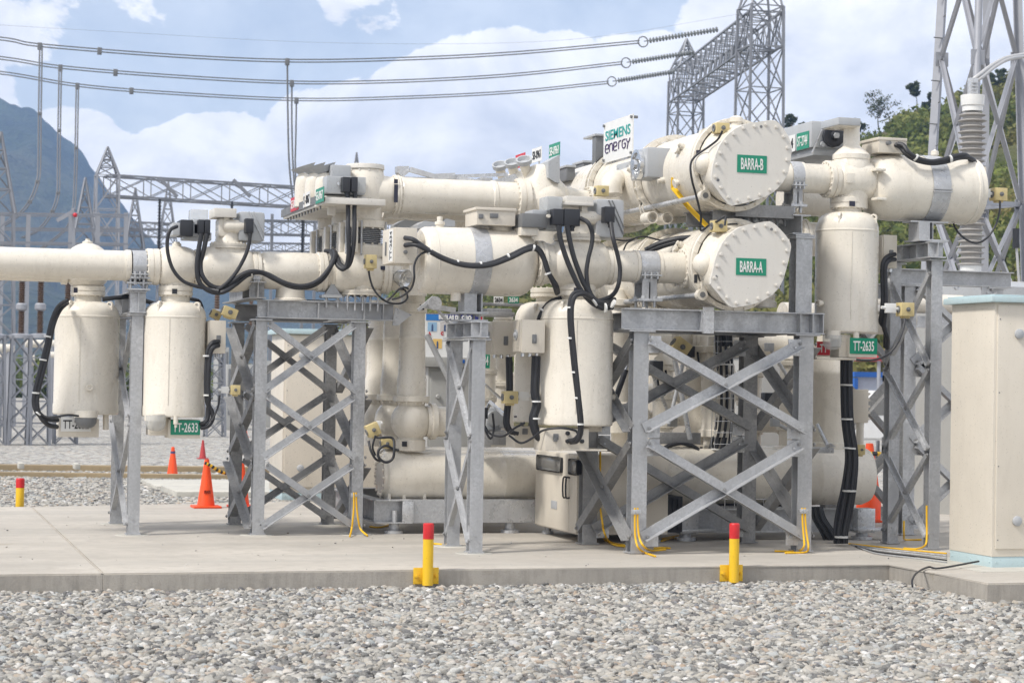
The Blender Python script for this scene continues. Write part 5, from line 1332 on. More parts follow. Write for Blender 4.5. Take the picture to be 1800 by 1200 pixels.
# grey cubicle with lid and the safety board
gx0, gx1 = K(752, 700, 24.0).x, K(865, 700, 24.0).x
t = thing('grey_cubicle', 'grey control cubicle with an overhanging lid under the safety board', 'cabinet', ((gx0 + gx1) / 2, 24.4, 0))
mb = MB(); mb.box((gx0, 24.0, .05), (gx1, 24.8, K(800, 646, 24.0).z), .008); mb.build('body', GREYCAB, t)
mb = MB(); mb.box((gx0 - .08, 23.93, K(800, 646, 24.0).z + .003), (gx1 + .04, 24.85, K(800, 628, 24.0).z), .008); mb.build('lid', GREYCAB, t)
mb = MB(); mb.box((gx0 + .03, 23.985, .12), (gx1 - .03, 24.002, K(800, 652, 24.0).z), .004); mb.lathe((gx0 + .12, 23.98, 1.4), (0, -1, 0), [(0, .03), (.02, .02)], 12); mb.build('door', GREYCAB, t)
t = thing('safety_board', 'white safety board headed REGLAS DE ORO behind the centre trestle', 'sign board', K(798, 628, 24.6))
Yb = 24.5; bp = lambda px, py: K(px, py, Yb)
mb = MB(); PB(mb, 748, 552, 849, 629, Yb, .02, 0); pn = mb.build('panel', WHITE, t, smooth=False)
mb = MB(); PB(mb, 749, 552.5, 848, 563, Yb - .003, .003, 0); hd = mb.build('heading', flat('board navy', (.02, .025, .17), .4), t, smooth=False)
mb = MB(); PB(mb, 749, 552.5, 774, 563, Yb - .005, .002, 0); mb.build('heading_block', flat('board light blue', (.03, .20, .55), .4), hd, smooth=False)
mb = MB(); PB(mb, 842, 552.5, 848, 563, Yb - .005, .002, 0); mb.build('heading_block', RED, hd, smooth=False)
text_mesh('lettering', 'REGLAS DE ORO', WHITE, hd, bp(800, 558) + Vector((0, -.007, 0)), .068, width=60 / 142, bold=.006)
for i, (px, py, w_, h_, c_, tx) in enumerate(((760, 574, 16, 16, (.30, .48, .66), 'A'), (782, 574, 16, 16, (.55, .52, .5), 'C'), (769, 604, 16, 17, (.75, .50, .16), '50'), (804, 574, 16, 16, (.42, .5, .6), 'D'), (826, 574, 16, 16, (.5, .6, .45), 'E'), (792, 604, 16, 17, (.62, .6, .55), 'F'))):
    mb = MB(); PB(mb, px - w_ / 2, py - h_ / 2, px + w_ / 2, py + h_ / 2, Yb - .003, .003, 0); pc = mb.build('picture', flat('board picture %d' % i, c_, .5), t, smooth=False)
    mb = MB(); PB(mb, px - 1.5, py - 2, px + 1.5, py + h_ / 2, Yb - .006, .003, 0); PB(mb, px - 1, py - 4.5, px + 1, py - 2, Yb - .006, .003, 0); mb.build('figure', flat('board figure %d' % i, (.05, .09, .2), .5), pc, smooth=False)
    if i < 3: text_mesh('lettering', tx, RED, pc, bp(px - 5, py + h_ / 2 + 4) + Vector((0, -.004, 0)), .055, bold=.004)
mb = MB(); mb.box((bp(752, 600).x, Yb + .02, .3), (bp(752, 600).x + .05, Yb + .06, bp(752, 560).z)); mb.box((bp(842, 600).x, Yb + .02, .3), (bp(842, 600).x + .05, Yb + .06, bp(842, 560).z)); mb.build('post', GALV_D, t)

# ================================================================== BEIGE BRASS SENSOR BOXES
def sensor(label, px, py, Y, w_, h_, tilt=0.0, bracket=None, stub=True):
    p = K(px, py, Y); s = ppm(p)
    t = thing('sensor_box', label, 'sensor box', p, 'beige sensor boxes')
    W, H = w_ / s, h_ / s; rot = Matrix.Rotation(tilt, 3, 'Y')
    mb = MB(); mb.cbox(p, (W, W * .9, H), .006, rot)
    dn = rot @ Vector((0, 0, -1)); lf = rot @ Vector((-1, 0, 0))
    if stub: mb.cbox(p + dn * (H * .56), (W * .55, W * .5, H * .2), .004, rot)
    mb.build('case', BRASS, t)
    mb = MB(); q = p + lf * W * .5; mb.lathe(q, lf, [(0, W * .26), (.01, W * .26), (.01, W * .16), (.0, W * .1)], 14)
    mb.lathe(p + Vector((0, -W * .45, 0)), (0, -1, 0), [(0, W * .16), (.012, W * .16), (.012, W * .08), (.035, W * .07)], 12); mb.build('gland', GREY_D, t)
    if bracket:
        mb = MB(); q = K(bracket[0], bracket[1], Y); d = q - p
        mb.cbox(p + d * .62, (abs(d.x) * .45, .03, H * .7), .004); mb.cyl(p + d * .25, p + d * 1.0, .016, 10); mb.build('bracket', WHITE, t)
    return t
sensor('beige sensor box tilted under the switch unit, left of the four-legged trestle', 403, 549, 20.62, 26, 17, math.radians(20))
sensor('beige sensor box tucked behind its tilted neighbour under the left switch unit', 379, 553, 20.8, 18, 15, math.radians(25), stub=False)
sensor('beige sensor box with a white link, low on the left leg of the four-legged trestle', 413, 685, 20.5, 17, 17, bracket=(384, 685))
sensor('beige sensor box with a dangling wire on the tee housing below the bellows', 651, 460, 20.3, 20, 24)
sensor('beige sensor box tilted beside the round breaker housings', 655, 755, 20.2, 22, 22, math.radians(-24), bracket=(672, 742))
sensor('beige sensor box with a cable loop, low by the breaker columns', 679, 779, 20.15, 20, 17, stub=False)
sensor('beige sensor box between the two centre tanks with a pale link', 896, 698, 18.7, 25, 22, bracket=(935, 695))
sensor('beige sensor box on top of the upper busbar vessel', 1267, 226, 17.95, 25, 18, stub=False)
sensor('beige sensor box on top of the lower busbar vessel', 1263, 398, 17.95, 25, 20, stub=False)
sensor('beige sensor box right of the green-plated right tank, by the frame post', 1591, 544, 18.15, 25, 24, bracket=(1549, 540))
sensor('beige sensor box far right, on the end of the upper right tank', 1755, 342, 18.45, 24, 22, bracket=(1717, 338))
sensor('beige sensor box above the grey drive of the centre switch unit', 1057, 336, 19.0, 22, 18, stub=False)
sensor('beige sensor box low at the right, in front of the orange cone', 1512, 790, 19.0, 14, 18)
sensor('beige sensor box in shadow under the wide frame, beside a black block', 1195, 610, 20.0, 30, 26, math.radians(35))

# ================================================================== CABLES
def cable(label, strands, ties=(), group='black control cables', mat=None, name='control_cable', cat='cable'):
    """strands = list of (radius px, [(px, py, Y), ...]); ties = (px, py, Y, length px)"""
    first = strands[0][1][0]; p0 = K(*first)
    t = thing(name, label, cat, p0, group)
    for rp, pts in strands:
        P = [K(*q) for q in pts]; mb = MB(); mb.tube(P, rp / ppm(P[0]), 10, 8); mb.build('strand', mat or CABLE, t)
    for px, py, Y, L, ang in ties:
        c = K(px, py, Y); s = ppm(c); mb = MB()
        d = Vector((math.cos(ang), 0, math.sin(ang)))
        mb.lathe(c - d * .006, d, [(-.004, L / s * .5), (.012, L / s * .5)], 14); mb.build('cable_tie', TIE, t)
    return t
y1 = YL - .42
cable('thin black cable looping left off the left dark drive box', [(3.2, [(311, 398, y1 + .1), (299, 405, y1), (294, 425, y1), (296, 450, y1), (305, 475, y1), (322, 494, y1), (345, 503, y1), (368, 508, y1), (385, 512, y1 - .05)])])
cable('pair of black cables sweeping from the left drive box across the thick pipe', [
    (4.2, [(354, 411, y1), (349, 440, y1), (346, 468, y1), (349, 492, y1), (358, 505, y1), (376, 514, y1), (395, 512, y1 - .04), (415, 499, y1), (436, 483, y1), (458, 479, y1), (482, 490, y1), (510, 503, y1), (538, 505, y1), (562, 495, y1), (578, 475, y1), (585, 455, y1 + .1), (584, 443, y1 + .3), (572, 441, y1 + .4)]),
    (4.2, [(364, 411, y1), (358, 440, y1), (352, 465, y1 + .02), (356, 485, y1), (368, 500, y1), (385, 506, y1), (402, 500, y1), (425, 483, y1 - .03), (445, 477, y1 - .05), (470, 482, y1), (500, 497, y1 - .05), (530, 503, y1 - .05), (558, 494, y1 - .03), (580, 470, y1), (590, 448, y1 + .1), (586, 440, y1 + .35)])], [(442, 479, y1, 12, .2)])
cable('black cable from the small plug on the left grey drive, dipping to join the others', [(3.4, [(440, 410, y1), (437, 432, y1), (430, 452, y1), (418, 474, y1), (404, 492, y1 - .02), (388, 506, y1 - .02), (374, 512, y1)])])
cable('two black cables hanging from the upper drive box down past the bellows', [
    (4, [(611, 338, YL - .40), (612, 370, YL - .45), (612, 405, YL - .5), (613, 440, YL - .5), (610, 465, YL - .48), (603, 473, YL - .46), (594, 467, YL - .4), (588, 452, YL - .3), (582, 443, YL - .1)]),
    (4, [(624, 338, YL - .40), (623, 370, YL - .45), (623, 405, YL - .5), (621, 435, YL - .5), (616, 460, YL - .48), (608, 470, YL - .46), (598, 464, YL - .4), (592, 450, YL - .3), (586, 441, YL - .1)])])
cable('black cable bundle down the left side of the furthest left tank', [
    (4.2, [(118, 528, 21.1), (102, 540, 21.0), (90, 568, 21.0), (82, 605, 21.0), (72, 645, 21.0), (62, 685, 21.0), (60, 710, 21.0), (68, 728, 21.0), (84, 736, 21.05), (101, 738, 21.2)]),
    (4.2, [(118, 532, 21.15), (105, 545, 21.05), (94, 570, 21.0), (86, 608, 21.0), (77, 648, 21.0), (67, 688, 21.0), (65, 710, 21.0), (70, 730, 21.0), (84, 746, 21.05), (100, 750, 21.2)]),
    (2, [(66, 720, 21.0), (80, 732, 20.98), (100, 732, 20.95), (120, 729, 20.95), (138, 731, 21.0)])], [(84, 591, 21.0, 14, 1.4), (76, 632, 21.0, 14, 1.4), (63, 690, 21.0, 14, 1.5), (67, 726, 21.0, 13, .9)])
cable('black cable bundle from the small box down the right side of the green-plated left tank', [
    (4, [(384, 600, 20.5), (374, 602, 20.45), (366, 614, 20.45), (363, 640, 20.45), (362, 675, 20.45), (364, 705, 20.45), (372, 722, 20.45), (374, 735, 20.45), (366, 748, 20.45), (354, 752, 20.5)]),
    (4, [(384, 607, 20.5), (376, 610, 20.42), (370, 620, 20.42), (367, 645, 20.42), (366, 680, 20.42), (367, 700, 20.42), (366, 720, 20.45), (365, 735, 20.45), (360, 742, 20.45), (353, 745, 20.5)]),
    (1.8, [(386, 694, 20.45), (384, 712, 20.45), (378, 728, 20.43), (372, 740, 20.4)])], [(363, 625, 20.43, 13, 1.57), (364, 694, 20.43, 13, 1.57)])
cable('black cable stubs crossing behind the narrow left trestle', [(4, [(180, 526, 21.3), (205, 523, 21.3), (230, 521, 21.4)]), (4, [(254, 528, 21.3), (270, 533, 21.3), (283, 535, 21.35)]), (3.5, [(335, 525, 20.9), (350, 530, 20.8), (356, 545, 20.8)])])
yt = 18.2
cable('bundle of black cables sagging along the side of the big lying tank', [
    (4.2, [(712, 418, yt + .1), (726, 421, yt), (742, 432, yt), (768, 448, yt - .02), (800, 461, yt - .02), (832, 466, yt - .03), (862, 463, yt - .02), (895, 450, yt), (922, 437, yt), (938, 433, yt), (950, 441, yt), (958, 458, yt), (966, 482, yt), (978, 502, yt), (981, 514, yt + .1)]),
    (4.2, [(712, 431, yt + .1), (730, 430, yt), (748, 438, yt - .03), (775, 453, yt - .03), (805, 464, yt - .04), (835, 468, yt - .05), (865, 465, yt - .04), (898, 453, yt - .03), (925, 440, yt - .02), (942, 438, yt - .02), (954, 452, yt - .02), (962, 475, yt - .02), (973, 498, yt), (979, 516, yt + .1)])],
    [(755, 443, yt - .02, 12, -.5), (804, 463, yt - .02, 13, -.2), (845, 466, yt - .02, 13, 0), (894, 451, yt - .02, 12, .4), (938, 436, yt - .02, 12, -.3), (963, 481, yt - .02, 12, -1.2)])
cable('thin black wire under the left end of the big lying tank', [(2, [(757, 443, yt), (745, 444, yt), (734, 452, yt), (728, 468, yt), (728, 490, yt), (722, 508, yt + .2), (706, 521, yt + .6), (690, 526, yt + 1.2)]), (1.8, [(718, 508, 18.7), (712, 505, 18.7), (702, 508, 18.8), (692, 518, 19), (682, 528, 19.5)])])
cable('thin black wire hanging from the beige box on the tee housing', [(1.8, [(648, 476, 20.3), (651, 492, 20.3), (657, 508, 20.3), (668, 522, 20.3), (684, 532, 20.35), (704, 533, 20.4), (716, 524, 20.5), (712, 510, 20.55), (700, 508, 20.6)])])
ys = YR - .42
cable('group of black cables drooping from the front switch unit plugs to a low loop', [
    (4.5, [(982, 396, ys), (985, 420, ys), (994, 450, ys), (1006, 480, ys), (1020, 508, ys), (1038, 530, ys), (1058, 541, ys), (1076, 540, ys + .1)]),
    (4.5, [(997, 397, ys), (1001, 420, ys), (1008, 450, ys), (1018, 478, ys), (1028, 502, ys), (1042, 524, ys), (1060, 536, ys), (1078, 535, ys + .1)]),
    (4, [(1021, 384, ys + .1), (1034, 392, ys), (1041, 410, ys), (1040, 430, ys), (1034, 455, ys), (1031, 480, ys), (1035, 508, ys), (1046, 526, ys), (1062, 532, ys), (1080, 526, ys + .2)]),
    (4, [(1074, 392, ys + .1), (1078, 420, ys), (1086, 450, ys), (1090, 475, ys), (1087, 500, ys), (1080, 515, ys + .05), (1068, 524, ys + .1), (1048, 530, ys + .1)])],
    [(1044, 531, ys - .02, 17, .7), (1064, 541, ys - .02, 17, .1), (1078, 534, ys, 16, -.4)])
cable('thick black cable running down the front of the largest hanging tank', [
    (4, [(1036, 520, ys - .05), (1022, 513, ys - .1), (1008, 516, ys - .1), (1002, 532, ys - .1), (1001, 560, ys - .1), (1004, 600, ys - .1), (1009, 650, ys - .1), (1015, 700, ys - .1), (1019, 740, ys - .08), (1019, 760, ys - .05), (1010, 772, ys), (998, 775, 18.2)]),
    (4, [(1040, 524, ys - .08), (1026, 517, ys - .14), (1012, 520, ys - .14), (1006, 535, ys - .14), (1005, 562, ys - .14), (1008, 602, ys - .14), (1013, 652, ys - .14), (1018, 700, ys - .14), (1022, 738, ys - .12), (1021, 762, ys - .08), (1014, 775, ys - .02), (1004, 777, 18.2)])],
    [(1003, 540, ys - .12, 12, 1.57), (1003, 594, ys - .12, 12, 1.5), (1010, 654, ys - .12, 12, 1.45), (1015, 699, ys - .12, 12, 1.5), (1020, 745, ys - .12, 12, 1.57)])
cable('black cable arching over the shoulder of the second centre tank', [(4, [(986, 524, 18.5), (970, 529, 18.5), (958, 540, 18.5), (949, 556, 18.5), (945, 572, 18.6)]), (4, [(986, 528, 18.55), (972, 533, 18.55), (962, 544, 18.5), (953, 560, 18.5), (949, 574, 18.6)])], [(953, 545, 18.48, 13, 1.0)])
def drop(label, x0, y, pts, n, sp, Y, ties=()):
    cable(label, [(3.6, [(px + sp * k, py, Y - .03 * (k % 2)) for px, py in pts]) for k in range(n)], ties)
drop('black cables below the right one of the close pair of terminal boxes', 0, 0, [(938, 625), (937, 655), (936, 690), (939, 712), (933, 735), (936, 755), (944, 770), (956, 774)], 3, 4.5, 18.4, [(943, 705, 18.36, 17, 1.57), (943, 735, 18.36, 14, 1.57)])
drop('black cables below the left one of the close pair of terminal boxes', 0, 0, [(892, 627), (893, 655), (893, 690), (889, 722), (888, 745), (895, 758), (906, 762)], 2, 5, 18.9)
cable('thin black wire sagging between the bases of the two centre tanks', [(2, [(850, 745, 18.9), (862, 762, 18.8), (885, 766, 18.7), (905, 752, 18.5), (922, 743, 18.4)]), (2, [(895, 765, 18.5), (915, 778, 18.4), (935, 770, 18.3), (955, 756, 18.2), (985, 752, 18.1), (1010, 756, 18.1), (1016, 762, 18.1)])])
cable('black cable along the top of the upper right lying tank', [
    (4.2, [(1578, 253, 18.3), (1588, 256, 18.25), (1597, 268, 18.2), (1612, 278, 18.2), (1636, 284, 18.2), (1660, 280, 18.2), (1680, 274, 18.25), (1698, 273, 18.3), (1706, 282, 18.4), (1708, 292, 18.45)]),
    (4.2, [(1574, 254, 18.35), (1584, 260, 18.3), (1594, 272, 18.25), (1612, 282, 18.22), (1638, 287, 18.22), (1664, 284, 18.22), (1684, 278, 18.27), (1702, 277, 18.3), (1713, 284, 18.4), (1716, 294, 18.45)])], [(1610, 277, 18.2, 13, -.5), (1671, 279, 18.2, 13, .3)])
cable('thin black wire looping under the upper right lying tank to its beige end box', [(1.8, [(1676, 394, 18.5), (1684, 408, 18.4), (1700, 422, 18.35), (1718, 427, 18.3), (1736, 417, 18.3), (1750, 396, 18.3), (1757, 372, 18.35), (1758, 354, 18.4)])])
cable('black cables from the small box down beside the right hanging tank', [
    (4, [(1573, 447, 18.45), (1562, 450, 18.4), (1553, 460, 18.38), (1551, 480, 18.38), (1552, 520, 18.38), (1550, 550, 18.38), (1548, 565, 18.45), (1556, 580, 18.5), (1556, 610, 18.6)]),
    (4, [(1573, 456, 18.45), (1563, 458, 18.38), (1557, 466, 18.36), (1556, 485, 18.36), (1557, 520, 18.36), (1556, 550, 18.36), (1554, 575, 18.45), (1560, 595, 18.5), (1560, 612, 18.6)])])
cable('thin black wire from the beige box to the base of the green-plated right tank', [(2, [(1591, 560, 18.1), (1587, 580, 18.05), (1578, 602, 18.0), (1564, 620, 18.0), (1548, 629, 18.0), (1528, 633, 18.05), (1505, 632, 18.1)])])
cable('wire down the rim of the upper busbar vessel from its beige box', [(2, [(1270, 230, 17.75), (1262, 245, 17.8), (1246, 258, 17.9), (1222, 275, 17.95), (1214, 290, 17.95), (1216, 315, 17.95), (1224, 345, 18.0), (1232, 380, 18.05), (1232, 405, 18.1), (1248, 395, 18.0), (1263, 388, 17.85), (1275, 380, 17.8), (1274, 396, 17.76)])])
cable('black cable bundle lying over the lower busbar vessel', [(5, [(1135, 440, 18.95), (1160, 428, 18.85), (1190, 420, 18.75), (1218, 418, 18.6)]), (5, [(1135, 445, 18.95), (1162, 433, 18.85), (1192, 425, 18.75), (1220, 422, 18.6)])])
cable('thin wires strung along the back of the front switch unit', [(1.6, [(1078, 420, 18.6), (1100, 423, 18.7), (1130, 416, 18.9), (1160, 422, 18.9), (1190, 425, 18.8)]), (1.4, [(1096, 440, 18.7), (1102, 428, 18.7), (1115, 420, 18.8)])])
cable('loop of dark wire round the low beige box by the breaker columns', [(2.4, [(662, 768, 20.1), (670, 769, 20.05), (690, 770, 20.05), (693, 790, 20.0), (690, 806, 20.0), (678, 812, 20.0), (666, 804, 20.0), (666, 790, 20.0), (678, 783, 20.0), (690, 788, 20.02), (700, 791, 20.1)]), (2.2, [(648, 775, 20.1), (652, 792, 20.05), (660, 806, 20.05), (668, 810, 20.1)]), (1.8, [(660, 765, 20.1), (655, 785, 20.1), (660, 800, 20.1)])])
# heavy trunks of control cable at the right
def trunk(label, path, n, wpx, Y, ties=()):
    st = []
    for k in range(n):
        o = (k / (n - 1) - .5) * wpx
        st.append((2.6, [(px + o * s_, py, Y + .05 * math.sin(k * 2.1)) for px, py, s_ in path]))
    return cable(label, st, ties, 'heavy cable trunks', name='cable_bundle', cat='cable bundle')
trunk('heavy trunk of black cables hanging below the TT-2635 plate and curving to the slab', [(1488, 630, 1), (1488, 680, 1), (1490, 740, 1), (1497, 800, 1.1), (1493, 850, 1.3), (1484, 900, 1.5), (1478, 935, 1.3), (1478, 955, 1.2)], 8, 17, 18.8, [(1488, 676, 18.75, 22, 1.57), (1488, 736, 18.75, 22, 1.57), (1493, 787, 18.75, 23, 1.5), (1493, 862, 18.75, 25, 1.57), (1479, 943, 18.75, 24, 1.57)])
trunk('short fan of black cables bending onto the slab behind the wide frame', [(1436, 890, .8), (1440, 910, 1), (1452, 930, 1.1), (1462, 948, 1.2)], 8, 20, 19.1)
trunk('heavy trunk of black cables behind the wide frame, dropping past the crossed braces', [(1272, 585, 1), (1274, 640, 1), (1275, 700, 1), (1272, 750, 1.05), (1262, 800, 1.3), (1258, 850, 1.3), (1266, 880, 1.1)], 9, 26, 19.95, [(1274, 640, 19.85, 30, 1.57), (1268, 790, 19.85, 36, 1.5)])
trunk('dark corrugated hose arching over the round housings behind the wide frame', [(1165, 790, .5), (1180, 782, .6), (1205, 780, .6), (1226, 792, .6), (1236, 820, .6), (1238, 862, .7)], 4, 14, 19.9)
# horizontal cables in a mesh tray
t = thing('cable_tray', 'wire mesh tray of black cables lying low behind the wide frame', 'cable tray', K(1330, 890, 19.9))
mb = MB()
for k in range(10): mb.tube([K(1236, 880 + 2.6 * k, 19.9 - .02 * k), K(1300, 881 + 2.6 * k, 19.9 - .02 * k), K(1400, 883 + 2.6 * k, 19.95)], .016, 6, 4)
mb.build('cable_run', CABLE, t)
mb = MB()
for py in (876, 890, 904): mb.cyl(K(1236, py, 19.65), K(1400, py + 1, 19.65), .004, 5)
for k in range(10): mb.cyl(K(1240 + 17 * k, 874, 19.65), K(1240 + 17 * k, 908, 19.65), .004, 5)
mb.build('wire_mesh', CHROME, t)
mb = MB()
for px in (1256, 1262, 1290): mb.cyl(K(px, 590, 19.88), K(px - 8, 850, 19.88), .004, 5)
for k in range(13): mb.cyl(K(1254, 600 + 20 * k, 19.88), K(1290, 600 + 20 * k, 19.88), .003, 5)
mb.build('upright_mesh', CHROME, t)

# yellow earth cables on the posts
def earth(label, strands, clip):
    t = thing('earth_cable', label, 'earth cable', G(strands[0][-1][0], strands[0][-1][1], .02), 'yellow earth cables')
    for pts in strands:
        P = [K(px, py, Y) if Y else G(px, py, .012) for px, py, Y in pts]
        for q in P: q.z = max(q.z, .012)
        mb = MB(); mb.tube(P, .010, 8, 6); mb.build('strand', CYEL, t)
    if clip:
        c = K(*clip); mb = MB(); mb.cbox(c, (.085, .05, .045), .006); mb.lathe(c + Vector((0, -.03, 0)), (0, -1, 0), [(0, .012), (.012, .012)], 8); mb.build('clip', GALV_L, t)
earth('yellow earth cables clipped to the front right post of the four-legged trestle', [[(622, 865, 20.5), (622, 890, 20.5), (620, 915, 20.5), (618, 930, 20.5), (615, 942, 0)], [(626, 865, 20.5), (627, 890, 20.5), (630, 915, 20.5), (634, 930, 20.5), (646, 941, 0)]], (624, 870, 20.52))
earth('yellow earth cables clipped to the front left post of the wide frame', [[(1116, 892, 18.02), (1116, 920, 18.02), (1117, 945, 18.02), (1122, 962, 17.98), (1134, 971, 0), (1152, 977, 0)], [(1121, 892, 18.02), (1121, 920, 18.02), (1124, 945, 18.0), (1132, 960, 17.96), (1146, 967, 0), (1170, 965, 0)]], (1118, 899, 18.03))
earth('yellow earth cables clipped to the front right post of the wide frame', [[(1410, 892, 18.0), (1411, 920, 18.0), (1413, 945, 17.98), (1413, 960, 17.9), (1402, 968, 0), (1362, 968, 0)], [(1415, 892, 18.0), (1416, 920, 18.0), (1419, 945, 17.98), (1421, 962, 17.92), (1415, 970, 0), (1380, 971, 0)]], (1412, 898, 18.01))
earth('yellow earth cable at the foot of the slim frame beside the kiosk', [[(1629, 888, 18.1), (1629, 920, 18.1), (1629, 945, 18.05), (1626, 958, 18.0), (1612, 964, 0), (1588, 963, 0)], [(1589, 915, 18.7), (1589, 940, 18.7), (1592, 948, 0), (1620, 948, 0)]], None)
earth('yellow earth cable hanging beside the cream control cabinet to the slab', [[(1055, 782, 19.3), (1055, 830, 19.2), (1054, 880, 19.1), (1060, 925, 19.0), (1063, 948, 0), (1080, 957, 0), (1098, 960, 0)], [(1059, 925, 19.05), (1064, 940, 19.0), (1072, 952, 0), (1098, 958, 0)]], (1055, 868, 19.1))
earth('yellow earth cables lying on the slab under the wide frame', [[(1150, 963, 0), (1165, 962, 0), (1178, 963, 0)], [(1165, 946, 0), (1185, 942, 0), (1200, 941, 0), (1210, 941, 0)], [(1163, 950, 0), (1182, 945, 0), (1200, 944, 0)]], None)
earth('yellow earth cables lying flat on the slab at the left skid and centre trestle', [[(650, 925, 0), (668, 926, 0), (688, 921, 0)], [(763, 955, 0), (785, 957, 0), (806, 958, 0)]], None)
t = thing('ground_leads', 'thin grey and yellow leads trailing over the slab towards the right kiosk', 'cable', G(1560, 962, .01))
for k, mt in enumerate((CYEL, GALV, GALV, CABLE, GALV)):
    mb = MB(); P = [G(1492 + 4 * k, 955 + 1.5 * k, .01), G(1540, 960 + 3 * k, .01), G(1600, 966 + 3.4 * k, .01), G(1664, 972 + 4 * k, .01)]; mb.tube(P, .008, 6, 6); mb.build('lead', mt, t)
t = thing('black_lead', 'single black lead dropping over the slab edge from the right kiosk', 'cable', G(1640, 1000, .01))
P = [Vector((9.46, 16.45, .05)), G(1652, 998, .02), G(1632, 996, .02), K(1612, 1006, 15.9), K(1604, 1018, 15.6), K(1604, 1030, 15.5)]
mb = MB(); mb.tube(P, .009, 8); mb.build('lead', CABLE, t)
t = thing('cable_coils', 'bundle of grey and black control cables lying on top of the four-legged trestle', 'cable', K(560, 530, 21.0))
for k in range(7):
    mb = MB(); mb.tube([K(455 + 6 * k, 535 - k % 3, 20.9 + .08 * k), K(500, 528 + k % 4, 20.9 + .09 * k), K(560, 531 - k % 3, 20.9 + .09 * k), K(620, 533, 20.9 + .08 * k), K(680, 536 - k % 2, 20.85 + .1 * k)], .015, 6, 5); mb.build('lead', CABLE if k % 2 else GREY_D, t)

# ================================================================== DEEPER EQUIPMENT BEHIND THE WIDE FRAME
Y2 = 19.95
z2 = K(1450, 838, Y2).z
for k, lab in ((0, 'lying cream breaker tank behind the right post of the wide frame'), (1, 'lying cream breaker tank one row deeper behind the wide frame')):
    lying_breaker(lab, Y2 + .75 * k, z2, 1150 - 20 * k, 1526, 50)
t = thing('skid_frame', 'low grey steel skid on round feet under the right breakers', 'skid', (8.8, 20.2, 0), 'steel skids')
xs0 = xat(1135, 19.62, .2); xs1 = xat(1530, 19.62, .2); zs0, zs1 = K(1400, 934, 19.62).z, K(1400, 893, 19.62).z
ibeam(t, (xs0, 19.62, (zs0 + zs1) / 2), (xs1, 19.62, (zs0 + zs1) / 2), .14, zs1 - zs0, 'side_beam', GALV)
ibeam(t, (xs0, 21.9, (zs0 + zs1) / 2), (xs1, 21.9, (zs0 + zs1) / 2), .14, zs1 - zs0, 'side_beam', GALV_D)
for xx in (xs0 + .42, xs1 - .12):
    mb = MB(); mb.cbox((xx, 19.55, (zs0 + zs1) / 2), (.2, .16, zs1 - zs0 + .01), .004); mb.cbox((xx + .08, 19.52, zs0 + .03), (.4, .2, .03), .004); mb.lathe((xx, 19.58, 0), 'z', [(.001, .11), (.035, .11), (.035, .07), (.06, .06), (zs0, .06)], 18); mb.build('foot', GALV_L, t)
t = thing('dark_block', 'dark ribbed plastic block low behind the left post of the wide frame', 'battery box', K(1170, 900, 19.4))
mb = MB(); PB(mb, 1136, 872, 1200, 935, 19.4, .4, .01)
for k in range(7): PB(mb, 1138 + 9 * k, 876, 1142 + 9 * k, 930, 19.385, .03, .002)
mb.build('case', BLACK, t)
# upright tanks behind the frame
for px, py0, py1, rp, Y, lab in ((1232, 642, 770, 27, 20.5, 'cream upright cylinder behind the crossed braces, left of the pair'), (1262, 642, 768, 30, 20.1, 'cream upright cylinder behind the crossed braces, right of the pair'), (1455, 640, 790, 33, 20.2, 'cream upright cylinder right of the wide frame, behind the red plate'), (1085, 560, 720, 30, 20.3, 'cream upright cylinder between the largest hanging tank and the wide frame')):
    X = K(px, (py0 + py1) / 2, Y).x
    t = thing('upright_cylinder', lab, 'switchgear column', (X, Y, zat(py1, X, Y)), 'upright cylinders behind the frame')
    mb = MB(); LZ(mb, X, Y, [(py1 + 40, rp * .85), (py1, rp * .85), (py1 - 1, rp * 1.1), (py1 - 12, rp * 1.1), (py1 - 14, rp), (py0 + 20, rp), (py0 + 18, rp * 1.03), (py0 + 12, rp * 1.03), (py0 + 10, rp), (py0, rp * .96), (py0 - 14, rp * .7), (py0 - 50, rp * .6)], 36); mb.build('body', CREAM, t)
    mb = MB(); LZ(mb, X, Y, [(py0 - 22, rp * .8), (py0 - 23, rp * .95), (py0 - 33, rp * .95), (py0 - 34, rp * .8)], 30); mb.build('collar', CREAM, t)
# cross pipes high behind the frame
for py, Y, px0, px1, rp, lab in ((596, 20.6, 1190, 1300, 26, 'cream pipe stub just below the wide frame beam, in shade'), (602, 21.4, 1085, 1400, 24, 'cream cross pipe deep behind the wide frame beam'), (352, 20.1, 1375, 1470, 28, 'shaded cream pipe below the upper right clamp'), (420, 20.2, 1385, 1440, 30, 'shaded cream pipe left of the right hanging tank'), (500, 20.4, 1130, 1240, 34, 'shaded cream pipe under the lower busbar joint'), (560, 20.6, 1375, 1600, 26, 'cream cross pipe behind the right hanging tank')):
    z = K((px0 + px1) / 2, py, Y).z
    t = thing('gas_pipe', lab, 'pipe', (xat((px0 + px1) / 2, Y, z), Y, z - .2), 'cream gas pipes')
    mb = MB(); LX(mb, Y, z, [(px0, rp * .7), (px0, rp), (px1, rp), (px1, rp * .7)], 36); mb.build('tube', CREAM, t)
    mb = MB(); flangeX(mb, Y, z, px0 + 16, px0 + 30, rp * 1.18, 14); mb.build('flange', CREAM, t)
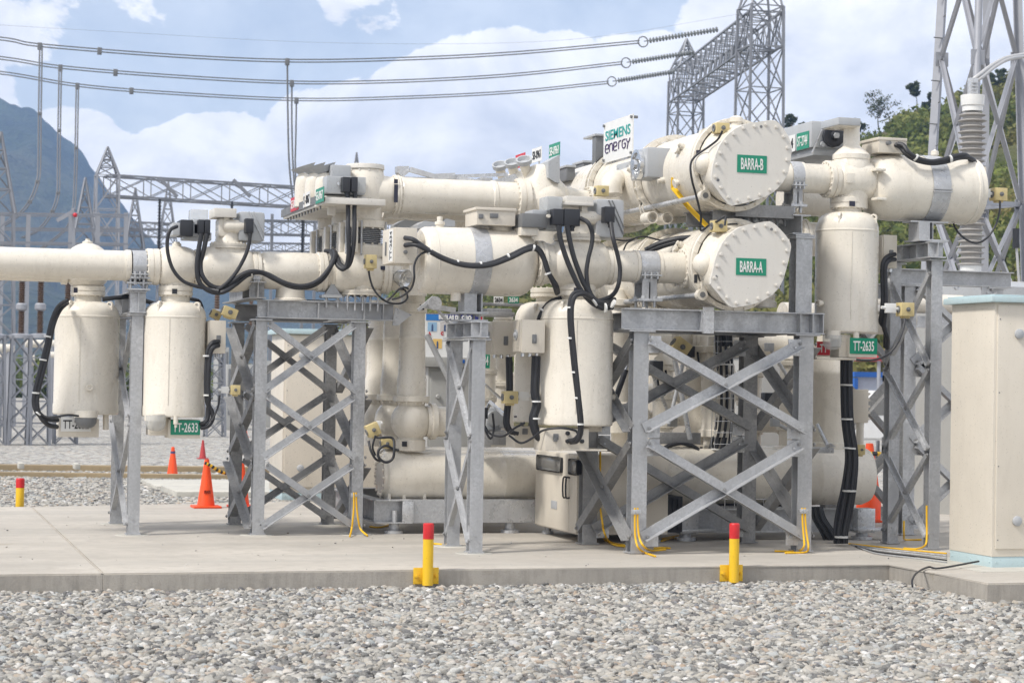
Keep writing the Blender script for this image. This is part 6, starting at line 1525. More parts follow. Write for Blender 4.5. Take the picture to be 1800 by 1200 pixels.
# round housings low at left of frame
t = thing('round_housing', 'rounded cream housing low behind the left braces of the wide frame', 'switchgear housing', K(1190, 860, 19.8), 'cream switchgear housings')
mb = MB(); p = K(1182, 838, 19.9); mb.ball(p, .22, 28); mb.lathe(p, (-.5, -1, .2), [(0, .12), (.28, .12), (.29, .15), (.34, .15), (.36, .11), (.40, .0)], 24); mb.build('body', CREAM, t)
t = thing('latch_bank', 'row of dark square windows on a cream ledge behind the braces', 'terminal strip', K(1190, 795, 20.2))
mb = MB(); PB(mb, 1150, 782, 1262, 800, 20.2, .2, .004); mb.build('ledge', CREAM_B, t)
mb = MB()
for k in range(7): PB(mb, 1156 + 15 * k, 785, 1165 + 15 * k, 794, 20.19, .02, 0)
mb.build('window', BLACK, t)
t = thing('cross_channel', 'short galvanised channel with a strut behind the left post of the wide frame', 'bracket', K(1190, 770, 20.0))
mb = MB(); PB(mb, 1148, 760, 1232, 780, 19.95, .1, .004); mb.build('channel', GALV_D, t)
mb = MB(); mb.cyl(K(1186, 632, 19.9), K(1213, 772, 19.9), .026, 12); mb.cyl(K(1200, 640, 20), K(1176, 745, 20), .02, 10); mb.build('strut', GALV_L, t)
t = thing('damper', 'dark damper with a bright rod, low between cabinet and wide frame', 'damper', K(1080, 700, 19.5))
mb = MB(); mb.cyl(K(1100, 650, 19.6), K(1078, 712, 19.6), .03, 12); mb.build('barrel', BLACK, t)
mb = MB(); mb.cyl(K(1110, 620, 19.6), K(1100, 650, 19.6), .015, 10); mb.build('rod', CHROME, t)
t = thing('linkage_rod', 'bright linkage rod on a grey bracket left of the right cable trunk', 'linkage', K(1470, 790, 19.2))
mb = MB(); mb.cyl(K(1436, 745, 19.3), K(1456, 785, 19.2), .022, 10); mb.build('rod', CHROME, t)
mb = MB(); PB(mb, 1432, 786, 1466, 796, 19.15, .1, .004); mb.poly([K(1450, 786, 19.14), K(1470, 785, 19.14), K(1460, 778, 19.14)], .02, (0, 1, 0)); mb.build('bracket', GALV_L, t)
t = thing('terminal_cubicle', 'pale ribbed junction box on a stem, right of the right cable trunk', 'terminal box', K(1512, 745, 19.4), 'small cream terminal boxes')
mb = MB(); PB(mb, 1500, 684, 1527, 743, 19.4, .14, .01)
for k in range(5): PB(mb, 1521, 690 + 11 * k, 1530, 694 + 11 * k, 19.42, .08, .003)
mb.build('housing', CREAM_B, t)
mb = MB(); mb.cyl(K(1512, 742, 19.45), K(1511, 800, 19.45), .04, 12); mb.build('stem', CREAM, t)
# mechanism clutter around the centre: levers, brackets, hydraulic blocks
t = thing('mechanism_frame', 'grey lever frame beside the second centre tank, behind the trestle', 'mechanism', K(880, 760, 20.4))
mb = MB(); PB(mb, 852, 758, 906, 782, 20.3, .5, .004); mb.build('base', GALV_D, t)
mb = MB(); PB(mb, 855, 716, 882, 756, 20.4, .3, .02); PB(mb, 878, 722, 892, 752, 20.36, .3, .015); mb.lathe(K(868, 735, 20.4), (0, -1, 0), [(0, .08), (.05, .08), (.05, .05)], 18); mb.build('pump_block', GREYBOX, t)
mb = MB(); mb.bar(K(852, 675, 20.3), K(880, 700, 20.3), prof_rect(.05, .02)); mb.bar(K(860, 705, 20.3), K(893, 735, 20.2), prof_rect(.04, .03)); mb.bar(K(846, 742, 20.3), K(862, 706, 20.3), prof_rect(.03, .03)); mb.build('lever', CHROME, t)
t = thing('mechanism_frame', 'grey bracket and levers under the band of the big lying tank', 'mechanism', K(770, 545, 20.2))
mb = MB(); mb.bar(K(745, 537, 20), K(800, 545, 20), prof_U(.06, .05)); mb.bar(K(755, 526, 20), K(790, 570, 20), prof_rect(.05, .02)); mb.bar(K(735, 545, 19.9), K(762, 522, 19.9), prof_rect(.04, .03)); mb.lathe(K(763, 533, 19.9), (0, -1, 0), [(0, .07), (.04, .07), (.04, .04)], 16); mb.build('lever', GALV, t)
mb = MB(); PB(mb, 850, 548, 905, 556, 20.4, .3, .004); PB(mb, 838, 532, 935, 537, 20.6, .2, .003); PB(mb, 858, 542, 900, 549, 20.5, .25, .006); mb.build('rail', GALV_D, t)
mb = MB(); mb.cyl(K(750, 588, 20.2), K(790, 668, 20.2), .03, 10); mb.build('stay', GALV, t)
for px0, px1, tx, bgm, fgm, lab in ((868, 885, '2634', WHITE, SIGNB, 'white plate under the right end of the big lying tank'), (893, 912, '2634', GREEN, WHITE, 'green plate under the right end of the big lying tank')):
    t = thing('phase_sign', lab, 'sign', K((px0 + px1) / 2, 534, 20.2)); front_sign(t, px0, 521, px1, 533, 20.15, tx, bgm, fgm, name='plate')
t = thing('phase_sign', 'green plate hanging low right of the centre trestle', 'sign', K(856, 640, 20.5)); front_sign(t, 848, 620, 861, 647, 20.5, '34', GREEN, WHITE, name='plate', tw=.6)
t = thing('gas_meter', 'small grey meter with a blue screen behind the centre trestle', 'meter', K(818, 640, 23.8))
mb = MB(); PB(mb, 806, 629, 828, 645, 23.75, .12, .006); mb.build('case', GREYCAB, t)
mb = MB(); PB(mb, 809, 632, 817, 638, 23.74, .02, 0); mb.build('screen', BLUE, t)
for px0, py0, px1, py1, Y, lab in ((735, 390, 775, 402, 20.3, 'grey drive housing peeping over the left end of the big lying tank'), (700, 388, 742, 402, 20.9, 'dark grey drive housing behind the TT-2634 box'), (778, 386, 800, 398, 20.6, 'pale grey wedge housing behind the big lying tank')):
    t = thing('drive_housing', lab, 'drive', K((px0 + px1) / 2, py1, Y), 'grey drive housings beyond the lying tank')
    mb = MB(); mb.poly([K(px0, py1, Y), K(px1, py1, Y), K(px1, py0 + 2, Y), K(px0 + (px1 - px0) * .3, py0 - 2, Y), K(px0, py0 + 5, Y)], .35, (0, 1, 0)); mb.build('case', GREYBOX, t)
# pads and bracketry under the upper vessel
t = thing('vessel_cradle', 'dark steel cradle with studs carrying the upper busbar vessel', 'cradle', K(1360, 385, 18.2))
mb = MB(); zc = K(1340, 372, 18.2).z
mb.bar((xat(1290, 18.2, zc), 18.2, zc), (xat(1392, 18.2, zc), 18.2, zc), prof_U(.10, .12)); mb.build('channel', GALV_D, t)
mb = MB(); mb.bar((xat(1240, 19.1, zc), 19.1, zc), (xat(1390, 19.1, zc), 19.1, zc), prof_U(.10, .12)); mb.build('channel', GALV_D, t)
mb = MB()
for k in range(7): mb.cyl(K(1296 + 14 * k, 378, 18.25), K(1296 + 14 * k, 398, 18.25), .014, 8).cyl(K(1296 + 14 * k, 383, 18.25), K(1296 + 14 * k, 387, 18.25), .026, 6)
mb.build('stud', GREY_D, t)
t = thing('vessel_plinth', 'pale boxy foot under the right side of the lower busbar vessel', 'cradle', K(1345, 540, 18.4))
mb = MB(); PB(mb, 1318, 515, 1363, 536, 18.4, .3, .006); mb.lathe(K(1340, 540, 18.45), 'z', [(0, .14), (.05, .14), (.07, .11), (.1, .11)], 24); mb.build('foot', CREAM, t)

# cabinets and panels that fill the depth behind the frames
for px0, py0, px1, py1, Y, mt, lab in ((1138, 612, 1232, 830, 23.6, CREAM_B, 'cream cabinet in shade deep behind the left braces of the wide frame'), (1300, 628, 1400, 800, 24.2, GREYCAB, 'grey cabinet deep behind the right braces of the wide frame'), (836, 660, 905, 830, 24.6, CREAM_B, 'cream cabinet deep between the centre trestle and the second hanging tank')):
    p = K((px0 + px1) / 2, py1, Y); t = thing('kiosk', lab, 'cabinet', (p.x, Y, 0), 'deep cabinets')
    x0, x1 = K(px0, py0, Y).x, K(px1, py0, Y).x; z1 = K(px0, py0, Y).z
    mb = MB(); mb.box((x0, Y, .06), (x1, Y + .8, z1), .008); mb.build('body', mt, t)
    mb = MB(); mb.box((x0 + .03, Y - .014, .12), (x1 - .03, Y + .002, z1 - .04), .004); d = mb.build('door', mt, t)
    mb = MB(); mb.cbox((x1 - .1, Y - .025, z1 * .6), (.03, .03, .14), .005); mb.build('handle', BLACK, d)
    mb = MB(); mb.box((x0 - .03, Y - .03, z1 + .002), (x1 + .03, Y + .83, z1 + .05), .006); mb.build('roof', mt, t)

# denser small equipment between the frames
def stub_column(label, px, py0, py1, rp, Y, n=3):
    X = K(px, (py0 + py1) / 2, Y).x; t = thing('flanged_tube', label, 'switchgear column', (X, Y, zat(py1, X, Y)), 'small columns behind the frames')
    mb = MB(); LZ(mb, X, Y, [(py1, rp), (py0, rp)], 28); mb.build('tube', CREAM, t)
    for k in range(n):
        py = py0 + (py1 - py0) * (k + .15) / n; mb = MB(); flangeZ(mb, X, Y, py - 4, py + 4, rp * 1.22, 12); mb.build('flange', CREAM, t)
    mb = MB(); LZ(mb, X, Y, [(py0 + 1, rp * 1.1), (py0 - rp * .6, rp * .9), (py0 - rp, rp * .4), (py0 - rp, 0)], 28); mb.build('head', CREAM, t)
for a in (('small flanged cream column between largest tank and wide frame, near one', 1092, 600, 800, 17, 20.4), ('small flanged cream column deep behind the left half of the wide frame', 1165, 640, 790, 18, 21.2), ('small flanged cream column deep behind the middle of the wide frame', 1318, 650, 800, 20, 21.8), ('small flanged cream column deep behind the right post of the wide frame', 1392, 630, 800, 22, 21.2), ('small flanged cream column seen left of the close pair of boxes', 856, 600, 740, 15, 22.0), ('small flanged cream column seen under the big lying tank', 884, 560, 720, 16, 22.6)): stub_column(*a)
for px0, py0, px1, py1, Y, lab in ((1148, 634, 1166, 660, 20.05, 'black plug box hanging by the shaded beige box'), (1205, 608, 1222, 628, 20.3, 'black plug box high behind the crossed braces'), (1345, 690, 1362, 712, 20.6, 'black plug box behind the right braces of the wide frame'), (908, 700, 922, 722, 19.7, 'black plug box between the two centre tanks'), (846, 716, 858, 736, 20.1, 'black plug box by the grey pump block')):
    t = thing('plug_box', lab, 'plug box', K((px0 + px1) / 2, py1, Y), 'black plug boxes behind the frames')
    mb = MB(); PB(mb, px0, py0, px1, py1, Y, .12, .008); mb.build('case', BLACK, t)
    mb = MB(); c = K((px0 + px1) / 2, py1, Y + .05); s_ = ppm(c); mb.tube([c, c + Vector((0, -.01, -.10)), c + Vector((.06, -.02, -.2)), c + Vector((.10, 0, -.10)), c + Vector((.09, .02, .06))], .012, 8, 6); mb.build('lead', CABLE, t)
for px0, px1, py, rp, Y, lab in ((1085, 1300, 690, 15, 22.2, 'slim cream cross pipe halfway up, deep behind the wide frame'), (1300, 1440, 742, 18, 21.6, 'cream cross pipe behind the right braces, above the lying breaker'), (1110, 1240, 735, 13, 21.4, 'slim cream cross pipe low behind the left braces'), (838, 960, 585, 14, 22.4, 'slim cream cross pipe behind the close pair of boxes')):
    z = K((px0 + px1) / 2, py, Y).z; t = thing('gas_pipe', lab, 'pipe', (xat((px0 + px1) / 2, Y, z), Y, z - .1), 'cream gas pipes')
    mb = MB(); LX(mb, Y, z, [(px0, rp * .8), (px0, rp), (px1, rp), (px1, rp * .8)], 30); mb.build('tube', CREAM, t)
    for q in (.12, .5, .86):
        mb = MB(); xq = px0 + (px1 - px0) * q; flangeX(mb, Y, z, xq, xq + 12, rp * 1.25, 12); mb.build('flange', CREAM, t)
for pts, Y, lab in (([(1140, 640), (1182, 742)], 20.6, 'grey lever strut leaning behind the left braces'), ([(1352, 610), (1388, 668)], 20.8, 'grey lever strut near the top of the right braces'), ([(1362, 742), (1412, 770)], 20.4, 'grey lever strut low behind the right braces'), ([(1120, 700), (1146, 640)], 20.2, 'grey lever strut beside the left post of the wide frame')):
    t = thing('drive_rod', lab, 'linkage', K(*pts[1], Y), 'lever struts behind the frames'); mb = MB(); mb.cyl(K(*pts[0], Y), K(*pts[1], Y), .02, 10); mb.build('rod', GALV_L, t)
    for q in pts: mb = MB(); mb.cbox(K(*q, Y), (.09, .08, .09), .01); mb.build('clevis', GREYBOX, t)

# ================================================================== BOLLARDS AND CONES
def bollard(label, px, ytop, ysplit, ybot, Y, rp, bracket=True):
    p = K(px, (ytop + ybot) / 2, Y); X = p.x
    z = lambda py: zat(py, X, Y); s = ppm(p); r = rp / s
    t = thing('bollard', label, 'bollard', (X, Y, z(ybot)), 'red and yellow guard posts')
    mb = MB(); mb.lathe((X, Y, 0), 'z', [(z(ybot), r), (z(ysplit), r)], 28); mb.build('post', YELLOW, t)
    mb = MB(); mb.lathe((X, Y, 0), 'z', [(z(ysplit) + .001, r * 1.015), (z(ytop + 3), r * 1.04), (z(ytop + 1), r * .98), (z(ytop), r * .85), (z(ytop), 0)], 28); mb.build('cap', REDP, t)
    if bracket:
        h = z(ybot - 30); mb = MB(); mb.box((X - r * 2.45, SY - .018, z(ybot - 1)), (X + r * 2.45, SY - .006, h), .002)
        for sx in (-1.9, 1.9): mb.lathe((X + sx * r, SY - .018, (h + z(ybot)) / 2 + .0), (0, -1, 0), [(0, .016), (.012, .016), (.012, .010), (.024, .010)], 8)
        mb.build('wall_bracket', YELLOW, t)
    return t
bollard('red-capped yellow guard post bolted to the slab edge, left of the centre trestle', 752.5, 919, 947, 1028, SY - .07, 9.4)
bollard('red-capped yellow guard post bolted to the slab edge, in front of the wide frame', 1290.5, 919, 946, 1023, SY - .07, 8.8)
bollard('red-capped yellow guard post at the far side of the slab, at the left', 35, 840, 857, 905, SYB + .2, 7.3, False)
def cone(label, px, ytop, ybot, Y, zb, band=False, label_txt=None, col=None):
    X = K(px, ybot, Y).x; zt = zat(ytop, X, Y); h = zt - zb; k = h / .66
    t = thing('traffic_cone', label, 'traffic cone', (X, Y, zb), 'orange traffic cones')
    mb = MB(); mb.lathe((X, Y, zb), 'z', [(.03 * k, .122 * k), (.06 * k, .116 * k), (.55 * k, .046 * k), (.66 * k, .030 * k), (.66 * k, .024 * k), (.60 * k, .02 * k)], 32); mb.build('cone_body', col or ORANGE, t)
    mb = MB(); mb.cbox((X, Y, zb + .016 * k), (.38 * k, .38 * k, .03 * k), .01); mb.build('foot', col or ORANGE, t)
    if band:
        mb = MB(); mb.lathe((X, Y, zb + .52 * k), 'z', [(0, .052 * k), (.05 * k, .049 * k)], 24, False); mb.build('band', flat('dark band', (.08, .06, .16)), t)
    if label_txt: text_mesh('lettering', label_txt, flat('cone print', (.12, .02, .01)), t, (X, Y - .097 * k, zb + .22 * k), .06 * k, width=.095 * k, up=(0, .143, 1), thick=.006)
    return t
zs = .0
cone('large orange cone standing on the far edge of the slab, with small dark lettering', 362, 807, 889, 25.0, .0, label_txt='STATE')
cone('orange cone half hidden behind the rear leg of the four-legged trestle', 424, 812, 889, 25.05, .0)
cone('small orange cone with a dark band standing behind the tan trench kerb', 303, 785, 840, 35.5, GZ, band=True)
cone('dull red cone beyond the trench kerb, just above the large orange cone', 356, 773, 815, 44, GZ, col=flat('faded cone red', (.42, .04, .04), .6))
cone('tiny pink-red cone far away, seen between the braces', 432, 750, 780, 60, GZ)
cone('tiny red cone far away, furthest right of those seen between the braces', 461, 748, 776, 62, GZ)
cone('tall orange cone on the slab at the right, beyond the cable trunk', 1527, 779, 912, 22.2, .0, band=False)
t = thing('barrier_tape', 'black and yellow twisted barrier tape tied from the large orange cone', 'barrier tape', K(362, 815, 24.95))
P = [K(360, 813, 24.9), K(372, 819, 24.9), K(386, 828, 24.95), K(402, 832, 25.05), K(420, 830, 25.05)]
Q = catmull(P, 8)
for k in range(0, len(Q) - 2, 2):
    mb = MB(); mb.tube(Q[k:k + 3], .022, 6, 2); mb.build('stripe', CYEL if (k // 2) % 2 else CABLE, t)
t = thing('barrier_tape', 'black and yellow barrier tape round the tall orange cone at the right', 'barrier tape', K(1527, 798, 22.1))
Q = catmull([K(1505, 800, 22.0), K(1520, 798, 21.95), K(1540, 797, 21.95), K(1556, 800, 22.1)], 5)
for k in range(0, len(Q) - 2, 2):
    mb = MB(); mb.tube(Q[k:k + 3], .03, 6, 2); mb.build('stripe', CYEL if (k // 2) % 2 else CABLE, t)

# ================================================================== YARD BEHIND AT THE LEFT
def strip(name, px0, py0, px1, py1, z0, z1, wd, mat, lab, cat):
    a, b = G(px0, py0, z0), G(px1, py1, z0); d = (b - a).normalized(); n = Vector((-d.y, d.x, 0)); mb = MB()
    mb.bar(Vector((a.x, a.y, (z0 + z1) / 2)) + n * wd / 2, Vector((b.x, b.y, (z0 + z1) / 2)) + n * wd / 2, prof_rect(wd, z1 - z0))
    bmesh.ops.bevel(mb.bm, geom=list(mb.bm.edges), offset=.02, segments=2, affect='EDGES')
    o = mb.build(name, mat, None, origin=(a + b) / 2); tag(o, lab, cat, None, None); return o
strip('trench_kerb', -40, 849, 520, 856, GZ - .1, GZ + .09, .32, CONC_T, 'near tan concrete kerb of the cable trench across the left yard', 'kerb')
strip('trench_kerb', -40, 838, 520, 843, GZ - .1, GZ + .12, .45, CONC_T, 'far tan concrete kerb of the cable trench across the left yard', 'kerb')
for k, (px, py) in enumerate(((36, 828), (134, 829))):
    p = G(px, py + 6, GZ); t = thing('kerb_clip', ('pale clip on the far trench kerb above the small guard post', 'pale clip on the far trench kerb left of the hanging tanks')[k], 'clip', p, 'kerb clips')
    mb = MB(); mb.cbox(p + Vector((0, -.02, .16)), (.09, .5, .10), .01); mb.build('clip', CONC_P, t)
mb = MB(); a, b = G(275, 862, GZ), G(400, 850, GZ); mb.box((a.x, a.y, GZ - .1), (b.x + 2, b.y, GZ + .07), .01); tag(mb.build('trench_cover', CONC_P, None, origin=a), 'pale concrete cover slab beside the large orange cone', 'cover slab', 'pale cover slabs')
mb = MB(); a, b = G(310, 876, GZ), G(420, 864, GZ); mb.box((a.x, a.y, GZ - .1), (b.x + 1, b.y, GZ + .10), .01); tag(mb.build('trench_cover', CONC_P, None, origin=a), 'pale concrete cover slab right behind the large orange cone', 'cover slab', 'pale cover slabs')

def lattice_column(mb, c, w0, w1, h, n, r=.03, legs=True):
    """square lattice mast: base centre c, widths at foot and head"""
    c = Vector(c)
    def pt(i, t):
        a = math.pi / 4 + i * math.pi / 2; w_ = (w0 + (w1 - w0) * t) / 2 * 1.414
        return c + Vector((math.cos(a) * w_, math.sin(a) * w_, h * t))
    for i in range(4):
        if legs: mb.bar(pt(i, 0), pt(i, 1), prof_rect(r * 2.0, r * 2.0))
        for k in range(n):
            a, b = k / n, (k + 1) / n; j = (i + 1) % 4
            mb.bar(pt(i, a), pt(j, b), prof_rect(r, r)); mb.bar(pt(j, a), pt(i, b), prof_rect(r, r)); mb.bar(pt(i, b), pt(j, b), prof_rect(r, r))
def truss(mb, a, b, w_, h, n, r=.04, side=None):
    """box girder from a to b (centre line of the lower chords), width w_, height h"""
    a, b = Vector(a), Vector(b); d = (b - a).normalized(); s = Vector((-d.y, d.x, 0)).normalized() * (w_ / 2); u = Vector((0, 0, h))
    L = lambda t, i: a.lerp(b, t) + (s if i in (0, 1) else -s) + (u if i in (1, 2) else Vector())
    for i in range(4): mb.bar(L(0, i), L(1, i), prof_rect(r * 1.8, r * 1.8))
    for k in range(n):
        t0, t1 = k / n, (k + 1) / n
        for i in range(4):
            j = (i + 1) % 4
            mb.bar(L(t0, i), L(t0, j), prof_rect(r, r))
            mb.bar(L(t0, i if k % 2 else j), L(t1, j if k % 2 else i), prof_rect(r, r))
            if i % 2 == 0: mb.bar(L(t0, j if k % 2 else i), L(t1, i if k % 2 else j), prof_rect(r * .8, r * .8))
    for i in range(4): mb.bar(L(1, i), L(1, (i + 1) % 4), prof_rect(r, r))
def peak(mb, c, w_, h, r=.04):
    c = Vector(c); top = c + Vector((0, 0, h))
    for i in range(4):
        a = math.pi / 4 + i * math.pi / 2; f = lambda t, k=i: c + Vector((math.cos(math.pi / 4 + k * math.pi / 2) * w_ * .707 * (1 - t), math.sin(math.pi / 4 + k * math.pi / 2) * w_ * .707 * (1 - t), h * t))
        mb.bar(f(0), top, prof_rect(r * 1.6, r * 1.6))
        for t0, t1 in ((.0, .3), (.3, .55), (.55, .78)):
            mb.bar(f(t0, i), f(t1, i + 1), prof_rect(r, r)); mb.bar(f(t1, i), f(t1, i + 1), prof_rect(r, r))

# --- long gantry at the left
Yg = 95.0
gA = K(188, 330, Yg); gB = K(900, 348, Yg + 4); s = ppm(gA)
t = thing('gantry', 'long horizontal lattice gantry with a pointed tower head left of the drop wires', 'gantry', (gA.x, Yg, GZ), 'lattice gantries')
zt_, zb_ = zat(309, gA.x, Yg), zat(345, gA.x, Yg)
mb = MB(); truss(mb, (gA.x, Yg, zb_), (gB.x, Yg + 4, zb_), 1.1, zt_ - zb_, 11, .045); mb.build('girder', STEELFAR, t)
mb = MB(); lattice_column(mb, (gA.x, Yg, GZ), 1.2, 1.0, zt_ - GZ, 7, .04); mb.build('tower', STEELFAR_L, t)
mb = MB(); peak(mb, (gA.x, Yg, zt_), 1.0, zat(258, gA.x, Yg) - zt_, .045); mb.build('peak', STEELFAR, t)
for px in (281, 408, 533):
    mb = MB(); p = K(px, 345, Yg); mb.cyl((p.x, Yg, zb_), (p.x, Yg, zb_ - 2.9), .055, 8)
    for k in range(18): mb.lathe((p.x, Yg, zb_ - .2 - k * .15), 'z', [(-.02, .07), (0, .12), (.02, .07)], 10)
    mb.build('hanging_insulator', BLACK, t)
mb = MB()
for px0, px1 in ((283, 312), (410, 440)): mb.bar(K(px0, 316, Yg - .6), K(px1, 346, Yg - .6), prof_rect(.14, .14))
mb.build('strut', STEELFAR, t)
t = thing('gantry', 'second lattice gantry, lower and further away, behind the left drive boxes', 'gantry', K(470, 410, 120), 'lattice gantries')
a, b = K(455, 412, 120), K(760, 418, 122); mb = MB(); truss(mb, a, b, 1.2, zat(388, a.x, 120) - a.z, 7, .05); mb.build('girder', STEELFAR, t)
a, b = K(440, 441, 128), K(700, 445, 128); mb = MB(); truss(mb, a, b, 1.0, .5, 9, .04); mb.build('lower_girder', STEELFAR, t)
mb = MB()
for px in (478, 533, 554):
    p = K(px, 400, 120); mb.bar((p.x, 120, GZ), (p.x, 120, p.z + .8), prof_rect(.16, .16))
mb.build('column', STEELFAR, t)
t = thing('gantry', 'low lattice bus structure in front of the mountain at the far left', 'gantry', K(80, 420, 80), 'lattice gantries')
mb = MB()
for py, Y in ((374, 80), (400, 82), (425, 80)):
    a, b = K(-60, py, Y), K(225, py + 4, Y); mb.bar(a, b, prof_rect(.075, .075))
    a.y += 1.2; b.y += 1.2; mb.bar(a, b, prof_rect(.05, .05))
mb.build('rail', STEELFAR, t)
for px in (6, 52, 127, 175, 225):
    p = K(px, 372, 80); mb = MB(); mb.bar((p.x, 80.6, GZ), (p.x, 80.6, p.z), prof_H(.16, .16)); mb.build('column', STEELFAR_L, t)
for px, py0, Y, lab in ((150, 312, 88, 'slim lattice mast with a leaning top just left of the pointed gantry tower'), (238, 330, 110, 'small branching lattice tower under the long gantry, right of its tower'), (296, 318, 120, 'faint pointed lattice tower beyond the middle of the long gantry'), (627, 268, 110, 'pointed lattice mast tip showing above the upper tee'), (2, 232, 70, 'lattice mast cut by the left picture edge')):
    p = K(px, py0, Y); t = thing('lattice_mast', lab, 'lattice mast', (p.x, Y, GZ), 'distant lattice masts')
    h = p.z - GZ; mb = MB(); lattice_column(mb, (p.x, Y, GZ), 1.2, .9, h * .72, 7, .04); mb.build('shaft', STEELFAR, t)
    mb = MB(); peak(mb, (p.x, Y, GZ + h * .72), 1.0, h * .28, .045); mb.build('peak', STEELFAR, t)
    if Y > 105 and px < 300:
        mb = MB(); truss(mb, (p.x - 2.2, Y, GZ + h * .78), (p.x + 2.2, Y, GZ + h * .78), .5, .4, 6, .04); mb.build('crossarm', STEELFAR, t)
# post insulators on lattice pedestals
for k, (px, Y) in enumerate(((-8, 52), (37, 52), (70, 52), (118, 53), (440, 70), (380, 60))):
    ztp = K(px, 590 if k < 4 else 610, Y); s = ppm(ztp)
    t = thing('post_insulator', ('brown post insulator on a lattice pedestal, cut by the left edge', 'brown post insulator on a lattice pedestal, second from the left edge', 'brown post insulator on a lattice pedestal, third from the left edge', 'brown post insulator mostly hidden behind the furthest left tank', 'distant post insulator seen through the four-legged trestle', 'distant post insulator right of the green-plated left tank')[k], 'insulator', (ztp.x, Y, GZ), 'post insulators on pedestals')
    mb = MB(); lattice_column(mb, (ztp.x, Y, GZ), .55, .42, ztp.z - GZ, 5, .03); mb.build('pedestal', STEELFAR, t)
    top = zat(488, ztp.x, Y); hh = (top - ztp.z) / 2
    mb = MB()
    for q in range(2):
        z0 = ztp.z + .05 + hh * q; pr = []
        n = 12
        for i in range(n):
            a = z0 + (hh - .12) * i / n; st = (hh - .12) / n; pr += [(a, .06), (a + st * .5, .095), (a + st * .75, .06)]
        mb.lathe((ztp.x, Y, 0), 'z', pr, 14)
    mb.build('insulator', BROWN, t)
    mb = MB(); mb.lathe((ztp.x, Y, ztp.z), 'z', [(-.06, .30), (.02, .30), (.06, .12)], 16)
    for q in (1, 2): mb.lathe((ztp.x, Y, ztp.z + hh * q), 'z', [(-.10, .1), (-.06, .14), (.05, .14), (.09, .1)], 16)
    mb.build('fitting', STEELFAR_L, t)
for k, (px0, px1, py, rp, Y) in enumerate(((-60, 26, 612, 8, 56), (44, 100, 604, 7, 58), (50, 62, 632, 12, 57), (82, 100, 625, 7, 57), (-60, 8, 626, 7, 58))):
    p = K((px0 + px1) / 2, py, Y); t = thing('gas_pipe', ('cream pipe end low at the far left between the pedestals', 'long cream pipe behind the pedestals at the left', 'stout cream pipe end between two pedestals', 'cream pipe end just left of the furthest left tank', 'cream pipe cut by the left edge, behind the pedestals')[k], 'pipe', p, 'distant cream pipes')
    mb = MB(); LX(mb, Y, p.z, [(px0, rp * .8), (px0 + 1, rp), (px1 - 3, rp), (px1 - 1, rp * .7), (px1, 0)], 24); mb.build('tube', CREAM, t)
    mb = MB(); x = xat(px1 - 9, Y, p.z); mb.lathe((x, Y, 0), 'z', [(GZ, .1), (p.z, .1)], 10); mb.build('leg', STEELFAR_L, t)
for k, (px0, py0, px1, py1, Y, lab) in enumerate(((382, 610, 402, 665, 75, 'dark louvred cubicle far behind the narrow terminal box'), (426, 640, 492, 690, 85, 'grey far cubicle row seen through the four-legged trestle'), (466, 634, 498, 700, 72, 'grey far cubicle just left of the kiosk behind the four-legged trestle'), (398, 640, 430, 706, 68, 'pale far cubicle behind the left posts of the four-legged trestle'))):
    if not lab: continue
    p = K((px0 + px1) / 2, py1, Y); t = thing('yard_cubicle', lab, 'cabinet', (p.x, Y, GZ), 'far yard cubicles')
    mb = MB(); x0, x1 = K(px0, py1, Y).x, K(px1, py1, Y).x; mb.box((x0, Y, GZ), (x1, Y + 1, K(px0, py0, Y).z), .02); mb.build('body', GREYCAB, t)
    mb = MB()
    for q in range(4): mb.box((x0 + (x1 - x0) * (.08 + .23 * q), Y - .02, GZ + .5), (x0 + (x1 - x0) * (.22 + .23 * q), Y + .01, K(px0, py0 + 8, Y).z))
    mb.build('louvre', GREY_D, t)

# ================================================================== OVERHEAD LINES AND THE HIGH GANTRY
YN, YF = 100.0, 121.0
t = thing('gantry', 'tall lattice gantry at the upper right whose girder runs back between two towers', 'gantry', (K(1336, 200, YN).x, YN, GZ), 'lattice gantries')
def tower(pxc, wpx, ytop, Y, name):
    c = K(pxc, ytop, Y); w_ = wpx / ppm(c); mb = MB()
    lattice_column(mb, (c.x, Y, GZ), w_ * 1.15, w_ * .98, c.z - GZ, 10, .06); mb.build(name, STEELFAR, t); return c, w_
cn, wn_ = tower(1337, 62, 14, YN, 'near_tower')
cf, wf_ = tower(1206, 48, 142, YF, 'far_tower')
zc0 = zat(84, cn.x, YN); hT = zat(24, cn.x, YN) - zc0
mb = MB(); truss(mb, (cn.x, YN - .8, zc0), (cf.x, YF + .6, zc0), wn_ * .92, hT, 16, .055); mb.build('girder', STEELFAR, t)
mb = MB(); peak(mb, (cn.x, YN, zc0 + hT), wn_, 4.2, .06); mb.build('peak', STEELFAR, t)
mb = MB(); peak(mb, (cf.x, YF, zc0 + hT), wf_, zat(68, cf.x, YF) - zc0 - hT, .06); mb.build('peak', STEELFAR, t)
def wire_pts(px0, py0, px1, py1, sag, Y, n=14): return [K(px0 + (px1 - px0) * i / n, py0 + (py1 - py0) * i / n + sag * 4 * (i / n) * (1 - i / n), Y) for i in range(n + 1)]
LINES = ((1262, 52, 1132, 73, 104, 505, 107, 68, 70, 80, ((0, 68), (72, 80), (300, 98), (505, 107), (700, 104), (900, 94), (1124, 74))),
         (1220, 92, 1102, 110, 109, 513, 145, 102, 106, 118, ((0, 102), (106, 118), (300, 134), (513, 145), (700, 143), (900, 132), (1094, 111))),
         (1186, 126, 1077, 143, 114, 521, 175, 128, 136, 150, ((0, 128), (136, 150), (300, 164), (521, 175), (700, 172), (900, 162), (1070, 145))))
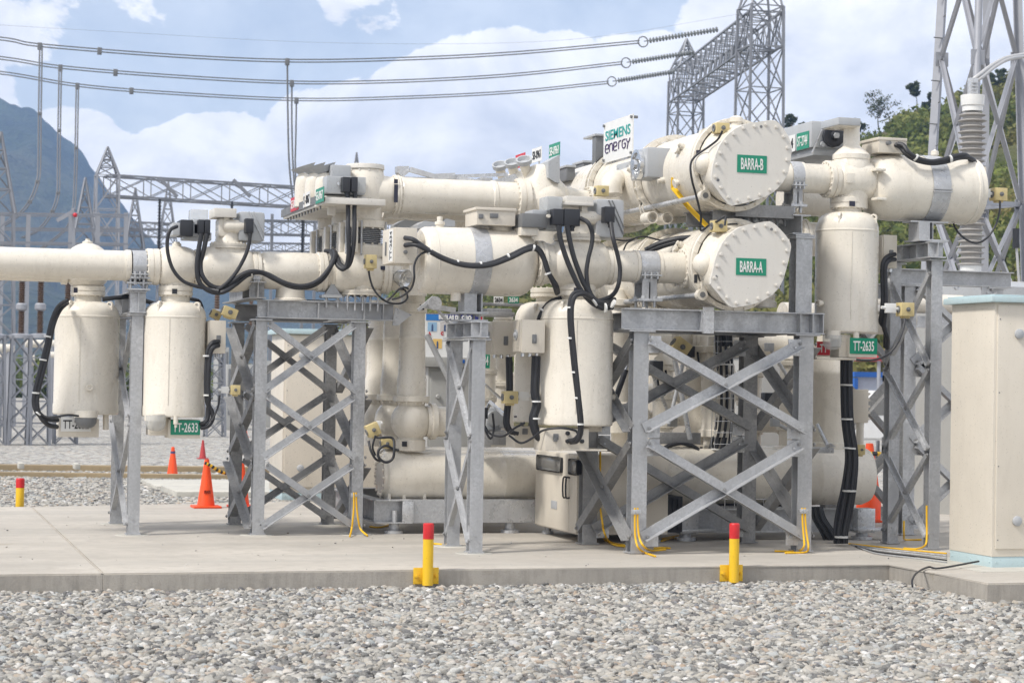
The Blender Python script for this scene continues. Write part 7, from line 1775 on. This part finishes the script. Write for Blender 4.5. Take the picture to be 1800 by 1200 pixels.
for k, (ax, ay, bx, by, Y, dx, dy, l0, ex, ey, W) in enumerate(LINES):
    nm = ('uppermost', 'middle', 'lowest')[k]
    t = thing('overhead_conductor', nm + ' of the three overhead conductors crossing the sky', 'power line', K(600, 100, Y), 'overhead conductors')
    pts = [K(-220, W[0][1] - 22, Y)] + [K(px, py, Y) for px, py in W]
    for o in (-.07, .07):
        mb = MB(); mb.tube([p + Vector((0, 0, o)) for p in pts], .034, 6, 10); mb.build('conductor', WIRE, t)
    mb = MB()
    for px in (ex, 175 + 28 * k, dx): mb.cbox(K(px, np.interp(px, [w_[0] for w_ in W], [w_[1] for w_ in W]) + 2, Y), (.22, .2, .36), .03)
    mb.build('clamp', GREY_D, t)
    t = thing('insulator_string', nm + ' horizontal insulator string tied to the tall gantry', 'insulator string', K((ax + bx) / 2, (ay + by) / 2, Y), 'tension insulator strings')
    a, b = K(bx + 8, by - 1, Y), K(ax, ay, Y); mb = MB(); d = (b - a); n = 22
    mb.cyl(a, b, .03, 6)
    for i in range(n): mb.lathe(a + d * ((i + .5) / n), d, [(-.05, .04), (.0, .15), (.04, .15), (.05, .04)], 12)
    mb.build('disc_string', GLASSI, t)
    mb = MB(); c = K(bx, by, Y); u_ = d.normalized()
    R_ = .28; ring = [c + Vector((R_ * math.cos(q * math.pi / 8), .15, R_ * math.sin(q * math.pi / 8))) for q in range(17)]; mb.tube(ring, .035, 6, 2); mb.cyl(c, a, .03, 6); mb.build('grading_ring', WIRE, t)
DROPS = (((72, 80), (70, 200), (69, 290), (66, 320), (52, 355), (28, 382), (4, 398)), ((106, 118), (104, 230), (103, 300), (102, 340), (92, 372), (70, 402), (40, 418)), ((136, 150), (134, 260), (132, 330), (129, 370), (122, 395), (102, 415), (74, 436)))
for k, D in enumerate(DROPS):
    t = thing('drop_wire', ('leftmost drop wire curving down in front of the mountain', 'middle drop wire curving down in front of the mountain', 'rightmost drop wire curving down in front of the mountain')[k], 'drop wire', K(*D[-1], LINES[k][4]), 'drop wires of the overhead conductors')
    Y = LINES[k][4]
    for o in (-.06, .06):
        mb = MB(); mb.tube([K(px, py, Y - 2.0 * i) + Vector((o, 0, 0)) for i, (px, py) in enumerate(D)], .04, 6, 8); mb.build('wire', WIRE_L if False else WIRE, t)
    mb = MB()
    for i in (1, 3, 4): mb.cbox(K(*D[i], Y - 2.0 * i), (.2, .2, .16), .02)
    mb.build('spacer', GREY_D, t)
for k, D in enumerate((((505, 107), (506, 200), (508, 280), (514, 345), (522, 390)), ((513, 145), (513, 220), (515, 290), (520, 350), (526, 395)), ((521, 175), (520, 240), (519, 290), (522, 340), (530, 390)))):
    t = thing('drop_wire', ('left one of the close trio of straight drop wires', 'middle one of the close trio of straight drop wires', 'right one of the close trio of straight drop wires')[k], 'drop wire', K(*D[-1], 104), 'drop wires of the overhead conductors')
    Y = LINES[k][4]; mb = MB(); mb.tube([K(px, py, Y) for px, py in D], .05, 6, 8); mb.build('wire', WIRE, t)
t = thing('earth_wire', 'hair-thin earth wire high above the three conductors', 'power line', K(600, 80, 110)); mb = MB(); mb.tube([K(-100, 38, 110), K(200, 56, 110), K(600, 76, 110), K(1000, 70, 110), K(1330, 20, 110)], .006, 5, 8); mb.build('wire', WIRE, t)
t = thing('red_marker', 'small red ball on a switch arm below the rightmost curved drop wire', 'marker', K(132, 378, 78)); p = K(132, 378, 78); mb = MB(); mb.ball(p, .085, 14); mb.build('ball', RED, t)
mb = MB(); mb.bar(K(100, 388, 78.2), K(128, 372, 78.2), prof_rect(.14, .14)); mb.bar(K(128, 366, 78.3), K(130, 436, 78.3), prof_rect(.10, .10)); mb.build('arm', STEELFAR_L, t)

# ================================================================== RIGHT: LATTICE TOWER, BUSHING, TRANSFORMER ROOF
t = thing('lattice_tower', 'large near lattice tower with step bolts at the upper right edge', 'lattice tower', (K(1720, 640, 28).x, 28, GZ))
def leg(px0, py0, Y0, px1, py1, Y1): return K(px0, py0, Y0), K(px1, py1, Y1)
# four battered legs meeting towards the top; foot and head bearings
F_ = [leg(1622, 640, 28.3, 1668, -120, 28.6), leg(1702, 640, 25.6, 1724, -120, 26.6), leg(1802, 640, 27.8, 1780, -120, 28.2), leg(1724, 640, 30.6, 1728, -120, 30.0)]
TL = lambda i, v: F_[i % 4][0].lerp(F_[i % 4][1], v)
for i in range(4):
    mb = MB(); mb.bar(TL(i, -.25), TL(i, 1), prof_L(.12, .012), (0, 1, 0), math.pi * .25 * (i * 2 + 1)) if i != 1 else mb.cyl(TL(i, -.25), TL(i, 1), .055, 16); mb.build('leg', STEELFAR_L, t)
lv = [-.15, .10, .36, .70, 1.0]
for i in range(4):
    j = (i + 1) % 4
    for a, b in zip(lv, lv[1:]):
        for p, q in ((TL(i, a), TL(j, b)), (TL(j, a), TL(i, b))):
            mb = MB(); mb.bar(p, q, prof_L(.058, .008), (0, 0, 1), .6); mb.build('brace', STEELFAR_L, t)
    mb = MB(); mb.bar(TL(i, .36), TL(j, .36), prof_L(.07, .008)); mb.build('girt', STEELFAR_L, t)
mb = MB()
for k in range(16):
    v = .2 + .05 * k; p = TL(0, v); mb.cyl(p, p + Vector((-.16 if k % 2 else -.05, -.02 if k % 2 else -.15, .0)), .010, 6)
mb.build('step_bolt', GREY_D, t)
mb = MB()
for i in range(3):
    for v in (.36, .70): mb.cbox(TL(i, v) + Vector((0, -.02, 0)), (.22, .02, .22), .0)
mb.build('node_plate', STEELFAR_L, t)
Yb2 = 24.0
Xb = K(1706, 480, Yb2).x; zb = lambda py: zat(py, Xb, Yb2); s = ppm((Xb, Yb2, 4)); rb = lambda p: p / s
t = thing('bushing', 'tall grey ribbed bushing with a white cap at the right, behind the lying tank', 'bushing', (Xb, Yb2, zb(505)))
mb = MB(); pr = []; n = 27; za, zt2 = zb(468), zb(196)
for i in range(n):
    a = za + (zt2 - za) * i / n; st = (zt2 - za) / n
    pr += [(a, rb(17)), (a + st * .25, rb(25 if i % 2 else 23)), (a + st * .38, rb(25 if i % 2 else 23)), (a + st * .62, rb(17))]
mb.lathe((Xb, Yb2, 0), 'z', pr, 40); mb.build('sheds', PORC, t)
mb = MB(); mb.lathe((Xb, Yb2, 0), 'z', [(zt2, rb(18)), (zb(187), rb(18)), (zb(186), rb(20)), (zb(172), rb(21)), (zb(168), rb(21)), (zb(167), 0)], 36); mb.build('cap', WHITE, t)
mb = MB(); mb.lathe((Xb, Yb2, 0), 'z', [(zb(505), rb(26)), (zb(500), rb(26)), (zb(499), rb(20)), (zb(488), rb(18.5)), (zb(466), rb(18.5)), (zb(465), rb(19))], 36); mb.build('base', WHITE, t)
mb = MB(); mb.cbox((Xb, Yb2, zb(152)), (.12, .08, zb(138) - zb(167)), .01)
for k in range(4): mb.cbox((Xb, Yb2 - .05, zb(164 - 6 * k)), (.07, .03, .015))
mb.build('terminal', GALV_L, t)
for k, (dx, dy) in enumerate(((0, 0), (4, 8))):
    tt = thing('conductor_lead', ('upper of two pale conductors arching right from the bushing head', 'lower of two pale conductors arching right from the bushing head')[k], 'conductor', K(1712, 140, Yb2), 'bushing leads')
    mb = MB(); mb.tube([K(1708 + dx, 142 + dy * .3, Yb2), K(1722 + dx, 131 + dy * .6, Yb2), K(1745 + dx, 114 + dy * .4, Yb2 + .2), K(1772 + dx, 101 + dy * .3, Yb2 + .4), K(1815, 94 + dy * .5, Yb2 + .8)], .026, 10); mb.build('lead', WIRE_L, tt)
t = thing('distant_transformer', 'transformer with a pale domed lid and lifting eyes behind the right kiosk', 'transformer', K(1720, 520, 24))
mb = MB(); zz0, zz1 = zb(528), zb(497); mb.lathe((Xb + .1, Yb2, zz0), 'z', [(0, 1.05), ((zz1 - zz0) * .6, 1.05), ((zz1 - zz0) * .9, .75), ((zz1 - zz0), .3), ((zz1 - zz0), 0)], 40); mb.build('lid', GREYBOX, t)
mb = MB()
for px in (1682, 1763): mb.lathe(K(px, 504, 22.9), 'y', [(-.02, .022), (-.02, .04), (.02, .04), (.02, .022), (-.02, .022)], 16, False)
mb.build('lifting_eye', GALV_L, t)
mb = MB(); mb.lathe((Xb + .1, Yb2, GZ), 'z', [(0, 1.0), (zz0 - GZ + .01, 1.0)], 36); mb.build('tank', GREYCAB, t)
t = thing('gas_pipe', 'pale horizontal pipe right of the slim frame, over the right kiosk', 'pipe', K(1630, 534, 22.5), 'cream gas pipes')
z = K(1630, 534, 22.2).z; mb = MB(); LX(mb, 22.2, z, [(1500, 17), (1690, 17)], 32); mb.build('tube', CREAM, t)
mb = MB(); mb.bar((xat(1500, 22.2, z), 22.2, z - .22), (xat(1700, 22.2, z), 22.2, z - .22), prof_U(.12, .14)); mb.build('support_channel', GALV, t)
t = thing('pole_fuse', 'slim black fuse holder on a pale arm beside the near lattice tower', 'fuse', K(1787, 430, 26)); mb = MB(); mb.cyl(K(1786, 402, 26), K(1786, 436, 26), .05, 12); mb.build('body', BLACK, t)
mb = MB(); mb.cyl(K(1787, 436, 26), K(1793, 520, 26), .02, 8); mb.cyl(K(1730, 498, 25), K(1815, 500, 25), .035, 10); mb.build('arm', WIRE_L, t)

# ------------------------------------------------------------------ far site clutter seen under the right frames
t = thing('site_canopy', 'red canopy far behind the right frames', 'canopy', K(1610, 640, 48)); mb = MB(); PB(mb, 1540, 616, 1660, 634, 48, 3, .02); mb.build('roof', flat('canopy red', (.55, .04, .06), .6), t)
mb = MB()
for px in (1545, 1655): p = K(px, 634, 48.2); mb.cyl((p.x, 48.2, GZ), (p.x, 48.2, p.z), .05, 8)
mb.build('pole', STEELFAR_L, t)
t = thing('site_hoarding', 'white site hoarding with a thick blue frame far behind the right frames', 'hoarding', K(1580, 720, 52)); mb = MB(); PB(mb, 1506, 662, 1700, 730, 52, .08, .0); mb.build('panel', flat('hoarding grey blue', (.42, .47, .56), .6), t)
mb = MB(); PB(mb, 1502, 655, 1704, 664, 51.9, .2, 0); PB(mb, 1502, 664, 1508, 735, 51.9, .2, 0); PB(mb, 1330, 650, 1348, 735, 51.9, .2, 0); PB(mb, 1352, 652, 1362, 664, 51.9, .2, 0); mb.build('frame', BLUE, t)
# white pickup glimpsed between braces
t = thing('parked_pickup', 'white pickup glimpsed between the braces left of the slim right frame', 'pickup', K(1560, 780, 46))
p = K(1565, 775, 46); zz = GZ
WHT = flat('white car paint', (.72, .72, .71), .25)
def car_body(pts, x, y0, y1): 
    mb = MB(); mb.poly([(x + a, y0, zz + b) for a, b in pts], y1 - y0, (0, 1, 0)); bmesh.ops.bevel(mb.bm, geom=list(mb.bm.edges), offset=.06, segments=2, affect='EDGES'); return mb
x0 = p.x - 2.4
car_body([(0, .45), (.05, .95), (1.3, 1.05), (1.9, 1.68), (3.3, 1.7), (3.5, 1.1), (5.0, 1.08), (5.05, .45)], x0, 46, 47.8).build('body', WHT, t)
mb = MB(); mb.poly([(x0 + a, 45.99, zz + b) for a, b in ((1.45, 1.08), (1.95, 1.6), (2.5, 1.6), (2.5, 1.08))], .02, (0, 1, 0)); mb.poly([(x0 + a, 45.99, zz + b) for a, b in ((2.6, 1.08), (2.6, 1.6), (3.2, 1.6), (3.35, 1.08))], .02, (0, 1, 0)); mb.build('window', WIN, t)
for a in (.95, 4.05):
    for y in (46.0, 47.6):
        mb = MB(); mb.lathe((x0 + a, y, zz + .38), 'y', [(0, .22), (-.02, .24), (-.02, .36), (.02, .38), (.2, .38), (.2, 0)], 24); wl_ = mb.build('wheel', BLACK, t)
        mb = MB(); mb.lathe((x0 + a, y - .015, zz + .38), 'y', [(0, .22), (-.02, .16), (-.02, 0)], 18); mb.build('rim', CHROME, wl_)

# ================================================================== HILLS AND VEGETATION
def ridge_z(px, tab):
    xs = [a for a, b in tab]; ys = [b for a, b in tab]
    return float(np.interp(px, xs, ys))
def terrain(name, tab, Yr, Yn, mat, nx, ny, rough, seed, back=0.5):
    """slope that climbs from depth Yn to the ridge at depth Yr; ridge given by bearings"""
    mb = MB(); V = []
    px0, px1 = tab[0][0], tab[-1][0]
    for j in range(ny + 1):
        row = []; v = j / ny
        for i in range(nx + 1):
            px = px0 + (px1 - px0) * i / nx
            top = K(px, ridge_z(px, tab), Yr)
            if v <= .8:
                u = v / .8; Y = Yn + (Yr - Yn) * u; X = K(px, 600, Yn).x * (1 - u) + top.x * u
                z = GZ - .3 + (top.z - GZ + .3) * (u ** 1.15)
            else:
                u = (v - .8) / .2; Y = Yr + (Yr - Yn) * back * u; X = top.x * (1 + .1 * u); z = top.z * (1 - .75 * u)
            amp = rough * min(1, v * 2.0) * (1 if v < .6 else max(.12, abs(v - .8) / .2))
            z += amp * (mnoise.fractal(Vector((X * 2.2 / (Yr * .25), Y * 2.2 / (Yr * .25), seed)), 1.0, 2.1, 7))
            if j == 0: z = GZ - .5
            row.append(mb.bm.verts.new((X, Y, z)))
        V.append(row)
    for j in range(ny):
        for i in range(nx): mb.bm.faces.new([V[j][i], V[j][i + 1], V[j + 1][i + 1], V[j + 1][i]])
    return tag(mb.build(name, mat, sharp=3), kind='structure')
def veg_mat(name, cols, scale, rough=.8, tex='Object'):
    mt, nt, b = base(name, rough, 0, .2)
    c = mixcol(nt, noise_fac(nt, scale, .35, .65, 8), cols[0], cols[1])
    c = mixcol(nt, noise_fac(nt, scale * .3, .45, .62, 4), c, cols[2])
    nt.links.new(c, b.inputs['Base Color'])
    bump(nt, b, noise_fac(nt, scale * 3, .3, .7, 8), 1.0, 3.0 / scale * .12)
    return mt
MTN = veg_mat('forested mountain', ((.06, .085, .035), (.025, .042, .018), (.13, .125, .06)), .016)
HILLM = veg_mat('hillside soil and scrub', ((.15, .15, .05), (.09, .11, .03), (.21, .15, .075)), .25)
mtab = [(-900, 60), (-500, 40), (-300, 70), (-120, 130), (-40, 185), (0, 207), (30, 226), (62, 240), (90, 272), (108, 297), (138, 316), (160, 345), (182, 372), (205, 392), (235, 418), (262, 440), (290, 458), (340, 490), (420, 520), (560, 520), (640, 500), (740, 440), (800, 392), (835, 372), (900, 366), (1000, 395), (1150, 430), (1400, 470), (1900, 480), (2600, 480)]
terrain('mountain', mtab, 1900, 700, MTN, 420, 80, 60, 3.1, .1)
htab = [(600, 610), (720, 548), (860, 508), (980, 470), (1040, 440), (1100, 405), (1180, 372), (1260, 340), (1330, 312), (1400, 290), (1450, 276), (1480, 268), (1520, 250), (1560, 226), (1600, 212), (1650, 196), (1690, 172), (1740, 148), (1790, 140), (1850, 110), (1950, 60), (2200, -20), (2600, -60)]
terrain('hill', htab, 190, 70, HILLM, 120, 50, 3.2, 8.0)

def leaf_mat(name, a, b_, c_):
    mt, nt, b = base(name, .75, 0, .25)
    at = N(nt, 'ShaderNodeVertexColor', layer_name='tint')
    sp = N(nt, 'ShaderNodeSeparateColor'); nt.links.new(at.outputs[0], sp.inputs[0])
    c1 = mixcol(nt, sp.outputs[0], a, b_); c2 = mixcol(nt, sp.outputs[1], c1, c_)
    nt.links.new(c2, b.inputs['Base Color'])
    tr = N(nt, 'ShaderNodeBsdfTranslucent'); nt.links.new(c2, tr.inputs['Color'])
    mx = N(nt, 'ShaderNodeMixShader'); mx.inputs[0].default_value = .3
    out = nt.nodes['Material Output']
    nt.links.new(b.outputs[0], mx.inputs[1]); nt.links.new(tr.outputs[0], mx.inputs[2]); nt.links.new(mx.outputs[0], out.inputs['Surface'])
    return mt
LEAF = leaf_mat('hill foliage', (.06, .095, .02), (.18, .215, .045), (.29, .24, .085))
LEAF_D = leaf_mat('ridge tree foliage', (.045, .065, .030), (.08, .11, .045), (.11, .095, .055))
BARK = flat('pale bark', (.16, .14, .115), .9)
def leaves_mesh(name, mat, centers, radii, n_per, size, tints, parent=None):
    """clumps of small bent leaf faces scattered over crown shells"""
    vs, fs, cols = [], [], []
    for c, r, tnt, n in zip(centers, radii, tints, n_per):
        d = rng.normal(size=(n, 3)); d /= np.linalg.norm(d, axis=1)[:, None]
        rad = rng.uniform(.45, 1.08, n) ** .6
        lump = 1 + .28 * np.sin(d[:, 0] * 5 + c[0]) * np.cos(d[:, 2] * 4 + c[1]) + .15 * np.sin(d[:, 1] * 9)
        P = np.array(c) + d * (rad * lump)[:, None] * np.array(r)
        nrm = d + rng.normal(scale=.7, size=(n, 3)); nrm /= np.linalg.norm(nrm, axis=1)[:, None]
        u = np.cross(nrm, rng.normal(size=(n, 3))); u /= np.linalg.norm(u, axis=1)[:, None]; v = np.cross(nrm, u)
        sz = size * rng.uniform(.5, 1.35, n)[:, None]
        b0 = len(vs) * 1
        q = np.stack([P - u * sz, P - v * sz * .55 + nrm * sz * .12, P + u * sz, P + v * sz * .55 + nrm * sz * .12], 1).reshape(-1, 3)
        vs.append(q); cl = np.clip(np.repeat(np.stack([tnt[0] + rng.normal(scale=.22, size=n), np.full(n, tnt[1]) + rng.normal(scale=.08, size=n), np.zeros(n), np.ones(n)], 1), 4, 0), 0, 1); cols.append(cl)
    V = np.concatenate(vs); Cc = np.concatenate(cols); nf = len(V) // 4
    off = Vector((0, 0, 0))
    if parent is not None: off = parent.location
    V = V - np.array(off)
    me = bpy.data.meshes.new(name); me.vertices.add(len(V)); me.vertices.foreach_set('co', V.ravel())
    me.loops.add(len(V)); me.loops.foreach_set('vertex_index', np.arange(len(V), dtype=np.int32))
    me.polygons.add(nf); me.polygons.foreach_set('loop_start', np.arange(0, len(V), 4, dtype=np.int32)); me.polygons.foreach_set('loop_total', np.full(nf, 4, dtype=np.int32))
    me.update(); ca = me.color_attributes.new('tint', 'FLOAT_COLOR', 'POINT'); ca.data.foreach_set('color', Cc.astype(np.float32).ravel())
    me.materials.append(mat); o = bpy.data.objects.new(name, me); COL.objects.link(o); o.parent = parent
    return o
# woodland clothing the hill: crowns packed over the slope
cen, rad, tin, npp = [], [], [], []
def hill_point(px, u):
    top = K(px, ridge_z(px, htab), 190); Y = 70 + 120 * u; X = K(px, 600, 70).x * (1 - u) + top.x * u
    return X, Y, GZ - .3 + (top.z - GZ + .3) * (u ** 1.15)
for k in range(1500):
    px = rng.uniform(640, 1900); u = rng.uniform(.05, 1.0) ** .8
    X, Y, z = hill_point(px, u); r = rng.uniform(.9, 2.6)
    if u > .9: r *= .55
    f = mnoise.noise(Vector((X * .08, Y * .08, 2)))
    if f < -.22 and rng.random() < .75: continue                     # openings of bare scrub
    cen.append((X, Y, z + r * .45)); rad.append((r, r, r * rng.uniform(.6, .95))); tin.append((np.clip(.4 + f * .9 + rng.normal(scale=.25), 0, 1), max(0, rng.normal(.08 + (.35 if f < -.05 else 0), .18)))); npp.append(int(90 + 110 * r))
o = leaves_mesh('woodland', LEAF, cen, rad, npp, .26, tin); tag(o, 'mass of shrubs and small trees covering the green hillside at the right', 'woodland', None, 'stuff')
# single trees on the ridge
def tree(label, px, py_top, py_base, Y, spread_px, seed, sparse=1.0, stem=.5, size=.17):
    base_ = K(px, py_base, Y); s = ppm(base_); h = (py_base - py_top) / s; R_ = spread_px / s
    rs = random.Random(seed)
    t = thing('hill_tree', label, 'tree', base_, 'trees on the hill ridge')
    mb = MB(); top = base_ + Vector((0, 0, h * .9)); mid = base_ + Vector((rs.uniform(-.3, .3), 0, h * .5))
    mb.tube([base_ - Vector((0, 0, 1)), base_ + Vector((.05, 0, h * .2)), mid, top], lambda v: .16 * (1 - v * .8) * max(.6, h / 8), 8, 6)
    tips = []
    for k in range(13):
        v = rs.uniform(stem, .95); a = rs.uniform(0, 2 * math.pi); p0 = base_ + Vector((0, 0, h * v * .9)); L = R_ * rs.uniform(.5, 1.0) * (1.15 - v * .45)
        p2 = p0 + Vector((math.cos(a) * L, math.sin(a) * L, L * rs.uniform(.25, .8))); p1 = p0.lerp(p2, .5) + Vector((0, 0, -.08 * L))
        mb.tube([p0, p1, p2], lambda q: .06 * (1 - q * .75), 6, 4); tips.append(p2); tips.append(p1)
        for q in range(2):
            p3 = p1.lerp(p2, rs.uniform(.2, .9)) + Vector((rs.uniform(-.6, .6), rs.uniform(-.6, .6), rs.uniform(.1, .7))) * L * .45; mb.tube([p1.lerp(p2, .4), p3], .025, 5, 1); tips.append(p3)
    mb.build('trunk', BARK, t)
    tips.append(top)
    leaves_mesh('crown', LEAF_D, [tuple(p) for p in tips], [(R_ * .17, R_ * .17, R_ * .12)] * len(tips), [int(34 * sparse)] * len(tips), size, [(rs.random() * .8, rs.random() * .3) for _ in tips], t)
    return t
tree('sparse spreading tree on the hill ridge above the top box of the right lying tank', 1546, 160, 262, 180, 46, 1, .42, .22, .12)
tree('tall slim tree with a small head on the ridge, left of the near lattice tower', 1607, 140, 232, 182, 17, 2, .8, .72)
tree('short bushy tree on the ridge just left of the near lattice tower leg', 1632, 164, 228, 182, 15, 3, .9, .4)
tree('small airy tree peeping out behind the upper busbar plate', 1392, 196, 300, 175, 26, 4, .7, .5)
tree('low ragged tree at the left foot of the ridge behind the right drive cabinet', 1500, 215, 285, 178, 26, 5, .8, .3)
tree('dark rounded tree on the ridge inside the lattice tower', 1752, 118, 190, 185, 22, 6, .9, .35)
# dark far tree belt along the yard at the left
cen, rad, tin, npp = [], [], [], []
for k in range(130):
    px = rng.uniform(-80, 520); Y = rng.uniform(150, 175); p = G(px, 700, GZ); X = K(px, 640, Y).x; r = rng.uniform(.8, 1.6)
    cen.append((X, Y, GZ + r * .9)); rad.append((r * 1.3, r, r)); tin.append((rng.uniform(.1, .7), .05)); npp.append(170)
o = leaves_mesh('tree_belt', LEAF, cen, rad, npp, .30, tin); tag(o, 'dark low belt of bushes at the foot of the mountain', 'bushes', None, 'stuff')

# ================================================================== AIR
def haze_box():
    mt = bpy.data.materials.new('haze air'); mt.use_nodes = True; nt = mt.node_tree; nt.nodes.clear()
    pv = N(nt, 'ShaderNodeVolumePrincipled'); pv.inputs['Color'].default_value = (.40, .60, 1.0, 1); pv.inputs['Density'].default_value = .00040; pv.inputs['Anisotropy'].default_value = 0.0
    ou = N(nt, 'ShaderNodeOutputMaterial'); nt.links.new(pv.outputs[0], ou.inputs['Volume'])
    mb = MB(); mb.box((-2600, -400, GZ - 1.5), (2900, 2080, 300)); o = mb.build('haze', mt, smooth=False); tag(o, None, None, None, 'stuff')
    o['label'] = 'thin blue air between the yard and the mountain'; o['category'] = 'haze'
USE_HAZE = True
if USE_HAZE: haze_box()
